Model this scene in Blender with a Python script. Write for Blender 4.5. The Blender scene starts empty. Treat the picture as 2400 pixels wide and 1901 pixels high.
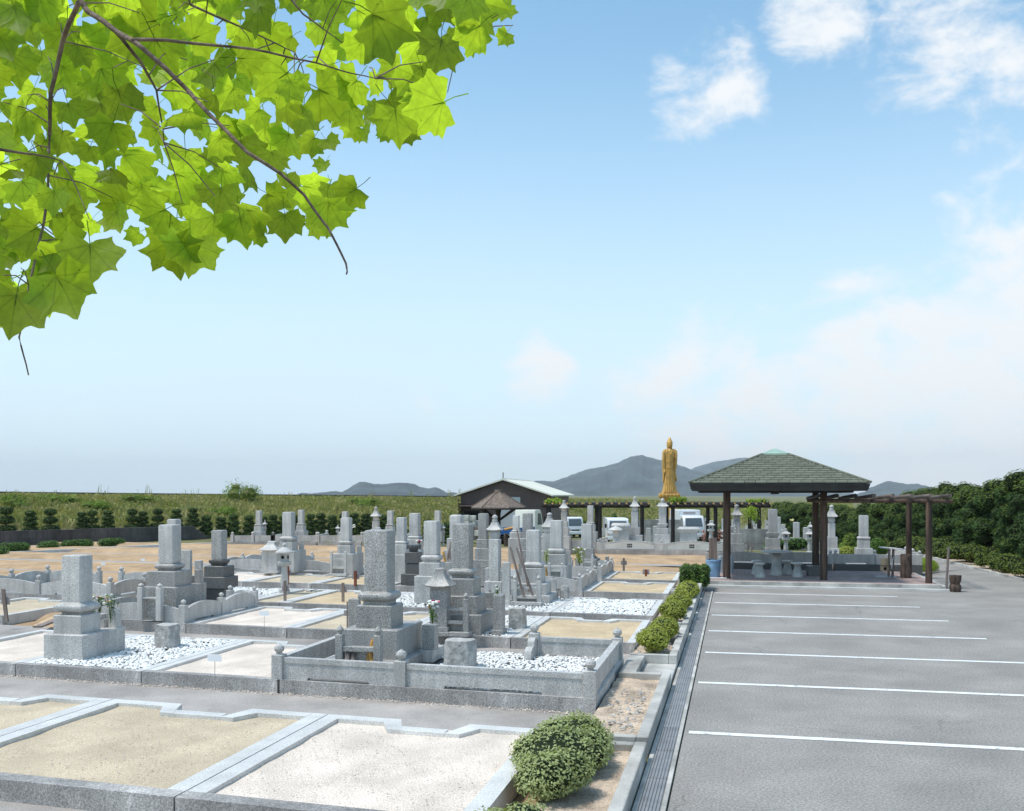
import bpy, math, random
import numpy as np
from math import sin, cos, pi, radians, sqrt
from mathutils import Vector, Matrix, noise
random.seed(11); rng = np.random.default_rng(7)
SC = bpy.context.scene; COL = SC.collection

# ------------------------------------------------------------------ camera
EYE = 2.54; FPX = 2333.0; HZ = 1160.0
YAW = math.atan(520/FPX); CC, SS = cos(YAW), sin(YAW)
cam = bpy.data.cameras.new('camera'); cam_o = bpy.data.objects.new('camera', cam); COL.objects.link(cam_o)
cam_o.location = (0, 0, EYE); cam_o.rotation_euler = (pi/2, 0, YAW)
cam.sensor_width = 36; cam.lens = FPX/2400*36; cam.shift_y = (HZ-950.5)/2400
cam.clip_start = .05; cam.clip_end = 30000
SC.camera = cam_o
SC.render.resolution_x = 1024; SC.render.resolution_y = 811
SC.view_settings.view_transform = 'Standard'; SC.view_settings.look = 'None'
SC.view_settings.gamma = 1; SC.view_settings.use_curve_mapping = False
SC.view_settings.exposure = 1.12

# ------------------------------------------------------------------ world: sky with thin cloud
SUN_EL, SUN_AZ = radians(66), radians(-118)      # azimuth measured from +Y towards +X
sund = Vector((cos(SUN_EL)*sin(SUN_AZ), cos(SUN_EL)*cos(SUN_AZ), sin(SUN_EL)))
w = bpy.data.worlds.new('World'); SC.world = w; w.use_nodes = True
NT = w.node_tree; NT.nodes.clear()
def N(t, nt=None, **k):
    n = (nt or NT).nodes.new(t)
    for a, b in k.items(): setattr(n, a, b)
    return n
def LK(a, b, nt=None): (nt or NT).links.new(a, b)
def mth(op, a, b=None, c=None, nt=None, clamp=False):
    n = N('ShaderNodeMath', nt, operation=op, use_clamp=clamp)
    for i, v in enumerate((a, b, c)):
        if v is None: continue
        if isinstance(v, (int, float)): n.inputs[i].default_value = v
        else: LK(v, n.inputs[i], nt)
    return n.outputs[0]
sky = N('ShaderNodeTexSky', sky_type='NISHITA', sun_disc=False, sun_elevation=SUN_EL, sun_rotation=SUN_AZ,
        altitude=0, air_density=1.0, dust_density=.6, ozone_density=1.5)
tc = N('ShaderNodeTexCoord')
def pxdir(px, py):
    u, v = (px-1200)/FPX, -(py-HZ)/FPX
    return Vector((CC*u-SS, SS*u+CC, v)).normalized()
mp = N('ShaderNodeMapping'); mp.inputs['Scale'].default_value = (1, 1, 1.7); LK(tc.outputs['Generated'], mp.inputs[0])
n1 = N('ShaderNodeTexNoise'); n1.inputs['Scale'].default_value = 12; n1.inputs['Detail'].default_value = 9
n1.inputs['Roughness'].default_value = .62; n1.inputs['Distortion'].default_value = .25; LK(mp.outputs[0], n1.inputs['Vector'])
n2 = N('ShaderNodeTexNoise'); n2.inputs['Scale'].default_value = 2.2; n2.inputs['Detail'].default_value = 5; LK(mp.outputs[0], n2.inputs['Vector'])
# clouds: (px, py, inner radius, outer radius, density)
CL = [(1655, 200, 0, 185, .92), (1590, 270, 0, 130, .5), (1720, 260, 0, 130, .5), (1925, 40, 0, 170, .95), (1920, 190, 0, 80, .35),
      (2190, 110, 0, 250, .92), (2350, 170, 0, 230, .85), (2250, -30, 0, 330, .9),
      (2100, 300, 0, 90, .4), (2400, 760, 40, 330, 1.1), (2330, 620, 0, 110, .7), (2050, 900, 0, 380, .95), (2240, 960, 90, 460, 1.15),
      (1720, 1000, 0, 400, 1.0), (1245, 870, 0, 150, .8), (1420, 900, 0, 90, .3), (1010, 1010, 0, 180, .4), (2000, 740, 0, 150, .25),
      (560, 980, 0, 420, .3), (2700, 700, 100, 600, .9), (-400, 700, 50, 500, .5), (2400, -500, 100, 700, .7), (900, -700, 50, 600, .6)]
tot = None
for (a, b, r0, r1, d) in CL:
    v = pxdir(a, b)
    dn = N('ShaderNodeVectorMath', operation='DOT_PRODUCT'); nz = N('ShaderNodeVectorMath', operation='NORMALIZE')
    LK(tc.outputs['Generated'], nz.inputs[0]); LK(nz.outputs[0], dn.inputs[0]); dn.inputs[1].default_value = v
    mr = N('ShaderNodeMapRange', interpolation_type='SMOOTHSTEP')
    mr.inputs['From Min'].default_value = cos(math.atan(r1/FPX)); mr.inputs['From Max'].default_value = cos(math.atan(r0/FPX))
    mr.inputs['To Max'].default_value = d; LK(dn.outputs['Value'], mr.inputs['Value'])
    tot = mr.outputs[0] if tot is None else mth('MAXIMUM', tot, mr.outputs[0])
cl = mth('ADD', mth('MULTIPLY_ADD', tot, 1.25, -.62), mth('MULTIPLY_ADD', n1.outputs[0], 3.4, -1.78))
gate = N('ShaderNodeMapRange', interpolation_type='SMOOTHSTEP'); LK(tot, gate.inputs['Value']); gate.inputs['From Min'].default_value = .02; gate.inputs['From Max'].default_value = .45
mrc = N('ShaderNodeMapRange', interpolation_type='SMOOTHSTEP'); LK(cl, mrc.inputs['Value'])
mrc.inputs['From Min'].default_value = -.12; mrc.inputs['From Max'].default_value = .85; mrc.inputs['To Max'].default_value = .95
cmask = mth('MULTIPLY', mrc.outputs[0], gate.outputs[0])
# low pale veil near the horizon and a faint wide veil
sx = N('ShaderNodeSeparateXYZ'); LK(tc.outputs['Generated'], sx.inputs[0])
hz = N('ShaderNodeMapRange', interpolation_type='SMOOTHSTEP'); LK(sx.outputs['Z'], hz.inputs['Value'])
hz.inputs['From Min'].default_value = .46; hz.inputs['From Max'].default_value = .0; hz.inputs['To Max'].default_value = 1.0
vl = mth('MULTIPLY', hz.outputs[0], mth('MULTIPLY_ADD', n2.outputs[0], .5, .68))
vl = mth('MULTIPLY', vl, 1.0, clamp=True)
gm = N('ShaderNodeMix', data_type='RGBA', blend_type='MULTIPLY'); gm.inputs[0].default_value = 1
LK(sky.outputs[0], gm.inputs[6]); gm.inputs[7].default_value = (.93, 1.12, 1.02, 1)
m1 = N('ShaderNodeMix', data_type='RGBA'); LK(vl, m1.inputs[0]); LK(gm.outputs[2], m1.inputs[6]); m1.inputs[7].default_value = (3.65, 4.35, 5.0, 1)
m2 = N('ShaderNodeMix', data_type='RGBA'); LK(cmask, m2.inputs[0]); LK(m1.outputs[2], m2.inputs[6]); m2.inputs[7].default_value = (4.5, 4.62, 4.72, 1)
bg = N('ShaderNodeBackground'); bg.inputs['Strength'].default_value = .10; LK(m2.outputs[2], bg.inputs[0])
wo = N('ShaderNodeOutputWorld'); LK(bg.outputs[0], wo.inputs[0])
# ------------------------------------------------------------------ sun behind thin cloud
sl = bpy.data.lights.new('sun', 'SUN'); sl.energy = 1.55; sl.angle = radians(8); sl.color = (1, .96, .9)
so = bpy.data.objects.new('sun', sl); COL.objects.link(so)
so.rotation_euler = (-sund).to_track_quat('-Z', 'Y').to_euler(); so.location = (0, 0, 30)
SC.cycles.volume_max_steps = 16; SC.cycles.max_bounces = 8; SC.cycles.transparent_max_bounces = 12

# ------------------------------------------------------------------ helpers
def at(px, py, t):
    u = (px-1200)/FPX*t
    return Vector((CC*u-SS*t, SS*u+CC*t, EYE-(py-HZ)/FPX*t))
def xy(px, t):
    p = at(px, HZ, t); return (p.x, p.y)
def tz(px, py, z):
    return (EYE-z)*FPX/(py-HZ)
def dep(X, Y): return -SS*X+CC*Y
def pxof(X, Y): return 1200+FPX*(CC*X+SS*Y)/dep(X, Y)
def zof(py, t): return EYE-(py-HZ)/FPX*t
def fitw(cx, cy, wpx):
    h = .2; xs = [pxof(cx+a*h, cy+b*h) for a in (-1, 1) for b in (-1, 1)]
    return wpx/((max(xs)-min(xs))/(2*h))

class MB:
    def __init__(s): s.v = []; s.f = []; s.m = []
    def add(s, vs, fs, mi=0):
        o = len(s.v); s.v.extend([tuple(p) for p in vs]); s.f.extend([tuple(i+o for i in f) for f in fs]); s.m.extend([mi]*len(fs)); return s
    def rings(s, rs, cap0=True, cap1=True, mi=0):
        n = len(rs[0]); vs = [p for r in rs for p in r]; fs = []
        for i in range(len(rs)-1):
            for j in range(n):
                k = (j+1) % n; fs.append((i*n+j, i*n+k, (i+1)*n+k, (i+1)*n+j))
        if cap0: fs.append(tuple(range(n-1, -1, -1)))
        if cap1: fs.append(tuple(range((len(rs)-1)*n, len(rs)*n)))
        return s.add(vs, fs, mi)
    def box(s, x0, x1, y0, y1, z0, z1, bev=.004, mi=0):
        return s.sq([( (x1-x0)/2, (y1-y0)/2, z0), ((x1-x0)/2, (y1-y0)/2, z1-bev), ((x1-x0)/2-bev, (y1-y0)/2-bev, z1)], (x0+x1)/2, (y0+y1)/2, bev, mi)
    def sq(s, prof, cx=0, cy=0, ch=.004, mi=0):
        rs = []
        for (a, b, z) in prof:
            c = min(ch, a*.4, b*.4)
            rs.append([(cx+x, cy+y, z) for x, y in ((-a+c, -b), (a-c, -b), (a, -b+c), (a, b-c), (a-c, b), (-a+c, b), (-a, b-c), (-a, -b+c))])
        return s.rings(rs, mi=mi)
    def lathe(s, prof, cx=0, cy=0, n=16, mi=0, sx=1, sy=1, rot=0):
        return s.rings([[(cx+r*sx*cos(rot+2*pi*k/n), cy+r*sy*sin(rot+2*pi*k/n), z) for k in range(n)] for r, z in prof], mi=mi)
    def prism(s, poly, z0, z1, mi=0):
        a = sum(poly[i][0]*poly[(i+1) % len(poly)][1]-poly[(i+1) % len(poly)][0]*poly[i][1] for i in range(len(poly)))
        if a < 0: poly = poly[::-1]
        return s.rings([[(x, y, z0) for x, y in poly], [(x, y, z1) for x, y in poly]], mi=mi)
    def slab(s, p0, p1, poly, th, mi=0):
        """polygon in (along, z) stood up between p0 and p1 with thickness th"""
        d = Vector((p1[0]-p0[0], p1[1]-p0[1])); L = d.length; d /= L; n = Vector((-d.y, d.x))*th/2
        a = sum(poly[i][0]*poly[(i+1) % len(poly)][1]-poly[(i+1) % len(poly)][0]*poly[i][1] for i in range(len(poly)))
        if a > 0: poly = poly[::-1]
        q = lambda k, u, z: (p0[0]+d.x*u+n.x*k, p0[1]+d.y*u+n.y*k, z)
        return s.rings([[q(-1, u, z) for u, z in poly], [q(1, u, z) for u, z in poly]], mi=mi)
    def tube(s, pts, r, n=8, mi=0):
        pts = [Vector(p) for p in pts]; rr = r if isinstance(r, (list, tuple)) else [r]*len(pts); rs = []
        ref = None
        for i, p in enumerate(pts):
            t = (pts[min(i+1, len(pts)-1)]-pts[max(i-1, 0)]).normalized()
            if ref is None: ref = Vector((0, 0, 1)) if abs(t.z) < .9 else Vector((1, 0, 0))
            a = t.cross(ref).normalized(); b = t.cross(a).normalized(); ref = -b if False else ref
            rs.append([tuple(p+(a*cos(2*pi*k/n)+b*sin(2*pi*k/n))*rr[i]) for k in range(n)])
        return s.rings(rs, mi=mi)
    def blob(s, c, r, n=10, m=6, j=0, mi=0):
        rs = []
        for i in range(1, m):
            th = pi*i/m
            rs.append([(c[0]+r[0]*sin(th)*cos(2*pi*k/n)*(1+random.uniform(-j, j)), c[1]+r[1]*sin(th)*sin(2*pi*k/n)*(1+random.uniform(-j, j)), c[2]-r[2]*cos(th)*(1+random.uniform(-j, j))) for k in range(n)])
        return s.rings(rs, mi=mi)
    def build(s, name, mats, parent=None, loc=None, smooth=35, kind=None):
        if not isinstance(mats, (list, tuple)): mats = [mats]
        o3 = Vector(loc) if loc is not None else (Vector(ORG[parent.name]) if parent else Vector((0, 0, 0)))
        me = bpy.data.meshes.new(name)
        me.from_pydata([(v[0]-o3.x, v[1]-o3.y, v[2]-o3.z) for v in s.v], [], s.f)
        for m in mats: me.materials.append(m)
        if len(mats) > 1: me.polygons.foreach_set('material_index', s.m)
        if smooth: shade(me, smooth)
        ob = bpy.data.objects.new(name, me); COL.objects.link(ob)
        if parent: ob.parent = parent
        else: ob.location = o3
        ORG[ob.name] = tuple(o3)
        if kind: ob['kind'] = kind
        return ob
ORG = {}
def shade(me, ang=35):
    me.polygons.foreach_set('use_smooth', [True]*len(me.polygons))
    me.update(); me.set_sharp_from_angle(angle=radians(ang))
def thing(name, label, cat, loc=(0, 0, 0), group=None):
    o = bpy.data.objects.new(name, None); COL.objects.link(o); o.location = loc; o.empty_display_size = .1
    ORG[o.name] = tuple(loc); o['label'] = label; o['category'] = cat
    if group: o['group'] = group
    return o
def tag(o, label, cat, group=None):
    o['label'] = label; o['category'] = cat
    if group: o['group'] = group
    return o
KIDS = {}
def dup(root, loc, rz=None, label=None, group=None, scale=None):
    """copy of a thing with its parts and sub-parts (mesh data shared)"""
    r = root.copy(); COL.objects.link(r); r.location = loc
    if rz is not None: r.rotation_euler = (0, 0, rz)
    if scale is not None: r.scale = scale
    if label: r['label'] = label
    if group: r['group'] = group
    if root.name not in KIDS: KIDS[root.name] = [(c, list(c.children)) for c in root.children]
    for c, g in KIDS[root.name]:
        d = c.copy(); COL.objects.link(d); d.parent = r
        for e in g: f = e.copy(); COL.objects.link(f); f.parent = d
    ORG[r.name] = tuple(loc)
    return r
def npmesh(name, V, F, mat, parent=None, loc=(0, 0, 0), kind=None, smooth=False):
    """fast mesh from numpy arrays, F (n,3) or (n,4)"""
    me = bpy.data.meshes.new(name); V = np.asarray(V, dtype=np.float32)-np.array(loc, dtype=np.float32); F = np.asarray(F, dtype=np.int32)
    me.vertices.add(len(V)); me.vertices.foreach_set('co', V.ravel())
    k = F.shape[1]; me.loops.add(F.size); me.loops.foreach_set('vertex_index', F.ravel())
    me.polygons.add(len(F)); me.polygons.foreach_set('loop_start', np.arange(0, F.size, k, dtype=np.int32))
    me.polygons.foreach_set('loop_total', np.full(len(F), k, dtype=np.int32))
    if smooth: me.polygons.foreach_set('use_smooth', np.ones(len(F), dtype=bool))
    me.materials.append(mat); me.update(calc_edges=True); me.validate()
    ob = bpy.data.objects.new(name, me); COL.objects.link(ob)
    if parent: ob.parent = parent
    else: ob.location = loc
    ORG[ob.name] = tuple(loc)
    if kind: ob['kind'] = kind
    return ob

# ------------------------------------------------------------------ materials
def mat(name, col, rough=.6, spec=.5, metal=0, var=.12, nscale=6, bump=0, bscale=60, speck=None, sscale=220, grain=None, coord='Object', col2=None, transl=None, rnd=.08):
    m = bpy.data.materials.new(name); m.use_nodes = True; nt = m.node_tree; nt.nodes.clear()
    out = N('ShaderNodeOutputMaterial', nt); b = N('ShaderNodeBsdfPrincipled', nt)
    b.inputs['Roughness'].default_value = rough; b.inputs['Metallic'].default_value = metal; b.inputs['Specular IOR Level'].default_value = spec
    t = N('ShaderNodeTexCoord', nt); vec = t.outputs[coord]
    if coord == 'World':
        pass
    if grain:
        mpp = N('ShaderNodeMapping', nt); mpp.inputs['Scale'].default_value = grain; LK(vec, mpp.inputs[0], nt); vec = mpp.outputs[0]
    a = N('ShaderNodeTexNoise', nt); a.inputs['Scale'].default_value = nscale; a.inputs['Detail'].default_value = 6; a.inputs['Roughness'].default_value = .6
    LK(vec, a.inputs['Vector'], nt)
    c2 = col2 or tuple(c*(1-2.2*var) for c in col); c1 = col if col2 else tuple(min(1, c*(1+2.2*var)) for c in col)
    mx = N('ShaderNodeMix', nt, data_type='RGBA'); mx.inputs[6].default_value = (*c2, 1); mx.inputs[7].default_value = (*c1, 1)
    mr = N('ShaderNodeMapRange', nt); mr.inputs['From Min'].default_value = .3; mr.inputs['From Max'].default_value = .7
    LK(a.outputs[0], mr.inputs[0], nt); LK(mr.outputs[0], mx.inputs[0], nt); colo = mx.outputs[2]
    if speck:
        s = N('ShaderNodeTexNoise', nt); s.inputs['Scale'].default_value = sscale; s.inputs['Detail'].default_value = 2; s.inputs['Roughness'].default_value = .7; LK(vec, s.inputs['Vector'], nt)
        r = N('ShaderNodeMapRange', nt); r.inputs['From Min'].default_value = .36; r.inputs['From Max'].default_value = .64
        r.inputs['To Min'].default_value = 1-speck; r.inputs['To Max'].default_value = 1+speck; LK(s.outputs[0], r.inputs[0], nt)
        mm = N('ShaderNodeMix', nt, data_type='RGBA', blend_type='MULTIPLY'); mm.inputs[0].default_value = 1; LK(colo, mm.inputs[6], nt); LK(r.outputs[0], mm.inputs[7], nt); colo = mm.outputs[2]
    if rnd:
        oi = N('ShaderNodeObjectInfo', nt); r = N('ShaderNodeMapRange', nt); r.inputs['To Min'].default_value = 1-rnd; r.inputs['To Max'].default_value = 1+rnd; LK(oi.outputs['Random'], r.inputs[0], nt)
        mm = N('ShaderNodeMix', nt, data_type='RGBA', blend_type='MULTIPLY'); mm.inputs[0].default_value = 1; LK(colo, mm.inputs[6], nt); LK(r.outputs[0], mm.inputs[7], nt); colo = mm.outputs[2]
    LK(colo, b.inputs['Base Color'], nt)
    if bump:
        bn = N('ShaderNodeTexNoise', nt); bn.inputs['Scale'].default_value = bscale; bn.inputs['Detail'].default_value = 5; LK(vec, bn.inputs['Vector'], nt)
        bb = N('ShaderNodeBump', nt); bb.inputs['Strength'].default_value = bump; bb.inputs['Distance'].default_value = .02; LK(bn.outputs[0], bb.inputs['Height'], nt); LK(bb.outputs[0], b.inputs['Normal'], nt)
    sh = b.outputs[0]
    if transl:
        tr = N('ShaderNodeBsdfTranslucent', nt); tm = N('ShaderNodeMix', nt, data_type='RGBA', blend_type='MULTIPLY'); tm.inputs[0].default_value = 1
        LK(colo, tm.inputs[6], nt); tm.inputs[7].default_value = (*transl[1], 1); LK(tm.outputs[2], tr.inputs[0], nt)
        ms = N('ShaderNodeMixShader', nt); ms.inputs[0].default_value = transl[0]; LK(sh, ms.inputs[1], nt); LK(tr.outputs[0], ms.inputs[2], nt); sh = ms.outputs[0]
    LK(sh, out.inputs[0], nt)
    return m
M = {}
M['granite'] = mat('granite', (.50, .483, .455), .5, .4, var=.05, nscale=3, speck=.34, sscale=75)
M['granite_dark'] = mat('granite_dark', (.345, .33, .308), .45, .4, var=.05, nscale=3, speck=.46, sscale=62)
M['granite_black'] = mat('granite_black', (.12, .117, .112), .4, .4, var=.05, nscale=3, speck=.5, sscale=70)
M['granite_pale'] = mat('granite_pale', (.54, .53, .50), .5, .4, var=.05, nscale=3, speck=.15, sscale=160)
M['curb_top'] = mat('curb_granite', (.60, .585, .555), .5, .35, var=.08, nscale=2, speck=.2, sscale=70, coord='Object')
M['curb_grey'] = mat('curb_granite_grey', (.42, .393, .368), .6, .3, var=.12, nscale=1.6, speck=.38, sscale=62)
M['rock'] = mat('split_rock', (.42, .405, .38), .75, .3, var=.2, nscale=9, bump=.9, bscale=22, speck=.2, sscale=90)
M['asphalt'] = mat('asphalt', (.31, .288, .262), .9, .25, var=.07, nscale=.7, bump=.35, bscale=160, speck=.30, sscale=42, rnd=0)
M['path'] = mat('path_concrete', (.40, .365, .335), .9, .2, var=.1, nscale=1.1, bump=.3, bscale=120, speck=.2, sscale=80, rnd=0)
M['soil'] = mat('bare_soil', (.47, .32, .19), .95, .15, var=.11, nscale=1.3, bump=.8, bscale=14, speck=.14, sscale=30, rnd=0)
M['sand'] = mat('decomposed_granite', (.56, .46, .33), .95, .15, var=.05, nscale=2.2, bump=.5, bscale=70, speck=.25, sscale=85, rnd=.03)
M['sand_ochre'] = mat('ochre_sand', (.58, .45, .29), .95, .15, var=.06, nscale=2.2, bump=.6, bscale=60, speck=.28, sscale=75, rnd=.03)
M['sand_pink'] = mat('pink_gravel', (.78, .67, .57), .9, .2, var=.04, nscale=2, bump=.9, bscale=60, speck=.22, sscale=70, rnd=.03)
M['earth'] = mat('planter_soil', (.52, .41, .31), .95, .15, var=.18, nscale=3, bump=.9, bscale=30, speck=.25, sscale=50, rnd=0)
M['white_stone'] = mat('white_pebble', (.84, .825, .79), .55, .4, var=.05, nscale=25, rnd=0)
M['pebble_bed'] = mat('pebble_bed', (.20, .195, .185), .9, .2, var=.3, nscale=40, bump=.8, bscale=40, rnd=0)
M['concrete'] = mat('weathered_concrete', (.50, .48, .44), .9, .2, var=.14, nscale=2.3, bump=.3, bscale=60, speck=.12, sscale=90)
M['concrete_dark'] = mat('dark_stained_concrete', (.085, .08, .078), .9, .2, var=.28, nscale=1.2, bump=.3, bscale=30, grain=(1, 1, .35))
M['levee'] = mat('levee_concrete', (.13, .115, .108), .9, .2, var=.2, nscale=.4, bump=.3, bscale=5, rnd=0)
M['grate'] = mat('steel_grating', (.32, .315, .31), .5, .5, metal=.4, var=.1, nscale=5)
M['paint'] = mat('road_paint', (.78, .78, .76), .7, .3, var=.06, nscale=9, speck=.06, sscale=60, rnd=0)
M['log'] = mat('stained_log', (.085, .055, .040), .7, .3, var=.35, nscale=9, bump=.5, bscale=40, grain=(1, 1, .08))
M['log_black'] = mat('black_stained_timber', (.022, .017, .015), .65, .35, var=.3, nscale=9, bump=.4, bscale=40)
M['log_grey'] = mat('weathered_log', (.16, .125, .105), .8, .25, var=.25, nscale=7, bump=.5, bscale=40, grain=(1, .08, 1))
M['log_end'] = mat('sawn_log_end', (.72, .42, .17), .8, .2, var=.15, nscale=30)
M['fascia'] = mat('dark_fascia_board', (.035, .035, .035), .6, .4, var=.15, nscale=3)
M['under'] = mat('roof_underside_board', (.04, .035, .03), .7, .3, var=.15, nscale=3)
M['shingle'] = mat('green_slate_shingle', (.155, .163, .122), .85, .25, var=.12, nscale=5, bump=.4, bscale=50, speck=.16, sscale=90, rnd=.13)
M['cap'] = mat('pale_copper_cap', (.36, .50, .40), .55, .4, var=.08, nscale=4)
M['hat_roof'] = mat('weathered_shake_roof', (.20, .155, .125), .85, .2, var=.22, nscale=8, bump=.4, bscale=30)
M['brick'] = None
M['wood'] = mat('pale_new_wood', (.52, .36, .22), .8, .2, var=.2, nscale=6, grain=(1, 1, .15))
M['wood_grey'] = mat('weathered_grey_wood', (.24, .19, .165), .85, .2, var=.2, nscale=9, grain=(1, 1, .1))
M['wood_red'] = mat('red_brown_wood', (.20, .065, .035), .8, .2, var=.2, nscale=9, grain=(1, 1, .1))
M['wood_orange'] = mat('orange_timber', (.62, .33, .10), .8, .2, var=.2, nscale=9)
M['stump'] = mat('carved_log', (.10, .07, .055), .85, .2, var=.4, nscale=8, bump=.8, bscale=30, grain=(1, 1, .4))
M['plate'] = mat('plate_back', (.36, .32, .31), .6, .3, var=.08)
M['card'] = mat('white_card', (.85, .85, .84), .5, .3, var=.02)
M['steel'] = mat('stainless_steel', (.55, .55, .56), .22, .5, metal=.95, var=.05)
M['bark'] = mat('tree_bark', (.20, .145, .11), .85, .2, var=.3, nscale=20, bump=.6, bscale=50)
M['leaf'] = mat('maple_leaf', (.115, .19, .022), .5, .4, var=.09, nscale=3, transl=(.6, (4.9, 4.1, 1.5)), rnd=.36)
M['box_leaf'] = mat('azalea_leaf', (.30, .34, .055), .6, .35, var=.25, nscale=30, transl=(.25, (1.3, 1.2, .5)), rnd=.08)
M['road_leaf'] = mat('roadside_leaf', (.12, .165, .03), .7, .25, var=.25, nscale=20, transl=(.2, (1.3, 1.2, .5)), rnd=.1)
M['pale_leaf'] = mat('pale_azalea_leaf', (.33, .38, .16), .6, .35, var=.25, nscale=30, transl=(.25, (1.3, 1.2, .5)), rnd=.08)
M['hedge_leaf'] = mat('hedge_leaf', (.085, .17, .022), .6, .35, var=.3, nscale=20, transl=(.2, (1.2, 1.2, .5)), rnd=.08)
M['topiary_leaf'] = mat('topiary_needle', (.045, .105, .02), .7, .25, var=.3, nscale=12, col2=(.11, .16, .03), transl=(.12, (1.2, 1.2, .5)), rnd=.2)
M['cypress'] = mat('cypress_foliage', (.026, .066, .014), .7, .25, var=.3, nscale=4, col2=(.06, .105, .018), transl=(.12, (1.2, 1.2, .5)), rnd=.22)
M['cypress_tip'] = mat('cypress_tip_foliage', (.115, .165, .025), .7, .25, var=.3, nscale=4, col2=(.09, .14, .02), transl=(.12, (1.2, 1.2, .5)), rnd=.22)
M['dark_core'] = mat('crown_core_shade', (.02, .028, .012), .9, .1, var=.2, rnd=0)  # solid crown cores; the shade between leaves is put into this near-black colour
M['weed'] = mat('bank_weeds', (.26, .29, .07), .85, .15, var=.3, nscale=.55, col2=(.46, .40, .20), transl=(.25, (1.2, 1.15, .5)), rnd=0)
M['weed_green'] = mat('bank_shrub_leaf', (.19, .27, .05), .8, .2, var=.3, nscale=1.5, transl=(.2, (1.2, 1.15, .5)), rnd=.1)
M['bank'] = mat('bank_earth', (.16, .155, .07), .95, .1, var=.3, nscale=.5, rnd=0)
M['vine'] = mat('vine_leaf', (.24, .34, .03), .6, .3, var=.2, nscale=10, transl=(.35, (1.3, 1.2, .5)), rnd=.1)
M['hill'] = mat('forested_hill', (.046, .062, .062), .95, .1, var=.34, nscale=.008, rnd=0)
M['gold'] = mat('gilded_bronze', (.60, .34, .075), .5, .6, metal=.12, var=.14, nscale=1.5)
M['barn'] = mat('brown_metal_siding', (.115, .082, .072), .6, .35, var=.06, nscale=1)
M['barn_roof'] = mat('cream_metal_roof', (.72, .68, .56), .5, .4, var=.05, nscale=1)
M['shutter'] = mat('grey_roller_shutter', (.50, .51, .53), .5, .4, var=.03)
M['white_paint'] = mat('white_vehicle_paint', (.80, .80, .80), .25, .6, var=.02, rnd=0)
M['cream_paint'] = mat('cream_vehicle_paint', (.74, .71, .60), .3, .5, var=.03, rnd=0)
M['blue_paint'] = mat('blue_vehicle_paint', (.02, .10, .30), .4, .5, var=.1, rnd=0)
M['glass'] = mat('dark_window_glass', (.09, .11, .12), .06, .8, var=.03, rnd=0)
M['rubber'] = mat('tyre_rubber', (.02, .02, .02), .85, .2, var=.1, rnd=0)
M['lamp_orange'] = mat('indicator_lens', (.7, .16, .03), .25, .5, var=.02, rnd=0)
M['lamp_clear'] = mat('headlight_lens', (.6, .6, .6), .12, .8, var=.02, rnd=0)
M['blue_plastic'] = mat('blue_plastic_bag', (.25, .43, .62), .4, .5, var=.12, nscale=6, bump=.5, bscale=12)
M['grey_plastic'] = mat('grey_plastic', (.38, .42, .45), .5, .4, var=.05)
M['petal_white'] = mat('white_petals', (.85, .85, .80), .7, .2, var=.05)
M['petal_pink'] = mat('pink_petals', (.80, .30, .33), .7, .2, var=.1)
M['petal_yellow'] = mat('yellow_petals', (.80, .70, .25), .7, .2, var=.1)
M['petal_red'] = mat('magenta_petals', (.45, .03, .12), .7, .2, var=.1)
M['hole_shade'] = mat('opening_shade', (.015, .015, .015), .9, .1, var=.1)  # near-black surface plates; the shade inside openings is painted, nothing is cut out
M['wrap'] = mat('plastic_wrapped_stone', (.55, .52, .46), .5, .4, var=.25, nscale=3)
M['red_leaf'] = mat('reddish_shrub_leaf', (.30, .13, .09), .8, .2, var=.2, nscale=8)
def stain(mname, dark, sc):
    """large soft weathering blotches multiplied into a material's colour"""
    nt = M[mname].node_tree; b = [n for n in nt.nodes if n.type == 'BSDF_PRINCIPLED'][0]; l = b.inputs['Base Color'].links[0].from_socket
    t = N('ShaderNodeTexCoord', nt); a = N('ShaderNodeTexNoise', nt); a.inputs['Scale'].default_value = sc; a.inputs['Detail'].default_value = 4; LK(t.outputs['Object'], a.inputs['Vector'], nt)
    r = N('ShaderNodeMapRange', nt); r.inputs['From Min'].default_value = .35; r.inputs['From Max'].default_value = .62; r.inputs['To Min'].default_value = dark; r.inputs['To Max'].default_value = 1.04; LK(a.outputs[0], r.inputs[0], nt)
    mm = N('ShaderNodeMix', nt, data_type='RGBA', blend_type='MULTIPLY'); mm.inputs[0].default_value = 1; LK(l, mm.inputs[6], nt); LK(r.outputs[0], mm.inputs[7], nt); LK(mm.outputs[2], b.inputs['Base Color'], nt)
stain('curb_grey', .72, .9); stain('asphalt', .92, .9); stain('path', .8, .6); stain('concrete', .75, 1.1); stain('soil', .86, .5); stain('granite', .93, 2.0)
def mul_in(mname, sock_fn):
    nt = M[mname].node_tree; b = [n for n in nt.nodes if n.type == 'BSDF_PRINCIPLED'][0]; l = b.inputs['Base Color'].links[0].from_socket
    outs = [x.to_socket for x in l.links]
    mm = N('ShaderNodeMix', nt, data_type='RGBA', blend_type='MULTIPLY'); mm.inputs[0].default_value = 1; LK(l, mm.inputs[6], nt); LK(sock_fn(nt), mm.inputs[7], nt)
    for o_ in outs: LK(mm.outputs[2], o_, nt)
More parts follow.
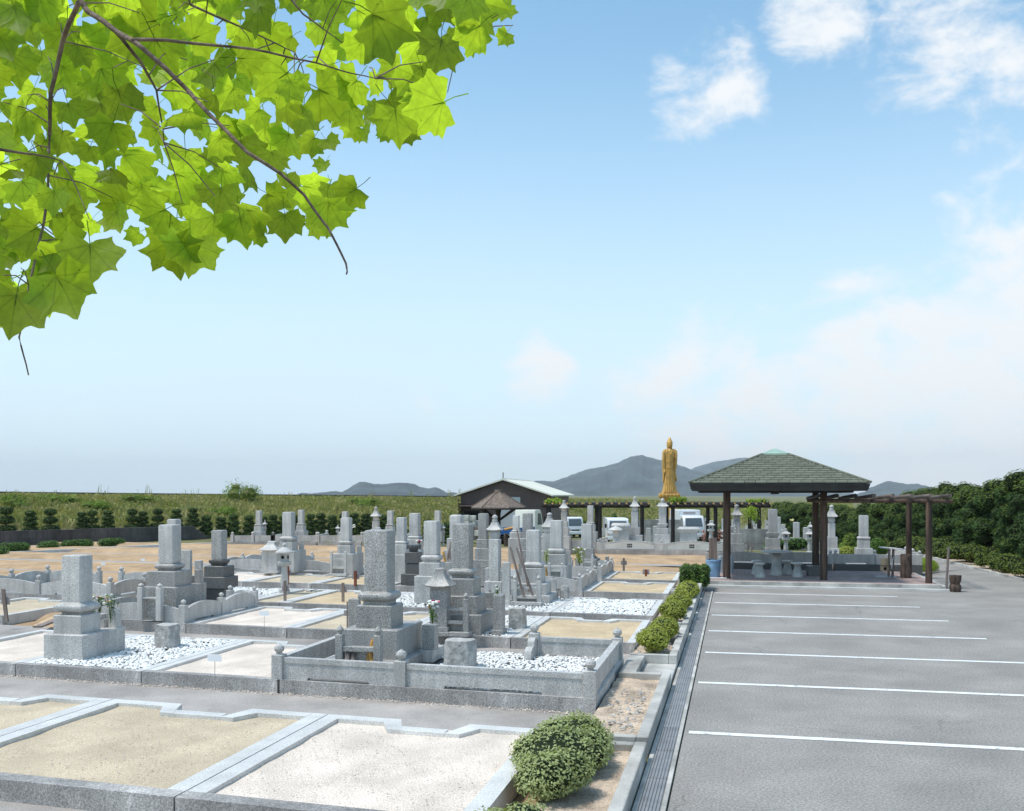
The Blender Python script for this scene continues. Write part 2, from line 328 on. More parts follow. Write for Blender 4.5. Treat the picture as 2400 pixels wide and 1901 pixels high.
def veins(nt):
    t = N('ShaderNodeTexCoord', nt); sx_ = N('ShaderNodeSeparateXYZ', nt); LK(t.outputs['Object'], sx_.inputs[0], nt)
    ax = mth('ABSOLUTE', sx_.outputs['X'], nt=nt); y = sx_.outputs['Y']; d = None
    for a in (0, .60, 1.18):
        q = mth('ABSOLUTE', mth('SUBTRACT', mth('MULTIPLY', ax, cos(a), nt=nt), mth('MULTIPLY', y, sin(a), nt=nt), nt=nt), nt=nt); d = q if d is None else mth('MINIMUM', d, q, nt=nt)
    sv = mth('ABSOLUTE', mth('SUBTRACT', mth('FRACT', mth('MULTIPLY', mth('SUBTRACT', y, mth('MULTIPLY', ax, .8, nt=nt), nt=nt), 5.5, nt=nt), nt=nt), .5, nt=nt), nt=nt)
    r = N('ShaderNodeMapRange', nt); r.inputs['From Min'].default_value = .006; r.inputs['From Max'].default_value = .028; r.inputs['To Min'].default_value = .78; r.inputs['To Max'].default_value = 1.0; LK(d, r.inputs[0], nt)
    r2 = N('ShaderNodeMapRange', nt); r2.inputs['From Min'].default_value = .0; r2.inputs['From Max'].default_value = .06; r2.inputs['To Min'].default_value = .88; r2.inputs['To Max'].default_value = 1.0; LK(sv, r2.inputs[0], nt)
    return mth('MULTIPLY', r.outputs[0], r2.outputs[0], nt=nt)
mul_in('leaf', veins)
def spots(nt):
    t = N('ShaderNodeTexCoord', nt); a = N('ShaderNodeTexNoise', nt); a.inputs['Scale'].default_value = 5; a.inputs['Detail'].default_value = 3; oi = N('ShaderNodeObjectInfo', nt)
    ad = N('ShaderNodeVectorMath', nt, operation='ADD'); LK(t.outputs['Object'], ad.inputs[0], nt); cb = N('ShaderNodeCombineXYZ', nt); LK(mth('MULTIPLY', oi.outputs['Random'], 90, nt=nt), cb.inputs[0], nt); LK(cb.outputs[0], ad.inputs[1], nt); LK(ad.outputs[0], a.inputs['Vector'], nt)
    r = N('ShaderNodeMapRange', nt); r.inputs['From Min'].default_value = .70; r.inputs['From Max'].default_value = .74; r.inputs['To Min'].default_value = 1; r.inputs['To Max'].default_value = .45; LK(a.outputs[0], r.inputs[0], nt); return r.outputs[0]
mul_in('leaf', spots)
def cracks(nt):
    t = N('ShaderNodeTexCoord', nt); nz_ = N('ShaderNodeTexNoise', nt); nz_.inputs['Scale'].default_value = 2.5; nz_.inputs['Detail'].default_value = 4; LK(t.outputs['Object'], nz_.inputs['Vector'], nt)
    ad = N('ShaderNodeVectorMath', nt, operation='MULTIPLY_ADD'); LK(nz_.outputs['Color'], ad.inputs[0], nt); ad.inputs[1].default_value = (.5, .5, 0); LK(t.outputs['Object'], ad.inputs[2], nt)
    v = N('ShaderNodeTexVoronoi', nt, feature='DISTANCE_TO_EDGE'); v.inputs['Scale'].default_value = .33; LK(ad.outputs[0], v.inputs['Vector'], nt)
    r = N('ShaderNodeMapRange', nt); r.inputs['From Min'].default_value = .0; r.inputs['From Max'].default_value = .006; r.inputs['To Min'].default_value = .72; r.inputs['To Max'].default_value = 1; LK(v.outputs[0], r.inputs[0], nt)
    g2_ = N('ShaderNodeTexNoise', nt); g2_.inputs['Scale'].default_value = .23; g2_.inputs['Detail'].default_value = 1; LK(t.outputs['Object'], g2_.inputs['Vector'], nt)
    k = N('ShaderNodeMapRange', nt); k.inputs['From Min'].default_value = .48; k.inputs['From Max'].default_value = .56; LK(g2_.outputs[0], k.inputs[0], nt)
    mx = mth('SUBTRACT', 1, mth('MULTIPLY', mth('SUBTRACT', 1, r.outputs[0], nt=nt), k.outputs[0], nt=nt), nt=nt)
    sp = N('ShaderNodeTexNoise', nt); sp.inputs['Scale'].default_value = 1.1; sp.inputs['Detail'].default_value = 7; sp.inputs['Roughness'].default_value = .75; LK(t.outputs['Object'], sp.inputs['Vector'], nt)
    r3 = N('ShaderNodeMapRange', nt); r3.inputs['From Min'].default_value = .30; r3.inputs['From Max'].default_value = .42; r3.inputs['To Min'].default_value = .80; r3.inputs['To Max'].default_value = 1; LK(sp.outputs[0], r3.inputs[0], nt)
    return mth('MULTIPLY', mx, r3.outputs[0], nt=nt)
mul_in('asphalt', cracks)
def wear(nt):
    t = N('ShaderNodeTexCoord', nt); sp = N('ShaderNodeTexNoise', nt); sp.inputs['Scale'].default_value = 6; sp.inputs['Detail'].default_value = 8; sp.inputs['Roughness'].default_value = .8; LK(t.outputs['Object'], sp.inputs['Vector'], nt)
    r3 = N('ShaderNodeMapRange', nt); r3.inputs['From Min'].default_value = .36; r3.inputs['From Max'].default_value = .44; r3.inputs['To Min'].default_value = .42; r3.inputs['To Max'].default_value = 1; LK(sp.outputs[0], r3.inputs[0], nt); return r3.outputs[0]
mul_in('paint', wear)
def streaks(nt):
    t = N('ShaderNodeTexCoord', nt); m_ = N('ShaderNodeMapping', nt); m_.inputs['Scale'].default_value = (9, 9, .9); LK(t.outputs['Object'], m_.inputs[0], nt); sp = N('ShaderNodeTexNoise', nt); sp.inputs['Scale'].default_value = 1; sp.inputs['Detail'].default_value = 4; LK(m_.outputs[0], sp.inputs['Vector'], nt)
    r3 = N('ShaderNodeMapRange', nt); r3.inputs['From Min'].default_value = .34; r3.inputs['From Max'].default_value = .62; r3.inputs['To Min'].default_value = .84; r3.inputs['To Max'].default_value = 1.03; LK(sp.outputs[0], r3.inputs[0], nt); return r3.outputs[0]
for q in ('granite', 'granite_dark', 'curb_grey', 'concrete_dark', 'levee'): mul_in(q, streaks)
for q, sc_ in (('sand', 1.7), ('sand_ochre', 1.6), ('sand_pink', 2.2)): stain(q, .87, sc_)
def brickmat():
    m = mat('brick_paving', (.50, .36, .32), .85, .25, var=.12, nscale=3, speck=.12, sscale=60, rnd=0); nt = m.node_tree
    b = [n for n in nt.nodes if n.type == 'BSDF_PRINCIPLED'][0]; l = b.inputs['Base Color'].links[0].from_socket
    t = N('ShaderNodeTexCoord', nt); br = N('ShaderNodeTexBrick', nt); LK(t.outputs['Object'], br.inputs['Vector'], nt)
    br.inputs['Scale'].default_value = 1; br.inputs['Brick Width'].default_value = .22; br.inputs['Row Height'].default_value = .11; br.inputs['Mortar Size'].default_value = .008
    br.inputs['Color1'].default_value = (1, 1, 1, 1); br.inputs['Color2'].default_value = (.72, .76, .78, 1); br.inputs['Mortar'].default_value = (.45, .45, .45, 1)
    mm = N('ShaderNodeMix', nt, data_type='RGBA', blend_type='MULTIPLY'); mm.inputs[0].default_value = 1; LK(l, mm.inputs[6], nt); LK(br.outputs[0], mm.inputs[7], nt); LK(mm.outputs[2], b.inputs['Base Color'], nt)
    return m
M['brick'] = brickmat()

# thin summer haze that fades the far hills
hb = MB(); hb.rings([[(-9400, -300, -7.5), (9400, -300, -7.5), (9400, 5700, -7.5), (-9400, 5700, -7.5)], [(-9400, -300, 215), (9400, -300, 215), (9400, 5700, 215), (-9400, 5700, 215)]])
hm = bpy.data.materials.new('haze_air'); hm.use_nodes = True; hm.node_tree.nodes.clear(); ho = N('ShaderNodeOutputMaterial', hm.node_tree); pv = N('ShaderNodeVolumePrincipled', hm.node_tree)
pv.inputs['Color'].default_value = (.93, .975, 1, 1); pv.inputs['Density'].default_value = .00015; pv.inputs['Anisotropy'].default_value = .0; LK(pv.outputs[0], ho.inputs['Volume'], hm.node_tree)
hz_o = hb.build('haze', hm, smooth=0, kind='stuff'); tag(hz_o, 'thin pale summer haze in front of the far mountains', 'haze')
# ================================================================== THE SETTING
def smooth(x): x = min(1, max(0, x)); return x*x*(3-2*x)
def terrain(x, y): return -1.2*smooth((y-47)/14)*smooth((x+24)/8)
def bankline():
    return [(-700, 40, 50, .75, 2.66), (0, 52, 64, .75, 2.64), (480, 60, 74, .6, 2.51), (860, 66, 82, .0, 2.40), (1066, 76, 92, -.5, 2.30), (1090, 110, 130, -.8, 2.2), (1340, 114, 138, -1.15, 2.05), (1560, 118, 155, -1.15, 1.6), (1760, 130, 190, -1.15, .7), (2000, 150, 240, -1.15, .2)]
def sheet(name, rect, nx, ny, zf, m, kind='structure'):
    x0, x1, y0, y1 = rect; xs = np.linspace(x0, x1, nx); ys = np.linspace(y0, y1, ny)
    V = [(x, y, zf(x, y)) for y in ys for x in xs]
    F = [(j*nx+i, j*nx+i+1, (j+1)*nx+i+1, (j+1)*nx+i) for j in range(ny-1) for i in range(nx-1)]
    return npmesh(name, V, F, m, kind=kind, smooth=True)
# one ground sheet out to the horizon (graded grid)
gx = np.concatenate([-np.geomspace(9000, 60, 14), np.linspace(-50, 50, 51), np.geomspace(60, 9000, 14)])
gy = np.concatenate([[-400, -60], np.linspace(-12, 120, 67), np.geomspace(135, 9000, 16)])
V = [(x, y, terrain(x, y)-.03) for y in gy for x in gx]; nx = len(gx)
npmesh('ground', V, [(j*nx+i, j*nx+i+1, (j+1)*nx+i+1, (j+1)*nx+i) for j in range(len(gy)-1) for i in range(nx-1)], M['bank'], kind='structure', smooth=True)
def soilz(x, y): return .015*noise.noise((x*.7, y*.7, 0))+.012*noise.noise((x*2.5, y*2.5, 3))-.01
sheet('field_soil', (-46, -1.02, 2, 47), 180, 180, lambda x, y: soilz(x, y), M['soil'])
def flat(name, poly, z, m, kind='structure', parent=None):
    mb = MB(); mb.add([(x, y, z) for x, y in poly], [tuple(range(len(poly)))]); o = mb.build(name, m, parent, smooth=0, kind=kind); return o
# asphalt car park running on as the road that curves off past the shelter
RD = [(9.6, -6), (9.2, 24), (8.7, 30.5), (8.0, 38), (7.6, 46), (7.0, 56), (5.4, 66), (2.6, 78), (-2, 92)]
RL = [(-.52, -6), (-.52, 24), (-.52, 28.2), (5.4, 33), (5.1, 46), (4.6, 56), (3.0, 66), (.2, 78), (-5, 92)]
pts = []
mb = MB(); NN = 10
for (a, b), (c, d) in zip(zip(RL, RL[1:]), zip(RD, RD[1:])):
    for k in range(NN):
        q = [(a[0]+(b[0]-a[0])*s, a[1]+(b[1]-a[1])*s) for s in (k/NN, (k+1)/NN)]+[(c[0]+(d[0]-c[0])*s, c[1]+(d[1]-c[1])*s) for s in ((k+1)/NN, k/NN)]
        mb.add([(x, y, terrain(x, y)) for x, y in (q[0], q[3], q[2], q[1])], [(0, 1, 2, 3)])
o = mb.build('car_park', M['asphalt'], smooth=0, kind='structure')
# parking lines: uneven hand-laid paint, each a thing of the setting
PL = [(10.8, -.47, 7.5), (13.7, -.47, 7.2), (16.35, -.45, 6.6), (18.95, -.46, 4.35), (21.45, -.46, 4.22), (23.95, -.44, 4.1), (26.3, -.46, 3.98), (7.95, -.47, 7.5)]
for (y, x0, x1) in PL:
    mb = MB(); n = 40; up = []; lo = []
    for k in range(n+1):
        x = x0+(x1-x0)*k/n; wob = .012*noise.noise((x*.8, y, 0)); lo.append((x, y-.062+wob+.004*random.random(), .004)); up.append((x, y+.062+wob-.004*random.random(), .004))
    mb.add(lo+up, [(k, k+1, n+2+k, n+1+k) for k in range(n)]); mb.build('parking_line', M['paint'], smooth=0, kind='structure')

# plots: rows (front Y at X=-1.5), skewed a little like the photo's rows
ROW = {'A': (6.75, 3.0), 'B': (11.35, 3.0), 'C': (15.75, 3.0), 'D': (19.35, 3.1), 'E': (23.8, 3.0), 'F': (27.5, 3.0)}
SK = .075
def RY(r, X, f=0.0):
    a, b = ROW[r]; return a+b*f-SK*(X+1.5)
CT = .20
# concrete paths between the built rows
for i, (r0, r1, xl) in enumerate((('A', 'B', -17), ('B', 'C', -17), ('C', 'D', -24), ('D', 'E', -24), ('E', 'F', -24))):
    flat('path', [(-1.45, RY(r0, -1.45, 1)-.3), (-1.45, RY(r1, -1.45)+.02), (xl, RY(r1, xl)+.02), (xl, RY(r0, xl, 1)-.3)], .022, M['path'])
flat('path', [(-1.45, RY('F', -1.45, 1)-.3), (-1.45, RY('F', -1.45, 1)+.7), (-24, RY('F', -24, 1)+.7), (-24, RY('F', -24, 1)-.3)], .022, M['path'])
flat('path', [(-1.45, 5.4), (-1.45, 6.8), (-17, 7.9), (-17, 6.5)], .022, M['path'])

def curb(xl, xr, r, fill, label, notch=True, back=True, wd=.13, front='curb_grey', zt=CT, name='grave_plot', sidel=True, sider=True):
    """grave plot: granite kerb of separate stones with a recessed entrance on the far side, and its filling"""
    P = lambda X, d: (X, RY(r, X)+d)
    D = ROW[r][1]
    xl += .008; xr -= .008
    th = thing(name, label, 'grave plot', (*P((xl+xr)/2, 0), 0))
    MB().prism([P(xl, 0), P(xr, 0), P(xr, wd), P(xl, wd)], 0, zt).build('front_curb', M[front], th)
    if sidel: MB().prism([P(xl, wd+.004), P(xl+wd, wd+.004), P(xl+wd, D), P(xl, D)], 0, zt-.002).build('side_curb', M['curb_top'], th)
    if sider: MB().prism([P(xr-wd, wd+.004), P(xr, wd+.004), P(xr, D), P(xr-wd, D)], 0, zt-.002).build('side_curb', M['curb_top'], th)
    a, b = xl+wd+.003, xr-wd-.003
    if back:
        W = b-a; n0, n1 = a+W*.25, b-W*.25
        if notch:
            dd = .28
            MB().prism([P(a, D-wd), P(n0, D-wd), P(n0+.14, D-dd-wd), P(n0+.30, D-dd-wd), P(n0+.14, D), P(a, D)], 0, zt-.001).build('back_curb', M['curb_top'], th)
            MB().prism([P(n0+.30, D-dd-wd), P(n1-.30, D-dd-wd), P(n1-.30-.0, D-dd), P(n0+.22, D-dd)], 0, zt-.003).build('entrance_curb', M['curb_top'], th)
            MB().prism([P(b, D-wd), P(n1, D-wd), P(n1-.14, D-dd-wd), P(n1-.298, D-dd-wd), P(n1-.14, D), P(b, D)], 0, zt-.001).build('back_curb', M['curb_top'], th)
        else:
            MB().prism([P(a, D-wd), P(b, D-wd), P(b, D), P(a, D)], 0, zt-.001).build('back_curb', M['curb_top'], th)
    zf = zt-.035 if fill != 'white' else zt-.02
    mb = MB(); nx, ny = 16, 20; yb = D-wd-(.27 if notch else 0)
    X0, X1 = a-.004, b+.004
    m = {'sand': 'sand', 'ochre': 'sand_ochre', 'pink': 'sand_pink', 'white': 'pebble_bed', 'slab': 'granite_dark'}[fill]
    vs = []
    for j in range(ny+1):
        for i in range(nx+1):
            x = X0+(X1-X0)*i/nx; d = wd+.002+(D-wd*2)*j/ny; vs.append((x, RY(r, x)+d, zf-.02+.014*noise.noise((x*3, d*3, 5))+(.012 if fill != 'white' else 0)))
    mb.add(vs, [(j*(nx+1)+i, j*(nx+1)+i+1, (j+1)*(nx+1)+i+1, (j+1)*(nx+1)+i) for j in range(ny) for i in range(nx)])
    mb.build('filling', M[m], th, kind='stuff' if fill != 'slab' else None)
    return th, (X0, X1, r, wd, D-wd, zf)

ICO = None
def pebbles(th, boxes, n, size, m='white_stone', z=None, name='pebbles'):
    """loose pebbles as real geometry; boxes = list of (x0,x1,row,d0,d1)"""
    global ICO
    ov = np.array([(1, 0, 0), (-1, 0, 0), (0, 1, 0), (0, -1, 0), (0, 0, 1), (0, 0, -1)], float)
    of = np.array([(0, 2, 4), (2, 1, 4), (1, 3, 4), (3, 0, 4), (2, 0, 5), (1, 2, 5), (3, 1, 5), (0, 3, 5)])
    # cut octahedron -> 12-vertex lump: split each face once (18 verts, 32 tris)
    vs = list(map(tuple, ov)); fs = []; mid = {}
    def md(a, b):
        k = (min(a, b), max(a, b))
        if k not in mid:
            p = (np.array(vs[a])+np.array(vs[b])); p = p/np.linalg.norm(p)*.93; mid[k] = len(vs); vs.append(tuple(p))
        return mid[k]
    for a, b, c in of:
        d, e, f = md(a, b), md(b, c), md(c, a); fs += [(a, d, f), (d, b, e), (f, e, c), (d, e, f)]
    B = np.array(vs); Fc = np.array(fs)
    keep = [i for i, f in enumerate(fs) if B[list(f)][:, 2].mean() > -.4]; Fc = Fc[keep]
    ar = np.array([(b[1]-b[0])*(b[4]-b[3]) for b in boxes]); pr = ar/ar.sum(); Vo = []; Fo = []; k = len(B)
    ch = rng.choice(len(boxes), n, p=pr)
    for i in range(n):
        b = boxes[ch[i]]; x = rng.uniform(b[0], b[1]); d = rng.uniform(b[3], b[4]); y = RY(b[2], x)+d
        s = size*rng.uniform(.6, 1.25); a = rng.uniform(0, 2*pi); S = np.array([s*rng.uniform(.9, 1.5), s*rng.uniform(.6, 1.0), s*rng.uniform(.45, .7)])
        v = B*(S*rng.uniform(.88, 1.12, (k, 1)))*.5; ti = rng.uniform(-.5, .5); c, q = cos(ti), sin(ti)
        v = np.stack([v[:, 0]*c-v[:, 2]*q, v[:, 1], v[:, 0]*q+v[:, 2]*c], 1)
        v = np.stack([v[:, 0]*cos(a)-v[:, 1]*sin(a), v[:, 0]*sin(a)+v[:, 1]*cos(a), v[:, 2]], 1)
        Vo.append(v+(x, y, (z if z is not None else CT-.015)+rng.uniform(-.006, .016))); Fo.append(Fc+i*k)
    return npmesh(name, np.concatenate(Vo), np.concatenate(Fo), M[m], th, loc=ORG[th.name], kind='stuff')

XD = [-1.52-2.05*k for k in range(12)]
def boxof(i): return (XD[i+1]+.14, XD[i]-.14)
# ---- row A (nearest, low kerb seen from behind)
aX = [-1.78, -4.23, -6.95, -9.67, -12.4]
for i, (f, lb) in enumerate((('pink', 'empty plot of pinkish white gravel at the very front beside the near shrub'), ('sand', 'wide empty plot of pale sand in the middle of the front row'), ('sand', 'pale sand plot at the front left with a stepped entrance kerb'), ('sand', 'pale sand plot cut off by the left frame edge at front'))):
    curb(aX[i+1], aX[i], 'A', f, lb, wd=.17)
# ---- row B
thB, _ = curb(XD[5], XD[4], 'B', 'pink', 'sliver of pinkish gravel plot at the left edge, second row'); 
pB, _ = curb(XD[4], XD[3], 'B', 'white', 'plot of coarse white stones holding the nearest left gravestone')
pebbles(pB, [(XD[4]+.14, XD[3]-.14, 'B', .14, 2.85)], 3300, .05)
curb(XD[3], XD[2]-.02, 'B', 'pink', 'pinkish gravel plot with a white card, left of the walled enclosure')
pC, _ = curb(XD[2], XD[0]-.02, 'B', 'white', 'large walled plot of white stones right at the front, kerb base', back=False, notch=False)
pebbles(pC, [(-3.75, -1.66, 'B', .16, 2.85), (-5.5, -3.75, 'B', 2.2, 2.9), (-3.95, -3.7, 'B', .16, 2.2)], 4000, .047, z=CT)
# ---- row C
curb(XD[7], XD[6], 'C', 'sand', 'dark kerbed sand plot at the left edge with a leaning wooden marker', front='granite_dark')
curb(XD[5], XD[4], 'C', 'slab', 'kerb base under the curved stone fence round the left middle grave')
curb(XD[4], XD[3], 'C', 'pink', 'pinkish gravel plot with a small white card in the third row')
curb(XD[3], XD[2], 'C', 'sand', 'tan sand plot just behind the big speckled gravestone')
c3, _ = curb(XD[2], XD[1], 'C', 'white', 'plot of white stones under the speckled grave with three-shelf rack')
pebbles(c3, [(XD[2]+.14, XD[1]-.14, 'C', .14, 2.85)], 2800, .045)
curb(XD[1], XD[0], 'C', 'ochre', 'ochre sand plot beside the clipped yellow-green shrubs, behind the walled enclosure')
# ---- row D
curb(XD[8]-.2, XD[6]-.1, 'D', 'slab', 'kerb base under the long curved fence at far left')
d0, _ = curb(-12.5, -10.55, 'D', 'white', 'plot of white stones under the grave with dark lower tiers'); pebbles(d0, [(-12.3, -10.7, 'D', .14, 2.85)], 1500, .055)
curb(-10.55, -9.62, 'D', 'sand', 'narrow tan sand plot in front of the stone lantern')
curb(-9.62, XD[3], 'D', 'ochre', 'ochre sand plot with the tall grey wooden marker')
d1, _ = curb(XD[3], XD[2], 'D', 'white', 'white stone plot under the light grave left of the speckled one'); pebbles(d1, [(XD[3]+.14, XD[2]-.14, 'D', .14, 2.85)], 1500, .05)
d2, _ = curb(XD[2], XD[1], 'D', 'white', 'plot of white stones under the grave with leaning wooden staves'); pebbles(d2, [(XD[2]+.14, XD[1]-.14, 'D', .14, 2.9)], 2000, .05)
d3, _ = curb(XD[1], XD[0], 'D', 'white', 'empty plot filled with coarse white stones beside the shrubs'); pebbles(d3, [(XD[1]+.14, XD[0]-.16, 'D', .14, 2.8)], 2500, .052)
# ---- row E
curb(-14.9, -12.95, 'E', 'pink', 'pale gravel plot behind the grave with dark lower tiers')
curb(-12.95, -10.9, 'E', 'sand', 'tan sand plot behind the small stone lantern')
curb(-10.9, -8.85, 'E', 'ochre', 'ochre sand plot with the red-brown marker post')
curb(-8.85, XD[2], 'E', 'slab', 'kerb base under the black lotus bowl stone')
curb(XD[2], XD[1], 'E', 'slab', 'kerb base under the curved fence beside the yellow bouquet')
curb(XD[1], XD[0], 'E', 'ochre', 'ochre sand plot in the fifth row near the round clipped bushes')
# ---- row F
curb(XD[7], XD[6], 'F', 'slab', 'kerb base of the fenced grave with the house-shaped lantern')
curb(XD[6], XD[5], 'F', 'slab', 'kerb base under the grave behind the tall rack, farther left')
curb(XD[5], XD[4], 'F', 'white', 'white gravel plot under the pale grave with two-post rack')
curb(XD[3], XD[2], 'F', 'slab', 'kerb base of the middle graves in the sixth row')
curb(XD[2], XD[1], 'F', 'slab', 'kerb base of the last curved fence before the bare soil')
curb(XD[1], XD[0], 'F', 'ochre', 'farthest ochre sand plot with the red wooden marker', front='granite_dark')

for o_ in [o for o in bpy.data.objects if o.get('label', '').find('front row') > 0 or o.get('label', '').find('front left with') > 0 or o.get('label', '').find('very front') > 0]:
    x_ = o_.location.x; pebbles(o_, [(x_-1.0, x_+1.0, 'A', .3, 2.5)], 320, .016, 'sand_pink', z=.175, name='loose_grit')
gl_ = thing('gravel_line', 'thin line of loose grit along the foot of the second row kerb', 'grit', (-5, 11.6, 0)); gl_['kind'] = 'stuff'
pebbles(gl_, [(-11, -1.6, 'B', -.055, .0), (-11, -1.6, 'B', -.10, .0)], 900, .022, 'sand_pink', z=.024)
# bare, unbuilt soil beds: low mounded strips with path strips between them
def bed(x0, x1, y0, y1, h=.13, n=46, kind='structure'):
    mb = MB(); m = 12; vs = []
    for j in range(m+1):
        for i in range(n+1):
            x = x0+(x1-x0)*i/n; y = y0+(y1-y0)*j/m-SK*(x+1.5); e = min(j, m-j)/m*2; ex = min(i, n-i)/3
            z = h*min(1, e*3.2)*min(1, ex)+.02*noise.noise((x*1.3, y*2.2, 1))+.015*noise.noise((x*5, y*5, 1)); vs.append((x, y, z if j not in (0, m) and i not in (0, n) else -.02))
    mb.add(vs, [(j*(n+1)+i, j*(n+1)+i+1, (j+1)*(n+1)+i+1, (j+1)*(n+1)+i) for j in range(m) for i in range(n)]); return mb.build('soil_bed', M['soil'], smooth=60, kind=kind)
for (x0, x1, ya, yb) in ((-22, -13.9, 11.35, 14.3), (-13.6, -12.6, 16.2, 18.9), (-26, -18.6, 15.75, 18.7), (-30, -18.6, 19.35, 22.4), (-30, -15.5, 23.8, 26.8), (-34, -17.6, 27.5, 30.6), (-35, -1.3, 32.1, 35.0), (-37, -1.2, 36.6, 39.6), (-38, -15, 41.2, 43.4)):
    bed(x0, x1, ya, yb)
for (x0, x1, y) in ((-35, -1.4, 31.2), (-37, -1.3, 35.4), (-38, -15, 40.1), (-30, -15.5, 22.75), (-34, -17.6, 27.0)):
    flat('path', [(x0, y-SK*(x0+1.5)), (x1, y-SK*(x1+1.5)), (x1, y+.9-SK*(x1+1.5)), (x0, y+.9-SK*(x0+1.5))], .03, M['path'])

# ---- planters, kerbs and drain between the plots and the car park
dr = thing('drain_channel', 'long steel-grated drain channel with pale edges along the car park', 'drain', (-.66, 15, 0))
MB().box(-.80, -.757, 4, 27.9, -.05, .012, .003).build('channel_edge', M['concrete'], dr)
MB().box(-.575, -.535, 4, 27.9, -.05, .014, .003).build('channel_edge', M['concrete'], dr)
for k in range(24):
    y = 4+k*.995; mb = MB()
    for q in range(6):
        mb.box(-.752+q*.029, -.734+q*.029, y+.01, y+.985, -.02, .006, .001)
    mb.box(-.752, -.58, y+.01, y+.985, -.03, -.004, .001); mb.build('grate', M['grate'], dr)
pk = thing('planter_kerb', 'weathered concrete planter kerb stepping along the drain', 'kerb', (-1, 15, 0))
segs = [(3.0, 9.6), (9.75, 13.35), (14.75, 18.2), (18.45, 21.6), (21.8, 24.6), (24.8, 27.6)]
for k, (a, b) in enumerate(segs):
    h = .17+.012*k
    n = max(1, int((b-a)/1.2)); L = (b-a)/n
    for q in range(n): MB().box(-.93, -.815, a+q*L+.003, a+(q+1)*L-.003, -.02, h, .008).build('kerb_stone', M['concrete'], pk)
    MB().box(-1.5, -.934, b-.11, b-.002, -.02, h-.004, .008).build('cross_kerb', M['concrete'], pk)
    MB().box(-1.5, -.934, a+.002, a+.10, -.02, h-.004, .008).build('cross_kerb', M['concrete'], pk)
    sheet('planter_soil', (-1.52, -.935, a+.1, b-.1), 10, 40, lambda x, y: .10+.03*noise.noise((x*4, y*4, 0))+.01*noise.noise((x*19, y*19, 0)), M['earth'])
for (a, b) in ((13.36, 14.74),):
    MB().box(-1.5, -1.28, a, b, -.02, .175, .006).box(-1.275, -.82, a, b, -.02, .06, .004).build('basin_slab', M['concrete'], pk)
pebb = thing('planter_pebbles', 'scattered stones lying on the planter soil beside the shrubs', 'stones', (-1.2, 14, 0)); pebb['kind'] = 'stuff'
pebbles(pebb, [(-1.45, -1.0, 'A', d, d+1.2) for d in (3.3, 4.6, 8.5, 9.6, 12.5, 16)], 260, .04, 'rock', z=.13)

# ---- shelter terrace
tr = thing('terrace', 'brick-paved terrace with concrete step kerb under the shelter', 'terrace', (2.3, 30, 0))
tr.pop('category'); tr.pop('label'); tr['kind'] = 'structure'
MB().box(-.82, 5.36, 28.32, 32.9, -.02, .15, .004).build('brick_paving', M['brick'], tr)
for q in range(6):
    MB().box(-.83+q*1.035, -.83+q*1.035+1.03, 28.16, 28.315, -.02, .155, .006).build('kerb_stone', M['concrete'], tr)
MB().box(-.85, 5.75, 28.0, 28.155, -.02, .055, .006).build('step', M['curb_top'], tr)
MB().box(5.365, 5.50, 28.32, 32.9, -.02, .12, .006).build('side_kerb', M['curb_top'], tr)

# ---- left boundary: kerb, retaining wall, terrace of earth behind it
def lineobj(pts, w, z0, z1, name, m, parent, zoff=0, seg=2.4, back=1):
    for (a, b) in zip(pts, pts[1:]):
        A, B = Vector(xy(*a)), Vector(xy(*b)); n = max(1, int((B-A).length/seg))
        for k in range(n):
            p, q = A.lerp(B, k/n), A.lerp(B, (k+1)/n); d = (q-p).normalized()*.006; p, q = p+d, q-d; nn = Vector((-(q-p).y, (q-p).x)).normalized()*w*back
            MB().prism([tuple(p), tuple(q), tuple(q+nn), tuple(p+nn)], z0, z1).build(name, m, parent)
kb = thing('field_kerb', 'pale concrete kerb line along the left edge of the bare field', 'kerb', (*xy(200, 45), 0))
lineobj([(-260, 37.5), (33, 42), (373, 48), (543, 51.3), (640, 53)], .18, -.02, .14, 'kerb_stone', M['curb_top'], kb)
rw = thing('retaining_wall', 'dark stained concrete retaining wall behind the low hedges, far left', 'wall', (*xy(200, 52), 0))
WL = [(-450, 41), (0, 48.6), (457, 57)]
lineobj(WL, .25, 0, .36, 'lower_course', M['concrete_dark'], rw, seg=3.5)
lineobj(WL, .21, .364, .68, 'upper_course', M['concrete_dark'], rw, seg=3.5)
lineobj(WL, .27, .684, .76, 'coping', M['concrete_dark'], rw, seg=3.5)
lineobj([(457, 57), (468, 57.4)], .21, 0, .55, 'wall_step', M['concrete_dark'], rw)
lineobj([(468, 57.4), (478, 57.8)], .21, 0, .36, 'wall_step', M['concrete_dark'], rw)
lineobj([(478, 57.8), (492, 58.4)], .21, 0, .15, 'wall_step', M['concrete_dark'], rw)
mb = MB(); a = [xy(-450, 41.2), xy(0, 48.8), xy(457, 57.2)]; b = [xy(-450, 60), xy(0, 66), xy(457, 74)]
mb.add([(x, y, .66) for x, y in a]+[(x, y, .66) for x, y in b], [(0, 1, 4, 3), (1, 2, 5, 4)]); mb.build('upper_ground', M['bank'], smooth=0, kind='structure')

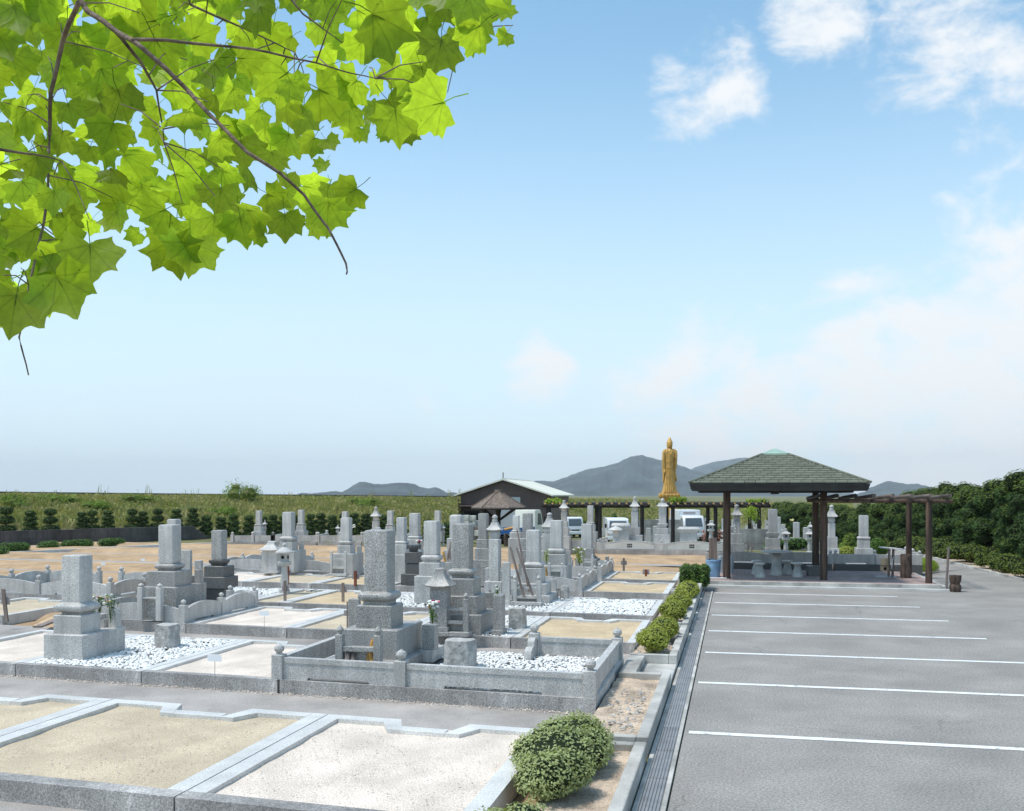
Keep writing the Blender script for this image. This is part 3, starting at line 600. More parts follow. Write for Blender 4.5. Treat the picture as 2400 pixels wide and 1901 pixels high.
# ---- embankment with weeds, levee wall on top
BL = bankline()
def bankpt(i, s):
    """point on the bank at polyline position i (float) and slope position s 0..1"""
    k = min(int(i), len(BL)-2); f = i-k; r = [BL[k][q]*(1-f)+BL[k+1][q]*f for q in range(5)]
    A = Vector(at(r[0], HZ, r[1])); B = Vector(at(r[0], HZ, r[2])); p = A.lerp(B, s); p.z = r[3]+(r[4]-r[3])*(s**.8); return p
mb = MB(); ni, ns = 96, 10; vs = []
for j in range(ns+1):
    for i in range(ni+1):
        p = bankpt(i/ni*(len(BL)-1), j/ns); p.z += .12*noise.noise((p.x*.25, p.y*.25, 0))-(.35 if j == 0 else .12); vs.append(tuple(p))
mb.add(vs, [(j*(ni+1)+i, j*(ni+1)+i+1, (j+1)*(ni+1)+i+1, (j+1)*(ni+1)+i) for j in range(ns) for i in range(ni)]); mb.build('embankment', M['bank'], smooth=60, kind='structure')
lv = thing('levee_wall', 'long low dark concrete levee wall on top of the weedy bank', 'wall', tuple(bankpt(2, 1)))
for i in range(0, 20):
    p, q = bankpt(i*.25, 1.0), bankpt((i+1)*.25, 1.0); d = (q-p).normalized()*.03; p, q = p+d, q-d
    nn = Vector((-(q-p).y, (q-p).x, 0)).normalized()*.5; zb = Vector((0, 0, 1))
    mb = MB(); mb.rings([[p-zb, q-zb, q-zb+nn, p-zb+nn], [p+zb*.12, q+zb*.12, q+zb*.12+nn, p+zb*.12+nn]]); mb.build('wall_panel', M['levee'], lv)
nW = 62000; ii = rng.uniform(0, len(BL)-1, nW)*.999; sfrac = rng.uniform(0, 1, nW)**.8*.97; V = np.zeros((nW*4, 3)); zz = np.array([0, 0, 1.])
for k in range(nW):
    p = bankpt(ii[k], sfrac[k]); cl = .5+.5*noise.noise((p.x*.22, p.y*.22, 4)); far = max(1, p.length/70)
    hgt = rng.uniform(.12, .34)*(.5+cl)*far; wd = rng.uniform(.018, .05)*far; a = rng.uniform(0, pi); dx, dy = cos(a)*wd, sin(a)*wd; lx, ly = rng.normal(0, .1, 2)
    b = np.array(p)+(0, 0, -.1); hgt *= 1-.62*max(0, (sfrac[k]-.72)/.25)
    V[4*k] = b+(-dx, -dy, 0); V[4*k+1] = b+(dx, dy, 0); V[4*k+2] = b+(dx*1.6+lx, dy*1.6+ly, hgt+.1); V[4*k+3] = b+(-dx*1.6+lx, -dy*1.6+ly, hgt+.1)
VT = []
for k in range(900):
    q = rng.uniform(0, 5.0); cl = noise.noise((q*9, 2, 1))
    if cl < rng.uniform(-.1, .45): continue
    p = bankpt(q, rng.uniform(.86, .97)); far = p.length/70; hgt = rng.uniform(.25, .62)*(.6+cl)*far; wd = rng.uniform(.012, .03)*far; lx = rng.normal(0, .08); a = rng.uniform(0, pi); dx, dy = cos(a)*wd, sin(a)*wd; b = np.array(p)
    VT += [b+(-dx, -dy, -.1), b+(dx, dy, -.1), b+(dx*.6+lx, dy*.6, hgt), b+(-dx*.6+lx, -dy*.6, hgt)]
V = np.concatenate([V, np.array(VT)]); nW += len(VT)//4
wd_ = npmesh('bank_weeds', V, np.arange(nW*4).reshape(-1, 4), M['weed'], kind='stuff'); tag(wd_, 'dry yellow-green weeds and reeds covering the long bank', 'weeds')

# ---- mountains
def ridge(name, prof, D, depth, seed, zb=-1.3):
    xs = np.arange(prof[0][0], prof[-1][0]+1, 3.0); ys = np.interp(xs, [p[0] for p in prof], [p[1] for p in prof]); n = len(xs); m = 16; vs = []
    for j in range(m+1):
        s = j/m; f = s*2 if s < .5 else (1-s)*2
        for i in range(n):
            t = D+(s-.5)*2*depth; h = (HZ-ys[i]+1.5*noise.noise((xs[i]*.09, seed, 0))*(ys[i] < 1155))/FPX*D
            h *= max(0, f)**.85*(1+.42*(1-f)*noise.noise((xs[i]*.022, s*5, seed))*2+.26*(1-f)*noise.noise((xs[i]*.08, s*14, seed)))
            p = at(xs[i], HZ, t); vs.append((p.x, p.y, zb+h if f > 0 else zb-5))
    return npmesh(name, vs, [(j*n+i, j*n+i+1, (j+1)*n+i+1, (j+1)*n+i) for j in range(m) for i in range(n-1)], M['hill'], kind='structure', smooth=True)
ridge('hills', [(590, 1163), (613, 1161.8), (625, 1158), (656, 1157.6), (678, 1159), (695, 1155.7), (706, 1151.5), (728, 1153), (767, 1149.5), (784, 1147.3), (803, 1150), (820, 1139), (842, 1126), (856, 1125.6), (876, 1131), (904, 1130.6), (929, 1128), (959, 1128.4), (970, 1131), (990, 1139), (1006, 1142), (1018, 1137.6), (1029, 1141), (1048, 1151.5), (1065, 1150.7), (1084, 1155.7), (1120, 1160), (1160, 1163)], 2600, 500, 1)
ridge('mountains', [(1120, 1160), (1180, 1142), (1242, 1128), (1256, 1123.7), (1298, 1125.6), (1328, 1115), (1356, 1104), (1380, 1096.5), (1414, 1091), (1447, 1082), (1480, 1066.5), (1503, 1064), (1530, 1071), (1560, 1079), (1592, 1087), (1622, 1098), (1660, 1108), (1720, 1122), (1800, 1140), (1900, 1158), (1980, 1164)], 3300, 900, 2)
ridge('mountains', [(1540, 1150), (1590, 1112), (1622, 1097), (1636, 1090.5), (1672, 1080.7), (1706, 1075.7), (1734, 1071), (1750, 1070), (1767, 1074.6), (1790, 1080.7), (1850, 1100), (1900, 1120), (1950, 1140), (2000, 1155), (2060, 1163)], 4300, 900, 3)
ridge('hills', [(1960, 1163), (2000, 1157), (2025, 1149.7), (2039, 1140.4), (2062, 1131), (2076, 1125), (2092, 1125), (2120, 1131), (2150, 1131), (2169, 1135), (2185, 1140.4), (2225, 1147), (2300, 1152), (2350, 1146), (2373, 1141), (2420, 1136), (2500, 1142), (2600, 1158)], 2900, 600, 4)
# ================================================================== GRAVES
GR = 'family gravestones in the cemetery'
def tiers_build(root, cx, cy, T, t, mats, zg, ext=0, zlast=None):
    """T: list of (kind, silhouette px, y top, y bottom) from the top down"""
    for i, (k, wp, ya, yb) in enumerate(T):
        W = fitw(cx, cy, wp); h = W/2; tf = t-.6*W; z1, z0 = zof(ya, tf), zof(yb, tf)
        if i == len(T)-1: z0 = zg
        m = M[mats.get(k, mats['*'])]
        mb = MB(); c = .006 if t < 30 else .003
        if k == 'sao': mb.sq([(h, h, z0), (h, h, z1-.03), (h-.006, h-.006, z1-.012), (h-.022, h-.022, z1-.002), (h-.04, h-.04, z1)], cx, cy, .008); nm = 'main_stone'
        elif k == 'round': mb.sq([(h, h, z0), (h, h, z1-.06), (h-.02, h-.02, z1-.025), (h-.06, h-.06, z1)], cx, cy, .02); nm = 'main_stone'
        elif k == 'cush':
            H = z1-z0; g = H*.5; pr = []
            for q in range(11):
                a = -pi/2+pi*q/10; pr.append((h-g*.75+g*.75*cos(a), h-g*.75+g*.75*cos(a), z0+H*.42+H*.42*sin(a)))
            pr = [(h*.80, h*.80, z0-.012), (h*.84, h*.84, z0)]+pr+[(h*.93-g*.75, h*.93-g*.75, z0+H*.9), (h*.84-g*.6, h*.84-g*.6, z1)]
            mb.sq(pr, cx, cy, .012); nm = 'cushion_stone'
        elif k == 'trap':
            mb.sq([(h*.74, h*.74, z0-.004), (h*.78, h*.78, z0+(z1-z0)*.2), (h*.98, h*.98, z0+(z1-z0)*.55), (h, h, z0+(z1-z0)*.6), (h, h, z1-.01), (h-.012, h-.012, z1)], cx, cy, .008); nm = 'cushion_stone'
        elif k == 'lotus':
            H = z1-z0; mb.lathe([(h*.55, z0), (h*.7, z0+H*.1), (h*.6, z0+H*.25), (h*.85, z0+H*.6), (h*.92, z1-H*.1), (h*.6, z1)], cx, cy, 20)
            for q in range(16):
                a = 2*pi*q/16; rr = h*(.86 if q % 2 else .93); mb.blob((cx+rr*cos(a), cy+rr*sin(a), z0+H*(.62 if q % 2 else .74)), (h*.17, h*.17, H*.3), 8, 5)
            nm = 'lotus_stone'
        elif k == 'neck': mb.sq([(h, h, z0), (h, h, z1-.008), (h-.008, h-.008, z1)], cx, cy, c); nm = 'neck_stone'
        else:
            e = ext if i == len(T)-1 else 0
            mb.sq([(h, h+e/2, z0), (h, h+e/2, z1-.012), (h-.010, h+e/2-.010, z1)], cx, cy+e/2, .008); nm = 'base_stone'
        mb.build(nm, m, root)
def vase_pair(root, cx, cy, zb, hx, m, h=.3, s=.13):
    for sx in (-1, 1):
        mb = MB(); mb.sq([(s/2, s/2, zb), (s/2, s/2, zb+h-.006), (s/2-.006, s/2-.006, zb+h)], cx+sx*hx, cy, .005); v = mb.build('vase_stone', m, root)
        MB().lathe([(.028, zb+h), (.030, zb+h+.035), (.036, zb+h+.045), (.03, zb+h+.046)], cx+sx*hx, cy, 12).build('metal_cup', M['steel'], v)
def grave(pc, t, T, label, mats=None, zg=.2, ext=0, vases=0, vz=None, incense=False, name='gravestone'):
    X, Y = xy(pc, t); mats = mats or {'*': 'granite'}
    r = thing(name, label, 'gravestone', (X, Y, zg), GR)
    tiers_build(r, X, Y, T, t, mats, zg, ext)
    if vases:
        W = fitw(X, Y, T[-1][1]); tf = t-.6*W; zb = zof(T[-1][2], tf); m = M[mats['*']]
        yv = Y+W/2+max(ext, .01)-.13
        vase_pair(r, X, yv, zb if ext else zg, W/2-.09, m, vases)
        if incense: MB().box(X-.11, X+.11, yv-.1, yv+.1, zb, zb+.13).box(X-.07, X+.07, yv-.105, yv+.06, zb+.135, zb+.2).build('incense_stone', m, r)
    return r
g1 = grave(181, 14.45, [('sao', 74, 1302, 1414), ('cush', 114, 1415, 1436), ('neck', 74, 1437, 1443), ('base', 112, 1443.5, 1489), ('base', 156, 1489.5, 1537)],
  'plain light grey gravestone nearest at left, with chrysanthemums in its vase', ext=.38, vases=.27, incense=True)
g2 = grave(398, 18.9, [('sao', 54, 1230, 1320), ('cush', 74, 1321, 1334), ('neck', 56, 1334.5, 1339), ('base', 104, 1340, 1376), ('base', 124, 1376.5, 1412)],
  'mid grey gravestone inside the curved stone fence, left middle', {'*': 'granite_dark', 'sao': 'granite'}, ext=.4, vases=.26, incense=True)
for (u, v, h, w_) in ():
    pass
g3 = grave(514, 21.8, [('sao', 38, 1243, 1312), ('trap', 50, 1313, 1327), ('base', 72, 1327.5, 1353), ('base', 90, 1353.5, 1380), ('base', 66, 1380.5, 1400)],
  'gravestone with near-black lower tiers between two plots, left centre', {'*': 'granite_black', 'sao': 'granite_dark'}, vases=.3)
grave(408, 23.8, [('sao', 34, 1217, 1300), ('cush', 48, 1300.5, 1312), ('base', 60, 1313, 1340), ('base', 76, 1341, 1370)],
  'grey gravestone mostly hidden behind the fenced left middle one')
g5 = grave(890, 13.75, [('sao', 73, 1243, 1388), ('cush', 104, 1387, 1410), ('neck', 78, 1410.5, 1420), ('base', 112, 1421, 1477), ('base', 170, 1478, 1541)],
  'tallest speckled gravestone in the walled enclosure at front centre', {'*': 'granite_dark'}, zg=.34, ext=.3)
g5b = MB().box(g5.location.x-.55, g5.location.x+.52, g5.location.y-.55, g5.location.y+1.15, .19, .338, .008).build('platform_stone', M['granite_dark'], g5)
g6 = grave(1085, 17.1, [('sao', 50, 1228, 1333), ('cush', 72, 1333, 1349), ('neck', 52, 1349.5, 1356), ('base', 86, 1357, 1397), ('base', 112, 1398, 1441), ('base', 140, 1442, 1483)],
  'speckled gravestone behind the three-shelf rack, right of the tallest one', {'*': 'granite_dark'}, ext=.35, vases=.28, incense=True)
g7 = grave(1251, 22.0, [('sao', 36, 1242.5, 1318), ('cush', 53, 1318, 1331), ('base', 56, 1332, 1368), ('base', 84, 1369, 1396), ('base', 104, 1396.5, 1422)],
  'pale gravestone behind the rack of tall leaning wooden staves', ext=.35, vases=.28, incense=True)
g8 = grave(1160, 21.6, [('sao', 26, 1264, 1363), ('base', 50, 1363.5, 1395)], 'slim pale gravestone without cushion, under the big stone jewel finial', ext=.3, vases=.2)
g9 = grave(1305, 25.9, [('sao', 31, 1219.7, 1284), ('cush', 44, 1284, 1298), ('base', 52, 1299, 1326), ('base', 64, 1326.5, 1352)],
  'light grey gravestone between the two yellow-green bouquets', ext=.3, vases=.35, incense=True)
g10 = grave(1376, 31.0, [('sao', 27, 1228, 1285), ('base', 38, 1285.5, 1310), ('base', 56, 1310.5, 1330)], 'plain gravestone with dark tier, right of the tall yellow bouquet', {'*': 'granite_dark', 'sao': 'granite'}, vases=.4)
grave(1070, 33, [('round', 33, 1206.6, 1262), ('base', 46, 1262, 1290), ('base', 60, 1290, 1315)], 'grey gravestone peeping over the speckled grave, by the wrapped stone pile', zg=.1)
g12 = grave(1133, 25.8, [('sao', 25, 1203.5, 1263.5), ('base', 33, 1264, 1285), ('base', 42, 1285.5, 1312), ('base', 48, 1312.5, 1345)], 'tall blue-grey gravestone left of the big jewel-topped stupa', {'*': 'granite_dark'})
grave(1210, 35, [('sao', 16.5, 1208, 1242), ('cush', 23, 1242, 1247), ('base', 31, 1247.5, 1262), ('base', 38, 1262, 1280)], 'small yellowish gravestone in front of the grey roller shutter', {'*': 'granite', 'sao': 'granite_pale'}, zg=.1)
g14 = grave(1237, 27.5, [('sao', 25, 1203, 1262), ('base', 34, 1262.5, 1290), ('base', 44, 1290.5, 1330)], 'tall dark slab gravestone before the blue truck bed', {'*': 'granite_dark'})
g15 = grave(1013, 21.7, [('sao', 40, 1221, 1300), ('cush', 54, 1299.5, 1314), ('neck', 40, 1314.5, 1319), ('base', 62, 1319.5, 1351), ('base', 84, 1351.5, 1400)],
  'light gravestone left of the speckled one, behind the curved-roof lantern', ext=.3, vases=.25)
grave(941.5, 27.0, [('sao', 26, 1212.7, 1267), ('cush', 36, 1267, 1276), ('base', 42, 1276.5, 1300), ('base', 54, 1300.5, 1330)], 'gravestone just right of the tallest one, lower of the pair', ext=.2)
grave(972.5, 30.5, [('sao', 27, 1203, 1255), ('cush', 35, 1255, 1263), ('base', 40, 1263.5, 1290), ('base', 52, 1290.5, 1316)], 'gravestone rising behind the black lotus bowl stone', zg=.15)
g18 = grave(812, 29.3, [('sao', 28, 1213.6, 1267), ('cush', 39, 1267, 1275.5), ('neck', 30, 1275.6, 1278), ('base', 43, 1278.5, 1298), ('base', 70, 1298.5, 1336)], 'pale gravestone with two-post rack left of the tallest speckled one', ext=.2, vases=.2)
g19 = grave(677, 29.8, [('sao', 31, 1200, 1257), ('cush', 46, 1257, 1267), ('neck', 34, 1267.2, 1269.5), ('base', 43, 1270, 1291), ('base', 68, 1291.5, 1316)], 'pale gravestone behind the house-shaped stone lantern', ext=.2, vases=.2, zg=.25)
grave(886, 24.6, [('sao', 14, 1236, 1300), ('base', 20, 1300, 1330)], 'narrow stone slab hidden behind the tallest gravestone')
# dark lotus-bowl base without main stone
gl = grave(969.5, 26.0, [('lotus', 43, 1277, 1294), ('base', 42, 1295, 1320), ('base', 39, 1321, 1346), ('base', 60, 1346, 1375)], 'black lotus-petal bowl on polished dark stone blocks', {'*': 'granite_black'})
gl['group'] = 'stone pagodas and lanterns'; gl['category'] = 'stone base'
# the far left row near the topiary shrubs
for (pc, wd, y0, lb) in ((607, 16, 1197, 'small far gravestone at the left end of the topiary row'), (706, 16, 1195, 'small far gravestone, second from left before the topiary'),
        (809, 16, 1199, 'small far gravestone half hidden above the pale racked one'), (915, 16, 1197, 'small far gravestone just left of the leaning pair, before the topiary'), (1026, 15.5, 1197, 'small far gravestone nearest the brown barn, before the topiary')):
    grave(pc, 50, [('sao', wd, y0, y0+32), ('trap' if wd > 15.8 else 'cush', wd*1.4, y0+32, y0+37), ('base', wd*1.5, y0+37.3, y0+49), ('base', wd*2.1, y0+49.3, y0+60)], lb, zg=.2, vases=.2)
# ---- the row of taller graves in front of the vehicles and under the shelter
grave(1384, 44, [('sao', 14.5, 1185, 1224), ('trap', 20, 1224, 1229), ('base', 24, 1229.3, 1246), ('base', 34, 1246.3, 1262)], 'gravestone standing before the left far pergola post, above the panelled wall', zg=.2)
g5t = grave(1811, 35.6, [('sao', 22.5, 1193.5, 1248), ('trap', 31, 1248, 1261), ('base', 35, 1261.5, 1284), ('base', 38, 1284.3, 1304)], 'tallest dark grey gravestone seen in the middle of the shelter opening', {'*': 'granite_dark'}, zg=.35)
g7t = grave(2024, 36.0, [('sao', 23.5, 1208, 1257), ('cush', 33, 1257, 1265.5), ('base', 31, 1266.5, 1285), ('base', 44, 1285.5, 1306)], 'pale gravestone under the right pergola, beside the road', zg=.35, vases=.25)

# ---- pagodas (five-ring stupas)
def roofring(mb, cx, cy, w, z0, h, flare=.06, neck=.3):
    rs = []
    for q in range(7):
        s = q/6; r = w*(neck+(1-neck)*(1-s)**1.7); z = z0+h*s
        ring = []
        for side in range(4):
            for k in range(6):
                u = -1+2*k/6; a = side*pi/2; x, y = (u*r, -r); lift = flare*abs(u)**3*(r/w)**2
                if k == 0: lift = flare*(r/w)**2
                ring.append((cx+x*cos(a)-y*sin(a), cy+x*sin(a)+y*cos(a), z+lift))
        rs.append(ring)
    base = [(cx+(x-cx)*.93, cy+(y-cy)*.93, z-.35*h*.25) for x, y, z in rs[0]]
    mb.rings([base]+rs)
def gorinto(pc, t, y_top, y_roof0, y_roof1, roofw, y_ball1, bodyw, y_body1, bases, label, m='granite', zg=.2, jewel=.35):
    X, Y = xy(pc, t); r = thing('stone_pagoda', label, 'stone pagoda', (X, Y, zg), 'stone pagodas and lanterns')
    Z = lambda y: zof(y, t); s = t/FPX
    wr = fitw(X, Y, roofw)/2; wb = fitw(X, Y, bodyw)/2
    mb = MB(); roofring(mb, X, Y, wr, Z(y_roof1), Z(y_roof0)-Z(y_roof1), wr*.12, .42); mb.build('roof_stone', M[m], r)
    hj = Z(y_top)-Z(y_roof0); rj = wr*.40
    MB().lathe([(rj*.8, Z(y_roof0)), (rj*.95, Z(y_roof0)+hj*.25), (rj*.9, Z(y_roof0)+hj*.33), (rj*.55, Z(y_roof0)+hj*.40), (rj*.95, Z(y_roof0)+hj*.58), (rj*.9, Z(y_roof0)+hj*.78), (rj*.4, Z(y_roof0)+hj*.93), (.004, Z(y_top))], X, Y, 16).build('jewel', M[m], r)
    h = Z(y_roof1)-Z(y_ball1); zb = Z(y_ball1); rb = wb*1.02
    MB().lathe([(rb*.75, zb), (rb*.98, zb+h*.25), (rb*1.05, zb+h*.5), (rb*.95, zb+h*.78), (rb*.7, zb+h*1.0)], X, Y, 18).build('round_stone', M[m], r)
    MB().sq([(wb, wb, Z(y_body1)), (wb, wb, zb-.006), (wb-.006, wb-.006, zb)], X, Y, .006).build('body_stone', M[m], r)
    y0 = y_body1
    for i, (w_, yb) in enumerate(bases):
        W = fitw(X, Y, w_)/2; z1 = Z(y0)-.003; z0 = Z(yb) if i < len(bases)-1 else zg
        MB().sq([(W, W, z0), (W, W, z1-.01), (W-.01, W-.01, z1)], X, Y, .006).build('base_stone', M[m], r); y0 = yb
    return r
gorinto(1160, 25.5, 1206, 1224, 1242, 42, 1263, 30, 1330, [(46, 1360)], 'large five-ring stone pagoda with jewel finial and flared roof at centre')
gorinto(1288, 31, 1201, 1215, 1235, 40, 1250, 34, 1290, [(50, 1330)], 'five-ring stone pagoda with wide roof behind the pale centre-right grave')
gorinto(881, 48, 1187, 1198, 1210, 28, 1221, 18, 1240, [(24, 1252), (34, 1268)], 'slender five-ring pagoda before the topiary, just above the tallest gravestone')
gorinto(1322, 43, 1172, 1180, 1191, 24, 1200, 14.5, 1222, [(20, 1236), (26, 1256), (34, 1270)], 'five-ring pagoda in front of the left end of the far pergola')
gorinto(1488, 44.5, 1163.5, 1175, 1187, 25, 1199, 17, 1235, [(25.5, 1254), (39, 1270)], 'five-ring pagoda on the panelled wall, left of the two', zg=.25)
gorinto(1726.5, 35.4, 1182, 1194, 1207, 28, 1220, 17, 1250, [(27, 1273), (34, 1297)], 'dark five-ring pagoda beside the left shelter post', 'granite_dark', zg=.35)
gorinto(1949, 36, 1183, 1196, 1211, 31, 1226, 17.5, 1258, [(28, 1284), (36, 1305)], 'five-ring pagoda half hidden by the right shelter posts', zg=.35)
# roofed tower stone on the wall (right of the pair)
X, Y = xy(1553, 44.5); r = thing('roofed_gravestone', 'roofed gravestone with ball finial on the panelled wall, right of the pair', 'gravestone', (X, Y, .25), GR)
tiers_build(r, X, Y, [('base', 18, 1187, 1227), ('trap', 24, 1227, 1237.5), ('base', 28.5, 1238, 1253), ('base', 38.5, 1253.3, 1270)], 44.5, {'*': 'granite'}, .25)
mb = MB(); W = fitw(X, Y, 29)/2; z0 = zof(1187, 44.5); roofring(mb, X, Y, W, z0, .16, .03, .6); mb.build('roof_stone', M['granite'], r)
MB().lathe([(.05, z0+.15), (.08, z0+.2), (.09, z0+.28), (.05, z0+.35), (.004, z0+.38)], X, Y, 12).build('finial', M['granite'], r)

# ---- lanterns
def lantern(pc, t, y_top, y_bot, capw, label, zb=None, style='round', m='granite', loc=None):
    X, Y = xy(pc, t); s = t/FPX; zt = zof(y_top, t); z0 = zof(y_bot, t) if zb is None else zb; H = zt-z0; w_ = capw*s/2
    r = thing('stone_lantern', label, 'stone lantern', (X, Y, z0), 'stone lanterns'); g = M[m]; L = lambda f: z0+H*f
    n = 6 if style == 'hex' else 20
    MB().lathe([(w_*.62, L(0)), (w_*.62, L(.06)), (w_*.45, L(.08))], X, Y, n if style == 'hex' else 16).build('base', g, r)
    MB().lathe([(w_*.33, L(.08)), (w_*.46, L(.22)), (w_*.36, L(.42)), (w_*.34, L(.52))], X, Y, 16).build('shaft', g, r)
    MB().lathe([(w_*.4, L(.52)), (w_*.78, L(.56)), (w_*.8, L(.62)), (w_*.5, L(.63))], X, Y, n).build('platform', g, r)
    fb = MB().sq([(w_*.44, w_*.44, L(.63)), (w_*.44, w_*.44, L(.79))], X, Y, w_*.12).build('light_box', g, r)
    a = math.atan2(-Y, -X)
    mb = MB()
    for dx, dy in ((0, -1), (1, 0), (-1, 0), (0, 1)):
        cx, cy = X+dx*w_*.443, Y+dy*w_*.443; q = w_*.2; rr = []
        tang = Vector((-dy, dx, 0))
        ring = lambda off: [tuple(Vector((cx+dx*off, cy+dy*off, L(.71)))+tang*q*cos(2*pi*k/12)+Vector((0, 0, q*sin(2*pi*k/12)))) for k in range(12)]
        mb.rings([ring(-.01), ring(.004)])
    mb.build('window', M['hole_shade'], fb)
    if style == 'square':
        mb = MB(); roofring(mb, X, Y, w_*.9, L(.79), H*.11, w_*.1, .3); mb.build('roof', g, r)
    else:
        MB().lathe([(w_*.9, L(.785)), (w_, L(.80)), (w_*.95, L(.825)), (w_*.62, L(.86)), (w_*.3, L(.91)), (w_*.22, L(.915))], X, Y, n if style == 'hex' else 20).build('roof', g, r)
    MB().lathe([(w_*.2, L(.905)), (w_*.26, L(.94)), (w_*.22, L(.97)), (.004, L(1))], X, Y, 12).build('jewel', g, r)
    return r
lantern(666.5, 23.9, 1272, 1381, 41, 'waisted stone lantern with round window and mushroom roof, left of centre', zb=.2)
lantern(1666, 46, 1219, 1272, 22, 'stone lantern before the box truck, farther and left of the pair', zb=.25, style='square')
lantern(1699, 42, 1234, 1285, 23, 'nearer stone lantern with round window beside the left shelter post', zb=.25, style='square')
lantern(1842, 36.5, 1238, 1303, 25, 'stone lantern right of the dark gravestone under the shelter', zb=.35, style='square')
lantern(1898, 37.6, 1240, 1303, 25, 'stone lantern peeping left of the right shelter post', zb=.35, style='square')
lantern(1899, 50, 1223, 1275, 15, 'small far stone lantern at the foot of the cypress hedge', zb=0, style='square')
lantern(1039, 50, 1226, 1262, 12, 'tiny distant stone lantern left of the wrapped stone pile', zb=0, style='square')
lantern(792, 50, 1230, 1262, 13, 'tiny distant stone lantern left of the hidden gravestone', zb=.2, style='square')
lantern(621, 50.5, 1218, 1262, 11, 'tiny distant stone lantern beside the leftmost far gravestone', zb=.2, style='square')
# mushroom-topped pillar & T-shaped one on the right wall row
X, Y = xy(1443, 43.2); r = thing('stone_lantern', 'snow-cap stone lantern on a slender pillar before the white van', 'stone lantern', (X, Y, .3), 'stone lanterns')
MB().lathe([(.27, .3), (.27, .34), (.15, .36), (.12, .55), (.10, .72)], X, Y, 8).build('shaft', M['granite_pale'], r)
MB().sq([(.13, .13, .72), (.13, .13, .98)], X, Y, .03).build('light_box', M['granite_pale'], r)
MB().lathe([(.28, .98), (.30, 1.02), (.24, 1.10), (.08, 1.16), (.01, 1.2)], X, Y, 18).build('roof', M['granite_pale'], r)
# box-shaped altar
def house(pc, t, wpx, y0, y1, label, d=.5, roofw=1.2, curved=False, zb=.25, m='granite'):
    X, Y = xy(pc, t); s = t/FPX; w_ = wpx*s/2*.95; zt = zof(y0, t); r = thing('stone_shrine', label, 'stone shrine', (X, Y, zb), 'stone shrines and house-shaped stones')
    hr = (zt-zb)*.28
    MB().box(X-w_*1.05, X+w_*1.05, Y-d*.55, Y+d*.55, zb, zb+.07).build('plinth', M[m], r)
    MB().box(X-w_*.9, X+w_*.9, Y-d*.45, Y+d*.45, zb+.072, zt-hr).build('body', M[m], r)
    mb = MB()
    if curved:
        roofring(mb, X, Y, w_*roofw, zt-hr, hr*.85, .02, .35)
        mb.box(X-w_*.5, X+w_*.5, Y-.06, Y+.06, zt-hr*.2, zt, .02)
    else: mb.sq([(w_*.95, d*.5, zt-hr), (w_*roofw, d*.62, zt-hr*.55), (w_*roofw, d*.62, zt-hr*.35), (w_*1.0, d*.45, zt)], X, Y, .01)
    mb.build('roof', M[m], r); return r
house(1614, 43.6, 45, 1235, 1273, 'box-shaped stone altar with flat eaves in front of the truck', .55, 1.22)
house(638, 29.5, 44, 1268, 1318, 'house-shaped stone lantern with curved roof, left of the pale grave', .42, 1.15, True, .25)
house(1032, 16.5, 48, 1331, 1420, 'small stone lantern with curved cap roof left of the speckled grave', .28, 1.35, True, .3, 'granite_dark')
house(1456, 44, 42, 1226, 1268, 'carved stone altar block behind the snow-cap lantern', .5, 1.1, False, .25)

# ---- stave racks
def rack(px0, px1, t, y_fin, y_post, bars, zb, label, m='granite_dark', pw=12.5, slab=True, bh=.03):
    A = Vector(xy(px0, t)); s = t/FPX; w_ = (px1-px0)*s/CC; x0, x1 = A.x, A.x+w_; Y = A.y; h = pw*s/2*.9; g = M[m]
    r = thing('stave_rack', label, 'stave rack', ((x0+x1)/2, Y, zb), 'stone racks for wooden grave staves')
    for x in (x0, x1):
        p = MB().sq([(h, h, zb), (h, h, zof(y_post, t)-.008), (h-.008, h-.008, zof(y_post, t))], x, Y, .006).build('post', g, r)
        z = zof(y_post, t); H = zof(y_fin, t)-z
        MB().lathe([(h*.55, z), (h*.6, z+H*.18), (h*1.0, z+H*.45), (h*.85, z+H*.65), (h*.3, z+H*.85), (.003, z+H)], x, Y, 14).build('finial', g, p)
    for (ya, yb) in bars: MB().box(x0+h, x1-h, Y-h*.8, Y+h*.8, zof(yb, t), zof(ya, t)).build('bar', g, r)
    if slab: MB().box(x0-h*1.6, x1+h*1.6, Y-.14, Y+.14, zb-.03, zb+.035).build('foot_slab', g, r)
    MB().box(x0+h*1.1, x1-h*1.1, Y+h*1.05, Y+h*1.3, zb+.04, zof(bars[-1][0], t)).build('back_panel', M['granite_dark'], r)
    return r
rack(797, 889, 12.95, 1464, 1486, [(1514, 1525)], .30, 'two-post stone rack with wooden slats inside the front enclosure', pw=20)
rack(1021.5, 1093, 16.45, 1387, 1402, [(1423, 1430), (1453, 1461)], .26, 'three-shelf stone rack in front of the speckled grave right of centre', pw=14)
rack(1207.5, 1263, 21.2, 1346, 1360, [(1375, 1380), (1397, 1402)], .24, 'stone rack holding two tall leaning wooden staves', 'granite', pw=11.5)
rack(331, 378, 18.3, 1366, 1376, [(1399, 1403)], .24, 'pair of short stone posts inside the curved fence, left middle', 'granite', pw=15, slab=False)
rack(777, 811, 28.6, 1291, 1297, [(1309, 1313), (1328, 1333)], .25, 'two-post stone rack in front of the pale grave left of the tallest one', 'granite', pw=6.5)
rack(1288, 1317, 25.1, 1318, 1325, [(1336, 1340)], .26, 'small stone rack before the light grey grave with bouquets', 'granite', pw=7)
rack(1364, 1388, 30.2, 1298, 1304, [(1315, 1319), (1328, 1331)], .22, 'far stone rack in front of the dark-tiered grave on the right', 'granite', pw=6)
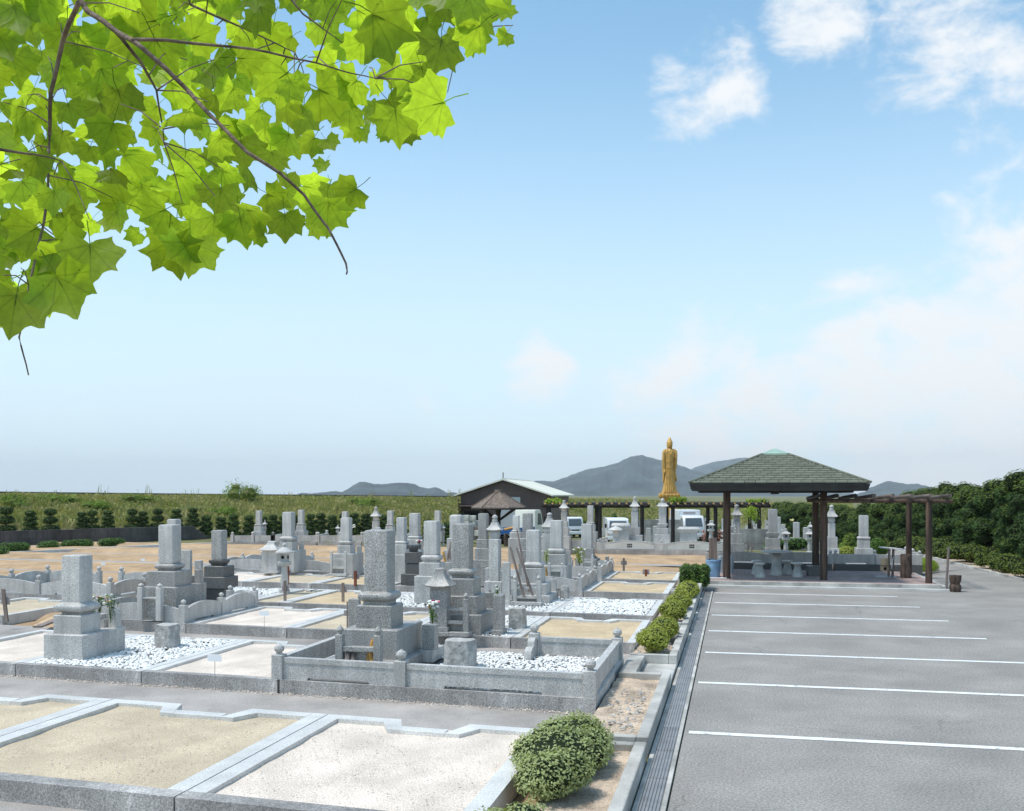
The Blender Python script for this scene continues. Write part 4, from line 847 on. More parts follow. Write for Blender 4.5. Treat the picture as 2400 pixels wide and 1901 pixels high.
def stave(a, b, w_, label, m='wood_grey', name='wooden_stave'):
    A, B = Vector(a), Vector(b); mb = MB(); mb.tube([A, A.lerp(B, .9), A.lerp(B, .93), A.lerp(B, .96), A.lerp(B, .975), B], [w_, w_*.95, w_*.6, w_*.9, w_*.55, w_*.3], 6)
    o = mb.build(name, M[m], loc=A); tag(o, label, 'wooden stave', 'wooden grave staves'); return o
stave(at(1228, 1398, 21.1), at(1195, 1279, 21.1), .028, 'tall notched wooden stave leaning left, nearest the pale racked grave')
stave(at(1249, 1396, 21.0), at(1210, 1282, 21.05), .026, 'second tall wooden stave leaning left in the same rack')
stave(at(1240, 1388, 21.3), at(1211, 1238, 21.6), .022, 'longest thin wooden pole rising above the leaning staves')
stave(at(862, 1548, 12.9), at(875, 1497, 12.98), .028, 'short orange-brown wooden slat leaning in the front rack', 'wood_orange')
stave(at(872, 1550, 12.86), at(866, 1518, 12.9), .03, 'short orange wooden slat lying low in the front rack', 'wood_orange')
stave(at(815, 1548, 12.9), at(816, 1528, 12.93), .03, 'weathered grey slat stub at the left of the front rack')
stave(at(828, 1548, 12.9), at(827, 1530, 12.93), .03, 'weathered grey slat stub beside another in the front rack')
stave(at(1282, 1352, 25.3), at(1279, 1328, 25.3), .03, 'orange wooden slat beside the light grey centre-right grave', 'wood_orange')
stave(at(1048, 1312, 22.4), at(1056, 1270, 22.5), .025, 'grey stave standing behind the light grave left of the speckled one')
stave(at(1054, 1312, 22.4), at(1054, 1276, 22.5), .025, 'second grey stave beside it behind the light grave')
stave(at(1044, 1318, 23), at(1038, 1292, 23), .03, 'orange wooden slat between the light and the speckled graves', 'wood_orange')

# ---- memorial slabs beside graves
def slabstone(pc, t, wpx, y0, zb, label, m='granite', d=.10, W=None):
    X, Y = xy(pc, t); w_ = wpx*t/FPX/2; z1 = zof(y0, t); r = thing('memorial_slab', label, 'memorial slab', (X, Y, zb), 'upright memorial slabs')
    MB().box(X-w_*1.15, X+w_*1.15, Y-d*.9, Y+d*.9, zb, zb+.08).build('foot_stone', M[m], r)
    MB().sq([(w_, d/2, zb+.082), (w_, d/2, z1-.04), (w_*.93, d/2, z1-.01), (w_*.8, d/2-.01, z1)], X, Y, .005).build('slab', M[m], r); return r
slabstone(831, 14.7, 26, 1403, .21, 'upright slab just left of the tallest speckled gravestone', 'granite_dark')
slabstone(437, 21.6, 24, 1289, .2, 'upright slab with pale lettering right of the left middle grave', 'granite')
slabstone(1187, 21.3, 18, 1318, .2, 'upright slab right of the slim pale gravestone')
slabstone(959, 26.5, 20, 1318, .2, 'upright dark slab in front of the black lotus bowl', 'granite_dark')
slabstone(466, 22.4, 17, 1313, .2, 'short square post with metal cup left of the dark-tiered grave')
slabstone(1170, 16.8, 22, 1393, .2, 'dark square vase block with a little green plant, centre right', 'granite_dark', .22)
slabstone(1423, 31.5, 8, 1304, .2, 'round-topped short stone post at the right end of the sixth row', 'granite_dark', .16)
slabstone(1399, 31.2, 14, 1308, .2, 'dark square block beside the far right rack', 'granite_dark', .3)
# white lettering strokes on the slab faces (unreadable at this size)
ins = MB()
for q in range(7):
    X0, Y0 = g2.location.x+.28, g2.location.y+.05
# ---- natural rocks
def rock(pc, t, wpx, y0, zb, d, label, m='rock', seed=0):
    X, Y = xy(pc, t); w_ = wpx*t/FPX/2*.92; zt = zof(y0, t); mb = MB(); rs = []
    rn = random.Random(seed); n = 14
    for j in range(7):
        f = j/6; ring = []
        for k in range(n):
            a = 2*pi*k/n; c, s = cos(a), sin(a); p = 4.5; rr = (abs(c)**p+abs(s)**p)**(-1/p); q = (1-.08*f if m == 'rock' else 1)*(1+.10*noise.noise((c*1.5+seed, s*1.5, f*2.2)))*(.97 if j in (0,) else 1)*(.96 if j == 6 else 1)
            ring.append((X+w_*rr*c*q, Y+d/2*rr*s*q, zb+(zt-zb)*f+.015*noise.noise((c*2, s*2, seed+f))*(f > .1)))
        rs.append(ring)
    mb.rings(rs); o = mb.build('rock', M[m], loc=(X, Y, zb), smooth=28); return tag(o, label, 'rock', 'split natural stones')
rock(1078, 13.5, 82, 1499, .19, .42, 'big flat-topped split rock on the white stones of the front enclosure', seed=3)
rock(392, 15.4, 58, 1463, .19, .34, 'squared split rock on the white stones near the left grave', seed=8)
rock(1213, 17.6, 45, 1425, .19, .34, 'rough split rock on the white stones below the leaning staves', seed=12)
rock(1324, 22.6, 22, 1374, .19, .28, 'small rough rock against the curved fence, centre right', seed=16)

# ---- fences round graves
FG = 'low stone fences around graves'
def post(fe, x, y, z0, z1, h=.07, ball=.065, m='granite'):
    p = MB().sq([(h, h, z0), (h, h, z1-.008), (h-.008, h-.008, z1)], x, y, .006).build('post', M[m], fe)
    if ball:
        b = ball; MB().lathe([(b*.62, z1), (b*.62, z1+b*.22), (b*.45, z1+b*.32), (b*.8, z1+b*.55), (b, z1+b*1.05), (b*.85, z1+b*1.5), (b*.4, z1+b*1.8), (b*.12, z1+b*1.98), (.002, z1+b*2.1)], x, y, 18).build('finial', M[m], p)
def panel(fe, p0, p1, z0, h0, h1, th=.07, style='wave', slot=True, m='granite', band=True):
    L = (Vector(p1)-Vector(p0)).length; a = .004; b = L-.004; top = []
    for k in range(17):
        f = k/16; top.append((a+(b-a)*f, z0+h0+(h1-h0)*(sin(pi*f)**.75 if style == 'wave' else 0)))
    low = [(b, z0)]+([(L*.78, z0), (L*.77, z0+.035), (L*.23, z0+.035), (L*.22, z0)] if slot else [])+[(a, z0)]
    MB().slab(p0, p1, top+low, th, 0).build('panel', M[m], fe) if style == 'wave' else None
    if style != 'wave':
        mb = MB(); mb.slab(p0, p1, [(a, z0+h0*.76), (b, z0+h0*.76)]+low, th)
        mb.slab(p0, p1, [(a, z0+h0), (b, z0+h0), (b, z0+h0*.765), (a, z0+h0*.765)], th+.02); mb.build('panel', M[m], fe)
# the big flat-panelled enclosure at the front
fx = thing('stone_fence', 'low flat-panelled stone fence with ball posts around the front enclosure', 'stone fence', (-3.6, 12.8, CT), FG)
xl, xm, xr = -5.66, -3.98, -1.62
yf = lambda x, f=0: RY('B', x)+.085+f
for (x, y, h) in ((xl, yf(xl), .31), (xm, yf(xm), .31), (xr, yf(xr), .31), (xr, yf(xr, 2.72), .31), (xl, yf(xl, 2.72), .31), (xr-1.22, yf(xr-1.22, 2.72), .33), (xl+1.0, yf(xl+1.0, 2.72), .33)):
    post(fx, x, y, CT, CT+h, .075, .068)
panel(fx, (xl+.075, yf(xl)), (xm-.075, yf(xm)), CT, .275, .275, .075, 'flat')
panel(fx, (xm+.075, yf(xm)), (xr-.075, yf(xr)), CT, .275, .275, .075, 'flat')
panel(fx, (xr, yf(xr)+.075), (xr, yf(xr, 2.72)-.075), CT, .275, .275, .075, 'flat')
panel(fx, (xl, yf(xl)+.075), (xl, yf(xl, 2.72)-.075), CT, .275, .275, .075, 'flat')
panel(fx, (xr-1.145, yf(xr-1.15, 2.72)), (xr-.075, yf(xr, 2.72)), CT, .275, .275, .075, 'flat')
panel(fx, (xl+.075, yf(xl, 2.72)), (xl+.925, yf(xl+.9, 2.72)), CT, .275, .275, .075, 'flat')
for x in (xr-1.22, xl+1.0):   # scrolled end stones of the gateway
    MB().slab((x, yf(x, 2.64)), (x, yf(x, 2.18)), [(0, CT), (0, CT+.27), (.12, CT+.28), (.19, CT+.24), (.21, CT+.17), (.30, CT+.17), (.40, CT+.13), (.44, CT+.05), (.44, CT)], .10).build('scroll_stone', M['granite'], fx)
def fence(x0, x1, r, label, fr=(1, 1, 1, 0), h=(.24, .34), mid=True, d0=.08, depth=2.75, ball=.05, m='granite', backpart=False, ph=.33):
    fe = thing('stone_fence', label, 'stone fence', ((x0+x1)/2, RY(r, (x0+x1)/2)+1.4, CT), FG)
    yy = lambda x, d=0: RY(r, x)+d0+d
    xm = (x0+x1)/2; P = [(x0, yy(x0)), (x1, yy(x1)), (x1, yy(x1, depth)), (x0, yy(x0, depth))]
    ymr = (x1, yy(x1, depth/2)); yml = (x0, yy(x0, depth/2))
    done = set()
    def po(p):
        k = (round(p[0], 2), round(p[1], 2))
        if k not in done: done.add(k); post(fe, p[0], p[1], CT, CT+ph, .065, ball, m)
    def side(a, b, c):
        A, B = Vector(a), Vector(b); n = 2 if c else 1
        for k in range(n):
            p, q = A.lerp(B, k/n), A.lerp(B, (k+1)/n); dd = (q-p).normalized()*.065; po(tuple(p)); po(tuple(q)); panel(fe, tuple(p+dd), tuple(q-dd), CT, h[0], h[1], .07, m=m)
    if fr[0]: side(P[0], P[1], mid and (x1-x0) > 2.3)
    if fr[1]: side(P[1], P[2], True)
    if fr[2]: side(P[0], P[3], True)
    if fr[3]: side(P[2], (xm+.35, yy(xm+.35, depth)), False); side(P[3], (xm-.35, yy(xm-.35, depth)), False)
    return fe
fence(XD[5]+.1, XD[4]-.1, 'C', 'curved-top stone fence with ball posts round the left middle grave', (1, 1, 1, 1))
fence(XD[8]-.1, XD[6]-.2, 'D', 'long curved-top stone fence at far left beside the bare soil', (1, 1, 1, 1), ball=.065)
fence(XD[2]+.1, XD[1]-.1, 'E', 'curved-top stone fence beside the yellow bouquet, right of centre', (1, 1, 0, 0))
fence(XD[2]+.1, XD[1]-.1, 'F', 'farthest curved-top stone fence before the bare soil on the right', (1, 1, 0, 1))
fence(XD[7]+.1, XD[6]-.05, 'F', 'curved-top fence in front of the house-shaped stone lantern', (1, 1, 1, 0))
fence(XD[6]+.05, XD[5]-.1, 'F', 'curved-top fence continuing right behind the small waisted lantern', (1, 0, 0, 0))
# far left row of fenced plots before the topiary
for (pa, pb, lb) in ((545, 640, 'far low stone fence at the left end before the topiary'), (640, 743, 'far low stone fence second from left before the topiary'), (746, 848, 'far low stone fence third from left before the topiary'), (852, 950, 'far low stone fence behind the tallest gravestone')):
    A = xy(pa, 49.4); B = xy(pb, 49.4); fe = thing('stone_fence', lb, 'stone fence', (*A, 0), FG)
    dv = (Vector(B)-Vector(A)); n = Vector((-dv.y, dv.x)).normalized()
    MB().slab(A, B, [(0, 0), (dv.length, 0), (dv.length, .19), (0, .19)], .25).build('base_curb', M['curb_grey'], fe)
    m0 = tuple(Vector(A).lerp(Vector(B), .5))
    for p, q in ((A, m0), (m0, B)): dd = (Vector(q)-Vector(p)).normalized()*.1; panel(fe, tuple(Vector(p)+dd), tuple(Vector(q)-dd), .2, .32, .33, .09)
    for p in (A, m0, B): post(fe, p[0]+n.x*.02, p[1], .2, .56, .08, .075)
    q = tuple(Vector(B)+n*2.6); panel(fe, tuple(Vector(B)+n*.1), q, .2, .32, .34, .09); post(fe, q[0], q[1], .2, .56, .08, .075)
# panelled wall in the right middle (two bays with a window grille each)
A = Vector(xy(1403, 43)); Lw = 3.02*2.0; yW = A.y
pw_ = thing('panelled_wall', 'low grave wall with two white inset panels and small grilles', 'stone wall', (A.x+2.4, yW, 0))
pos = [A.x, A.x+2.68, A.x+5.25]
MB().box(A.x-.04, A.x+5.3, yW-.16, yW+.3, -.02, .19).build('base_curb', M['curb_grey'], pw_)
for k in range(2):
    x0, x1 = pos[k]+.08, pos[k+1]-.08; z0 = .192
    arch = [(x0+(x1-x0)*f/12-x0, z0+.26+.13*sin(pi*f/12)) for f in range(13)]
    MB().slab((x0, yW), (x1, yW), arch+[(x1-x0, z0), (0, z0)], .16).build('panel', M['granite'], pw_)
    x0 += .22; x1 -= .22; L = x1-x0; arch = [(L*f/12, z0+.20+.13*sin(pi*f/12)) for f in range(13)]
    pn = MB().slab((x0, yW-.075), (x1, yW-.075), arch+[(L, z0+.03), (0, z0+.03)], .03).build('white_panel', M['granite_pale'], pw_)
    mb = MB(); xc = (x0+x1)/2
    for i in range(3):
        for j in range(2): mb.box(xc-.10+i*.075, xc-.045+i*.075, yW-.096, yW-.088, z0+.10+j*.09, z0+.165+j*.09, .001)
    mb.build('grille', M['hole_shade'], pn)
for x in pos: post(pw_, x, yW, .192, .50, .085, .06)
MB().box(A.x-.05, A.x+5.3, yW+.32, yW+3.5, -.02, .25).build('platform', M['curb_top'], pw_)
X0 = A.x
for k in range(3): post(pw_, X0-.05, yW+.9+k*1.05, 0, .5, .07, .07)
panel(pw_, (X0-.05, yW+.1), (X0-.05, yW+2.9), .15, .25, .33, .08)
fe = thing('stone_fence', 'plain far stone fence left of the panelled wall', 'stone fence', (*xy(1330, 44), 0), FG)
A2, B2 = xy(1205, 43.5), xy(1400, 43.5)
MB().slab(A2, B2, [(0, 0), ((Vector(B2)-Vector(A2)).length, 0), ((Vector(B2)-Vector(A2)).length, .19), (0, .19)], .25).build('base_curb', M['curb_grey'], fe)
for k in range(3):
    p, q = Vector(A2).lerp(Vector(B2), k/3), Vector(A2).lerp(Vector(B2), (k+1)/3); dd = (q-p).normalized()*.08
    panel(fe, tuple(p+dd), tuple(q-dd), .2, .36, .38, .09); post(fe, p.x, p.y, .2, .62, .08, .07)
# fences behind the shelter terrace
fe = thing('stone_fence', 'curved stone fence seen under the shelter behind the stools', 'stone fence', (1, 33.1, 0), FG)
yS = 33.15
MB().box(-.9, 3.05, yS-.12, yS+.2, -.02, .34).build('base_curb', M['granite_black'], fe)
for (a, b) in ((-.75, 1.1), (1.25, 2.95)): panel(fe, (a, yS), (b, yS), .345, .26, .36, .10)
for x in (-.83, 1.17, 3.0): post(fe, x, yS-.01, .345, .66, .075, .06)
panel(fe, (-.83, yS+.1), (-.83, yS+3.2), .3, .26, .36, .10)
MB().box(-.9, 3.05, yS+.21, yS+4.2, -.02, .33).build('platform', M['curb_grey'], fe)
fe = thing('stone_fence', 'plain flat stone fence behind the right shelter post', 'stone fence', (4.2, 33.3, 0), FG)
MB().box(3.12, 5.75, yS-.02, yS+.24, -.02, .34).build('base_curb', M['granite_black'], fe)
for (a, b) in ((3.22, 4.35), (4.36, 5.62)): panel(fe, (a, yS+.08), (b, yS+.08), .345, .31, .31, .10)
for x, y in ((3.16, yS+.08), (5.68, yS+.08), (5.68, yS+1.3), (5.68, yS+2.6), (4.36, yS+.2)): post(fe, x, y, .345, .68, .07, .06)
panel(fe, (5.68, yS+.15), (5.68, yS+3.2), .3, .3, .3, .10)
MB().box(3.12, 5.75, yS+.25, yS+4.2, -.02, .33).build('platform', M['curb_grey'], fe)

# ---- carved writing: small pale vertical strokes where the photo shows lettering
def lettering(root, x, y, z0, z1, n, w_, face='x', m='card'):
    mb = MB(); rn = random.Random(int(x*100)); hh = (z1-z0)/n
    for k in range(n):
        zc = z1-hh*(k+.5)
        for s in range(4):
            a = rn.uniform(-.5, .5)*w_; b = rn.uniform(-.35, .35)*hh; l = rn.uniform(.3, .5)*w_; th = hh*.06
            if face == 'x':
                if s % 2: mb.box(x, x+.002, y+a*.4-l/2, y+a*.4+l/2, zc+b-th, zc+b+th, .0003)
                else: mb.box(x, x+.002, y+a-th, y+a+th, zc-hh*.32, zc+hh*.3, .0003)
            else:
                if s % 2: mb.box(x+a*.4-l/2, x+a*.4+l/2, y-.002, y, zc+b-th, zc+b+th, .0003)
                else: mb.box(x+a-th, x+a+th, y-.002, y, zc-hh*.32, zc+hh*.3, .0003)
    return mb.build('lettering', M[m], root)
X, Y = g2.location.x, g2.location.y; W = fitw(X, Y, 104)/2
lettering(g2, X+W, Y+.12, .62, .84, 5, .05); lettering(g2, X+W, Y-.02, .60, .72, 2, .05)
X, Y = xy(1726.5, 35.4); W = fitw(X, Y, 17)/2; pg = [o for o in bpy.data.objects if o.name.startswith('stone_pagoda') and o.get('label', '').startswith('dark five')][0]
lettering(pg, X-.06, Y-W, 1.2, 1.5, 3, .05, 'y'); lettering(pg, X+.06, Y-W, 1.18, 1.52, 6, .03, 'y')
# ================================================================== SHELTER
sh = thing('shelter', 'open four-post shelter with green shingled hip roof at the end of the car park', 'shelter', (1.13, 30.6, .15))
sx0, sx1, sy0, sy1 = -.20, 2.46, 29.2, 32.0
for (x, y) in ((sx0, sy0), (sx1, sy0), (sx0, sy1), (sx1, sy1)):
    MB().lathe([(.105, .15), (.103, 1.2), (.098, 2.62)], x, y, 14).build('post', M['log'], sh)
rcx, rcy, hx, hy = 1.18, 30.5, 2.39, 2.45; ze, za, cw = 2.86, 3.72, .37
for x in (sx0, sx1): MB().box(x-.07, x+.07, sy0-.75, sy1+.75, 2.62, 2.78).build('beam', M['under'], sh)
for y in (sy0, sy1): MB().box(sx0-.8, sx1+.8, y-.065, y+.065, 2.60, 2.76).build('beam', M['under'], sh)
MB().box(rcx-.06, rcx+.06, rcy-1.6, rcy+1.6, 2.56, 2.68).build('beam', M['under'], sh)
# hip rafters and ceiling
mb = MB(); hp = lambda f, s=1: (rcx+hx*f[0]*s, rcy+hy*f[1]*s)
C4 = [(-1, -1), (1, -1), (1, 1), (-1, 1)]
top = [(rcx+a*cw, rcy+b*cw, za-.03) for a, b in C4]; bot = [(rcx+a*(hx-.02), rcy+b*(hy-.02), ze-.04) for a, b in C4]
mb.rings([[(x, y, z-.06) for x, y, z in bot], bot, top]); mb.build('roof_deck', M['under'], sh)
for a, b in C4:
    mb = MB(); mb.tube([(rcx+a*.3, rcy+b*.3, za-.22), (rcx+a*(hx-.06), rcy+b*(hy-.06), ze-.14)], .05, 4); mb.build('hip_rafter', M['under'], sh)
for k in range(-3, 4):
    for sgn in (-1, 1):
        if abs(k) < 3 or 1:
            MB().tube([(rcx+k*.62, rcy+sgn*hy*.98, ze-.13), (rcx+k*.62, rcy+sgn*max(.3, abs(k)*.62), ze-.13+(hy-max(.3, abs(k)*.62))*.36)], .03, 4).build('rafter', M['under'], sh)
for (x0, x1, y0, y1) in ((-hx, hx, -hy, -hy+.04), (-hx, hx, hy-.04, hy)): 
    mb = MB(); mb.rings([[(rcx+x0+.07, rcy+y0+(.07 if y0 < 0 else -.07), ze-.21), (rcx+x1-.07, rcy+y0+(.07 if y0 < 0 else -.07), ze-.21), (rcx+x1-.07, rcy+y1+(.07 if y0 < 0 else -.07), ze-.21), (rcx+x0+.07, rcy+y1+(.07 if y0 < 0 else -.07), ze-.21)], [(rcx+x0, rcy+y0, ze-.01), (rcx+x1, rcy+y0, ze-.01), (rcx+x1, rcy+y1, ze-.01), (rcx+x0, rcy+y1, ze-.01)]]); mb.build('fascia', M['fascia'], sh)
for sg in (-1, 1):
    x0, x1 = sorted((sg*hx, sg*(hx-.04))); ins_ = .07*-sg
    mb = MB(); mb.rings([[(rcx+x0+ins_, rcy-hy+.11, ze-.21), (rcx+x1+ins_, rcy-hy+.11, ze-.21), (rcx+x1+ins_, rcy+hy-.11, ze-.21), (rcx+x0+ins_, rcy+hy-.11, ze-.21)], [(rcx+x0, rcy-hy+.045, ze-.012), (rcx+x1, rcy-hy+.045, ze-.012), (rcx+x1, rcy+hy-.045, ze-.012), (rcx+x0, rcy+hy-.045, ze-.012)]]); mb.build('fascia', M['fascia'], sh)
# shingles: front slope piece by piece, the others joined
def shingle_mesh(w_, l, slope, lowrot):
    mb = MB(); t = .032; mb.rings([[(-w_/2, 0, 0), (w_/2, 0, 0), (w_/2, l, l*slope), (-w_/2, l, l*slope)], [(-w_/2, 0, t), (w_/2, 0, t), (w_/2, l, l*slope+.002), (-w_/2, l, l*slope+.002)]]); return mb
rows = 13; slope = (za-ze)/(hy-cw); dl = (hy-cw)/rows
shared = {}; count = 0
for side in range(4):
    ang = side*pi/2; joined = MB()
    for j in range(rows):
        hw = hx-(hx-cw)*(j/rows) if side % 2 == 0 else hy-(hy-cw)*(j/rows); hw1 = hw-(hx-cw)/rows*.5
        wd = .30; off = (j*.37 % 1)*wd
        edges = [-hw1]+[e for e in (off+wd*k for k in range(-20, 20)) if -hw1+.05 < e < hw1-.05]+[hw1]
        edges = sorted(set(round(e, 4) for e in edges))
        for a, b in zip(edges, edges[1:]):
            if b-a < .03: continue
            wq = round(b-a-.012, 3); yy = -hy+j*dl-.015; zz_ = ze+j*dl*slope+random.uniform(0, .005)
            if side == 0 and count < 290:
                if wq not in shared: shared[wq] = shingle_mesh(wq, dl+.06, slope, 0)
                if not isinstance(shared[wq], bpy.types.Mesh):
                    o = shared[wq].build('shingle', M['shingle'], smooth=0); o.parent = sh; shared[wq] = o.data
                else:
                    o = bpy.data.objects.new('shingle', shared[wq]); COL.objects.link(o); o.parent = sh
                o.location = (rcx+(a+b)/2-ORG[sh.name][0], rcy+yy-ORG[sh.name][1], zz_-ORG[sh.name][2]); count += 1
            else:
                m = shingle_mesh(wq, dl+.06, slope, 0); c, s = cos(ang), sin(ang); hyy = hy if side % 2 == 0 else hx
                vs = []
                for (x, y, z) in m.v:
                    X_, Y_ = x+(a+b)/2, y-hyy+j*((hyy-cw)/rows)-.015; vs.append((rcx+X_*c-Y_*s, rcy+X_*s+Y_*c, z+zz_))
                joined.add(vs, m.f)
    if joined.v: joined.build('shingle_field', M['shingle'], sh, smooth=0, kind='stuff')
for a, b in C4:
    mb = MB(); P0 = Vector((rcx+a*cw, rcy+b*cw, za+.02)); P1 = Vector((rcx+a*(hx+.01), rcy+b*(hy+.01), ze+.025)); mb.tube([P0, P1], .035, 6); mb.build('hip_cap', M['shingle'], sh)
MB().sq([(cw+.05, cw+.05, za-.03), (cw+.05, cw+.05, za+.035)], rcx, rcy).build('cap_base', M['cap'], sh)
MB().rings([[(rcx+a*(cw+.02), rcy+b*(cw+.02), za+.036) for a, b in C4], [(rcx+a*.02, rcy+b*.02, za+.20) for a, b in C4]]).build('cap', M['cap'], sh)

# ---- pergola right of the shelter
pg = thing('pergola', 'dark log pergola reaching from the shelter towards the road', 'pergola', (4, 30, .15))
for y in (28.75, 31.9):
    MB().lathe([(.09, .15), (.082, 2.34)], 5.15, y, 14).build('post', M['log'], pg)
    MB().tube([(2.2, y, 2.37), (5.75, y, 2.37)], .055, 10).build('rail', M['log'], pg)
for k in range(8):
    x = 2.25+k*.475; mb = MB(); mb.tube([(x, 28.2, 2.52), (x, 32.35, 2.43)], .055, 10)
    mb.build('log', M['log_grey'] if k > 2 else M['log_black'], pg)
# ---- far pergolas with pale sawn log ends
def farperg(pa, pb, t, posts, label, n):
    A, B = Vector(xy(pa, t)), Vector(xy(pb, t)); zt = zof(1182, t); r = thing('pergola', label, 'pergola', (A.x, A.y, 0)); d = (B-A).normalized(); nn = Vector((-d.y, d.x))
    for off in (0, 2.2):
        a3, b3 = A+nn*off, B+nn*off; MB().tube([(a3.x, a3.y, zt-.10), (b3.x, b3.y, zt-.10)], .10, 8).build('rail', M['log_black'], r)
    for px in posts:
        p = Vector(xy(px, t)); zb = terrain(p.x, p.y)-.05
        for off in (0, 2.2):
            q = p+nn*off; MB().lathe([(.115, zb), (.11, zt-.15)], q.x, q.y, 10).build('post', M['log_black'], r)
    for k in range(n):
        p = A.lerp(B, (k+.3)/(n-.4)); p0, p1 = p-nn*.42, p+nn*2.5
        lg = MB().tube([(p0.x, p0.y, zt+.05), (p1.x, p1.y, zt+.05)], .075, 8).build('log', M['log_black'], r)
        e = p0-nn*.004; MB().tube([(e.x, e.y, zt+.05), (p0.x, p0.y, zt+.05)], .062, 10).build('sawn_end', M['log_end'], lg)
    return r
farperg(1272, 1523, 56, [1287, 1406, 1505], 'far black pergola with pale log ends, left one before the barn', 15)
farperg(1565, 1806, 56, [1577, 1677, 1779], 'far black pergola with pale log ends, right one over the truck', 15)

# ---- small brown umbrella gazebo
X, Y = xy(1168, 52); gz = thing('gazebo', 'small brown hexagonal gazebo roof on a single braced post', 'gazebo', (X, Y, 0))
MB().lathe([(.13, 0), (.12, 2.1)], X, Y, 12).build('post', M['log_black'], gz)
ze_, zt_ = zof(1189, 52), zof(1154, 52); R_ = 1.42
for k in range(6):
    a0, a1 = 2*pi*k/6+.12, 2*pi*(k+1)/6+.12
    P = [(X+R_*cos(a0), Y+R_*sin(a0), ze_), (X+R_*cos(a1), Y+R_*sin(a1), ze_), (X+.16*cos(a1), Y+.16*sin(a1), zt_), (X+.16*cos(a0), Y+.16*sin(a0), zt_)]
    MB().rings([[(x, y, z-.05) for x, y, z in P], P]).build('roof_panel', M['hat_roof'], gz)
    a = (a0+a1)/2; MB().tube([(X+.1*cos(a), Y+.1*sin(a), ze_-.65), (X+R_*.8*cos(a), Y+R_*.8*sin(a), ze_+.02)], .06, 4).build('brace', M['log_black'], gz)
    MB().tube([(X+R_*cos(a0), Y+R_*sin(a0), ze_-.07), (X+R_*cos(a1), Y+R_*sin(a1), ze_-.07)], .045, 4).build('eave_beam', M['log_black'], gz)
    MB().tube([(X+R_*1.0*cos(a0), Y+R_*1.0*sin(a0), ze_+.02), (X+.16*cos(a0), Y+.16*sin(a0), zt_+.02)], .03, 4).build('hip_cap', M['hat_roof'], gz)
MB().lathe([(.2, zt_-.03), (.2, zt_+.15)], X, Y, 6).build('cap', M['hat_roof'], gz)

# ---- stools and table
def drum(x, y, h, R, r0, label, cat, name):
    o = thing(name, label, cat, (x, y, .15), 'concrete stools round the table' if cat == 'stool' else None)
    MB().lathe([(r0*1.25, .15), (r0*1.3, .17), (r0*1.25, .2), (r0*.62, .15+h*.72), (r0*.72, .15+h*.8), (r0*.9, .15+h-.045)], x, y, 14).build('pedestal', M['concrete'], o)
    MB().lathe([(R*.95, .15+h-.044), (R, .15+h-.03), (R, .15+h-.008), (R*.96, .15+h)], x, y, 24).build('top', M['curb_top'], o)
X, Y = xy(1820, 28.95+.7); drum(X, Y, .72, .46, .155, 'round concrete table on a tapered pedestal under the shelter', 'table', 'round_table')
for (px, t, lb) in ((1781, 28.9, 'front left concrete stool under the shelter'), (1773, 30.0, 'back left concrete stool, half hidden by the front left one'), (1845.5, 30.0, 'concrete stool behind and right of the round table'), (1869, 29.0, 'front right concrete stool, nearest the right shelter post')):
    X, Y = xy(px, t); drum(X, Y, .42, .15, .13, lb, 'stool', 'stool')
# stone block at the foot of the back right post
def lump(pc, t, w_, d, h, z0, label, m, cat, name, seed=1):
    X, Y = xy(pc, t); mb = MB(); rs = []
    for j in range(6):
        f = j/5; rs.append([(X+w_/2*(1-.0*f+.10*sin(f*3))*(abs(cos(a))**.5)*(1 if cos(a) > 0 else -1)*(1+.12*noise.noise((cos(a)+seed, sin(a), f))), Y+d/2*(abs(sin(a))**.5)*(1 if sin(a) > 0 else -1), z0+h*f) for a in [2*pi*(k+.5)/10 for k in range(10)]])
    mb.rings(rs); o = mb.build(name, M[m], loc=(X, Y, z0), smooth=25); return tag(o, label, cat)
lump(1907, 29.4, .40, .4, .30, .15, 'dark rough stone block at the foot of the right rear shelter post', 'granite_black', 'stone block', 'stone_block')
# bins
def bucket(pc, t, wpx, y0, zb, label, m, lid=None, bag=False):
    X, Y = xy(pc, t); R = wpx*t/FPX/2; zt = zof(y0, t); o = thing('waste_bin', label, 'waste bin', (X, Y, zb), 'waste bins')
    n = 28
    def rag(f): return .03*noise.noise((cos(f)*3, sin(f)*3, pc)) if bag else 0
    rs = []
    for (r_, z) in ((.76, zb), (.80, zb+.02), (.93, zb+(zt-zb)*.7), (.98, zt-.05), (1.03, zt-.02), (1.0, zt)):
        rs.append([(X+R*r_*cos(2*pi*k/n)*(1+(.05*noise.noise((cos(2*pi*k/n)*4, sin(2*pi*k/n)*4, z*8)) if bag else 0)), Y+R*r_*sin(2*pi*k/n), z+(rag(2*pi*k/n) if z > zt-.1 else 0)) for k in range(n)])
    MB().rings(rs, cap1=False).rings([[(X+(x-X)*.93, Y+(y-Y)*.93, z-.02) for x, y, z in rs[-1]], [(X+(x-X)*.7, Y+(y-Y)*.7, z-.25) for x, y, z in rs[-1]]], cap0=False).build('body', M[m], o)
    if lid: MB().lathe([(R*1.06, zt), (R*1.08, zt+.03), (R*.9, zt+.07), (R*.2, zt+.09)], X, Y, 20).build('lid', M[m], o)
    for k in range(6 if not bag else 0):
        a = k*pi/3; MB().tube([(X+R*.79*cos(a), Y+R*.79*sin(a), zb+.02), (X+R*.98*cos(a), Y+R*.98*sin(a), zt-.04)], .012, 4).build('rib', M[m], o)
    return o
bucket(1672, 29.0, 36, 1312, .15, 'light blue bag-lined waste bin left of the shelter post', 'blue_plastic', bag=True)
bucket(1692, 30.4, 16, 1308, .15, 'narrow grey waste bin just behind the blue one', 'grey_plastic', True)
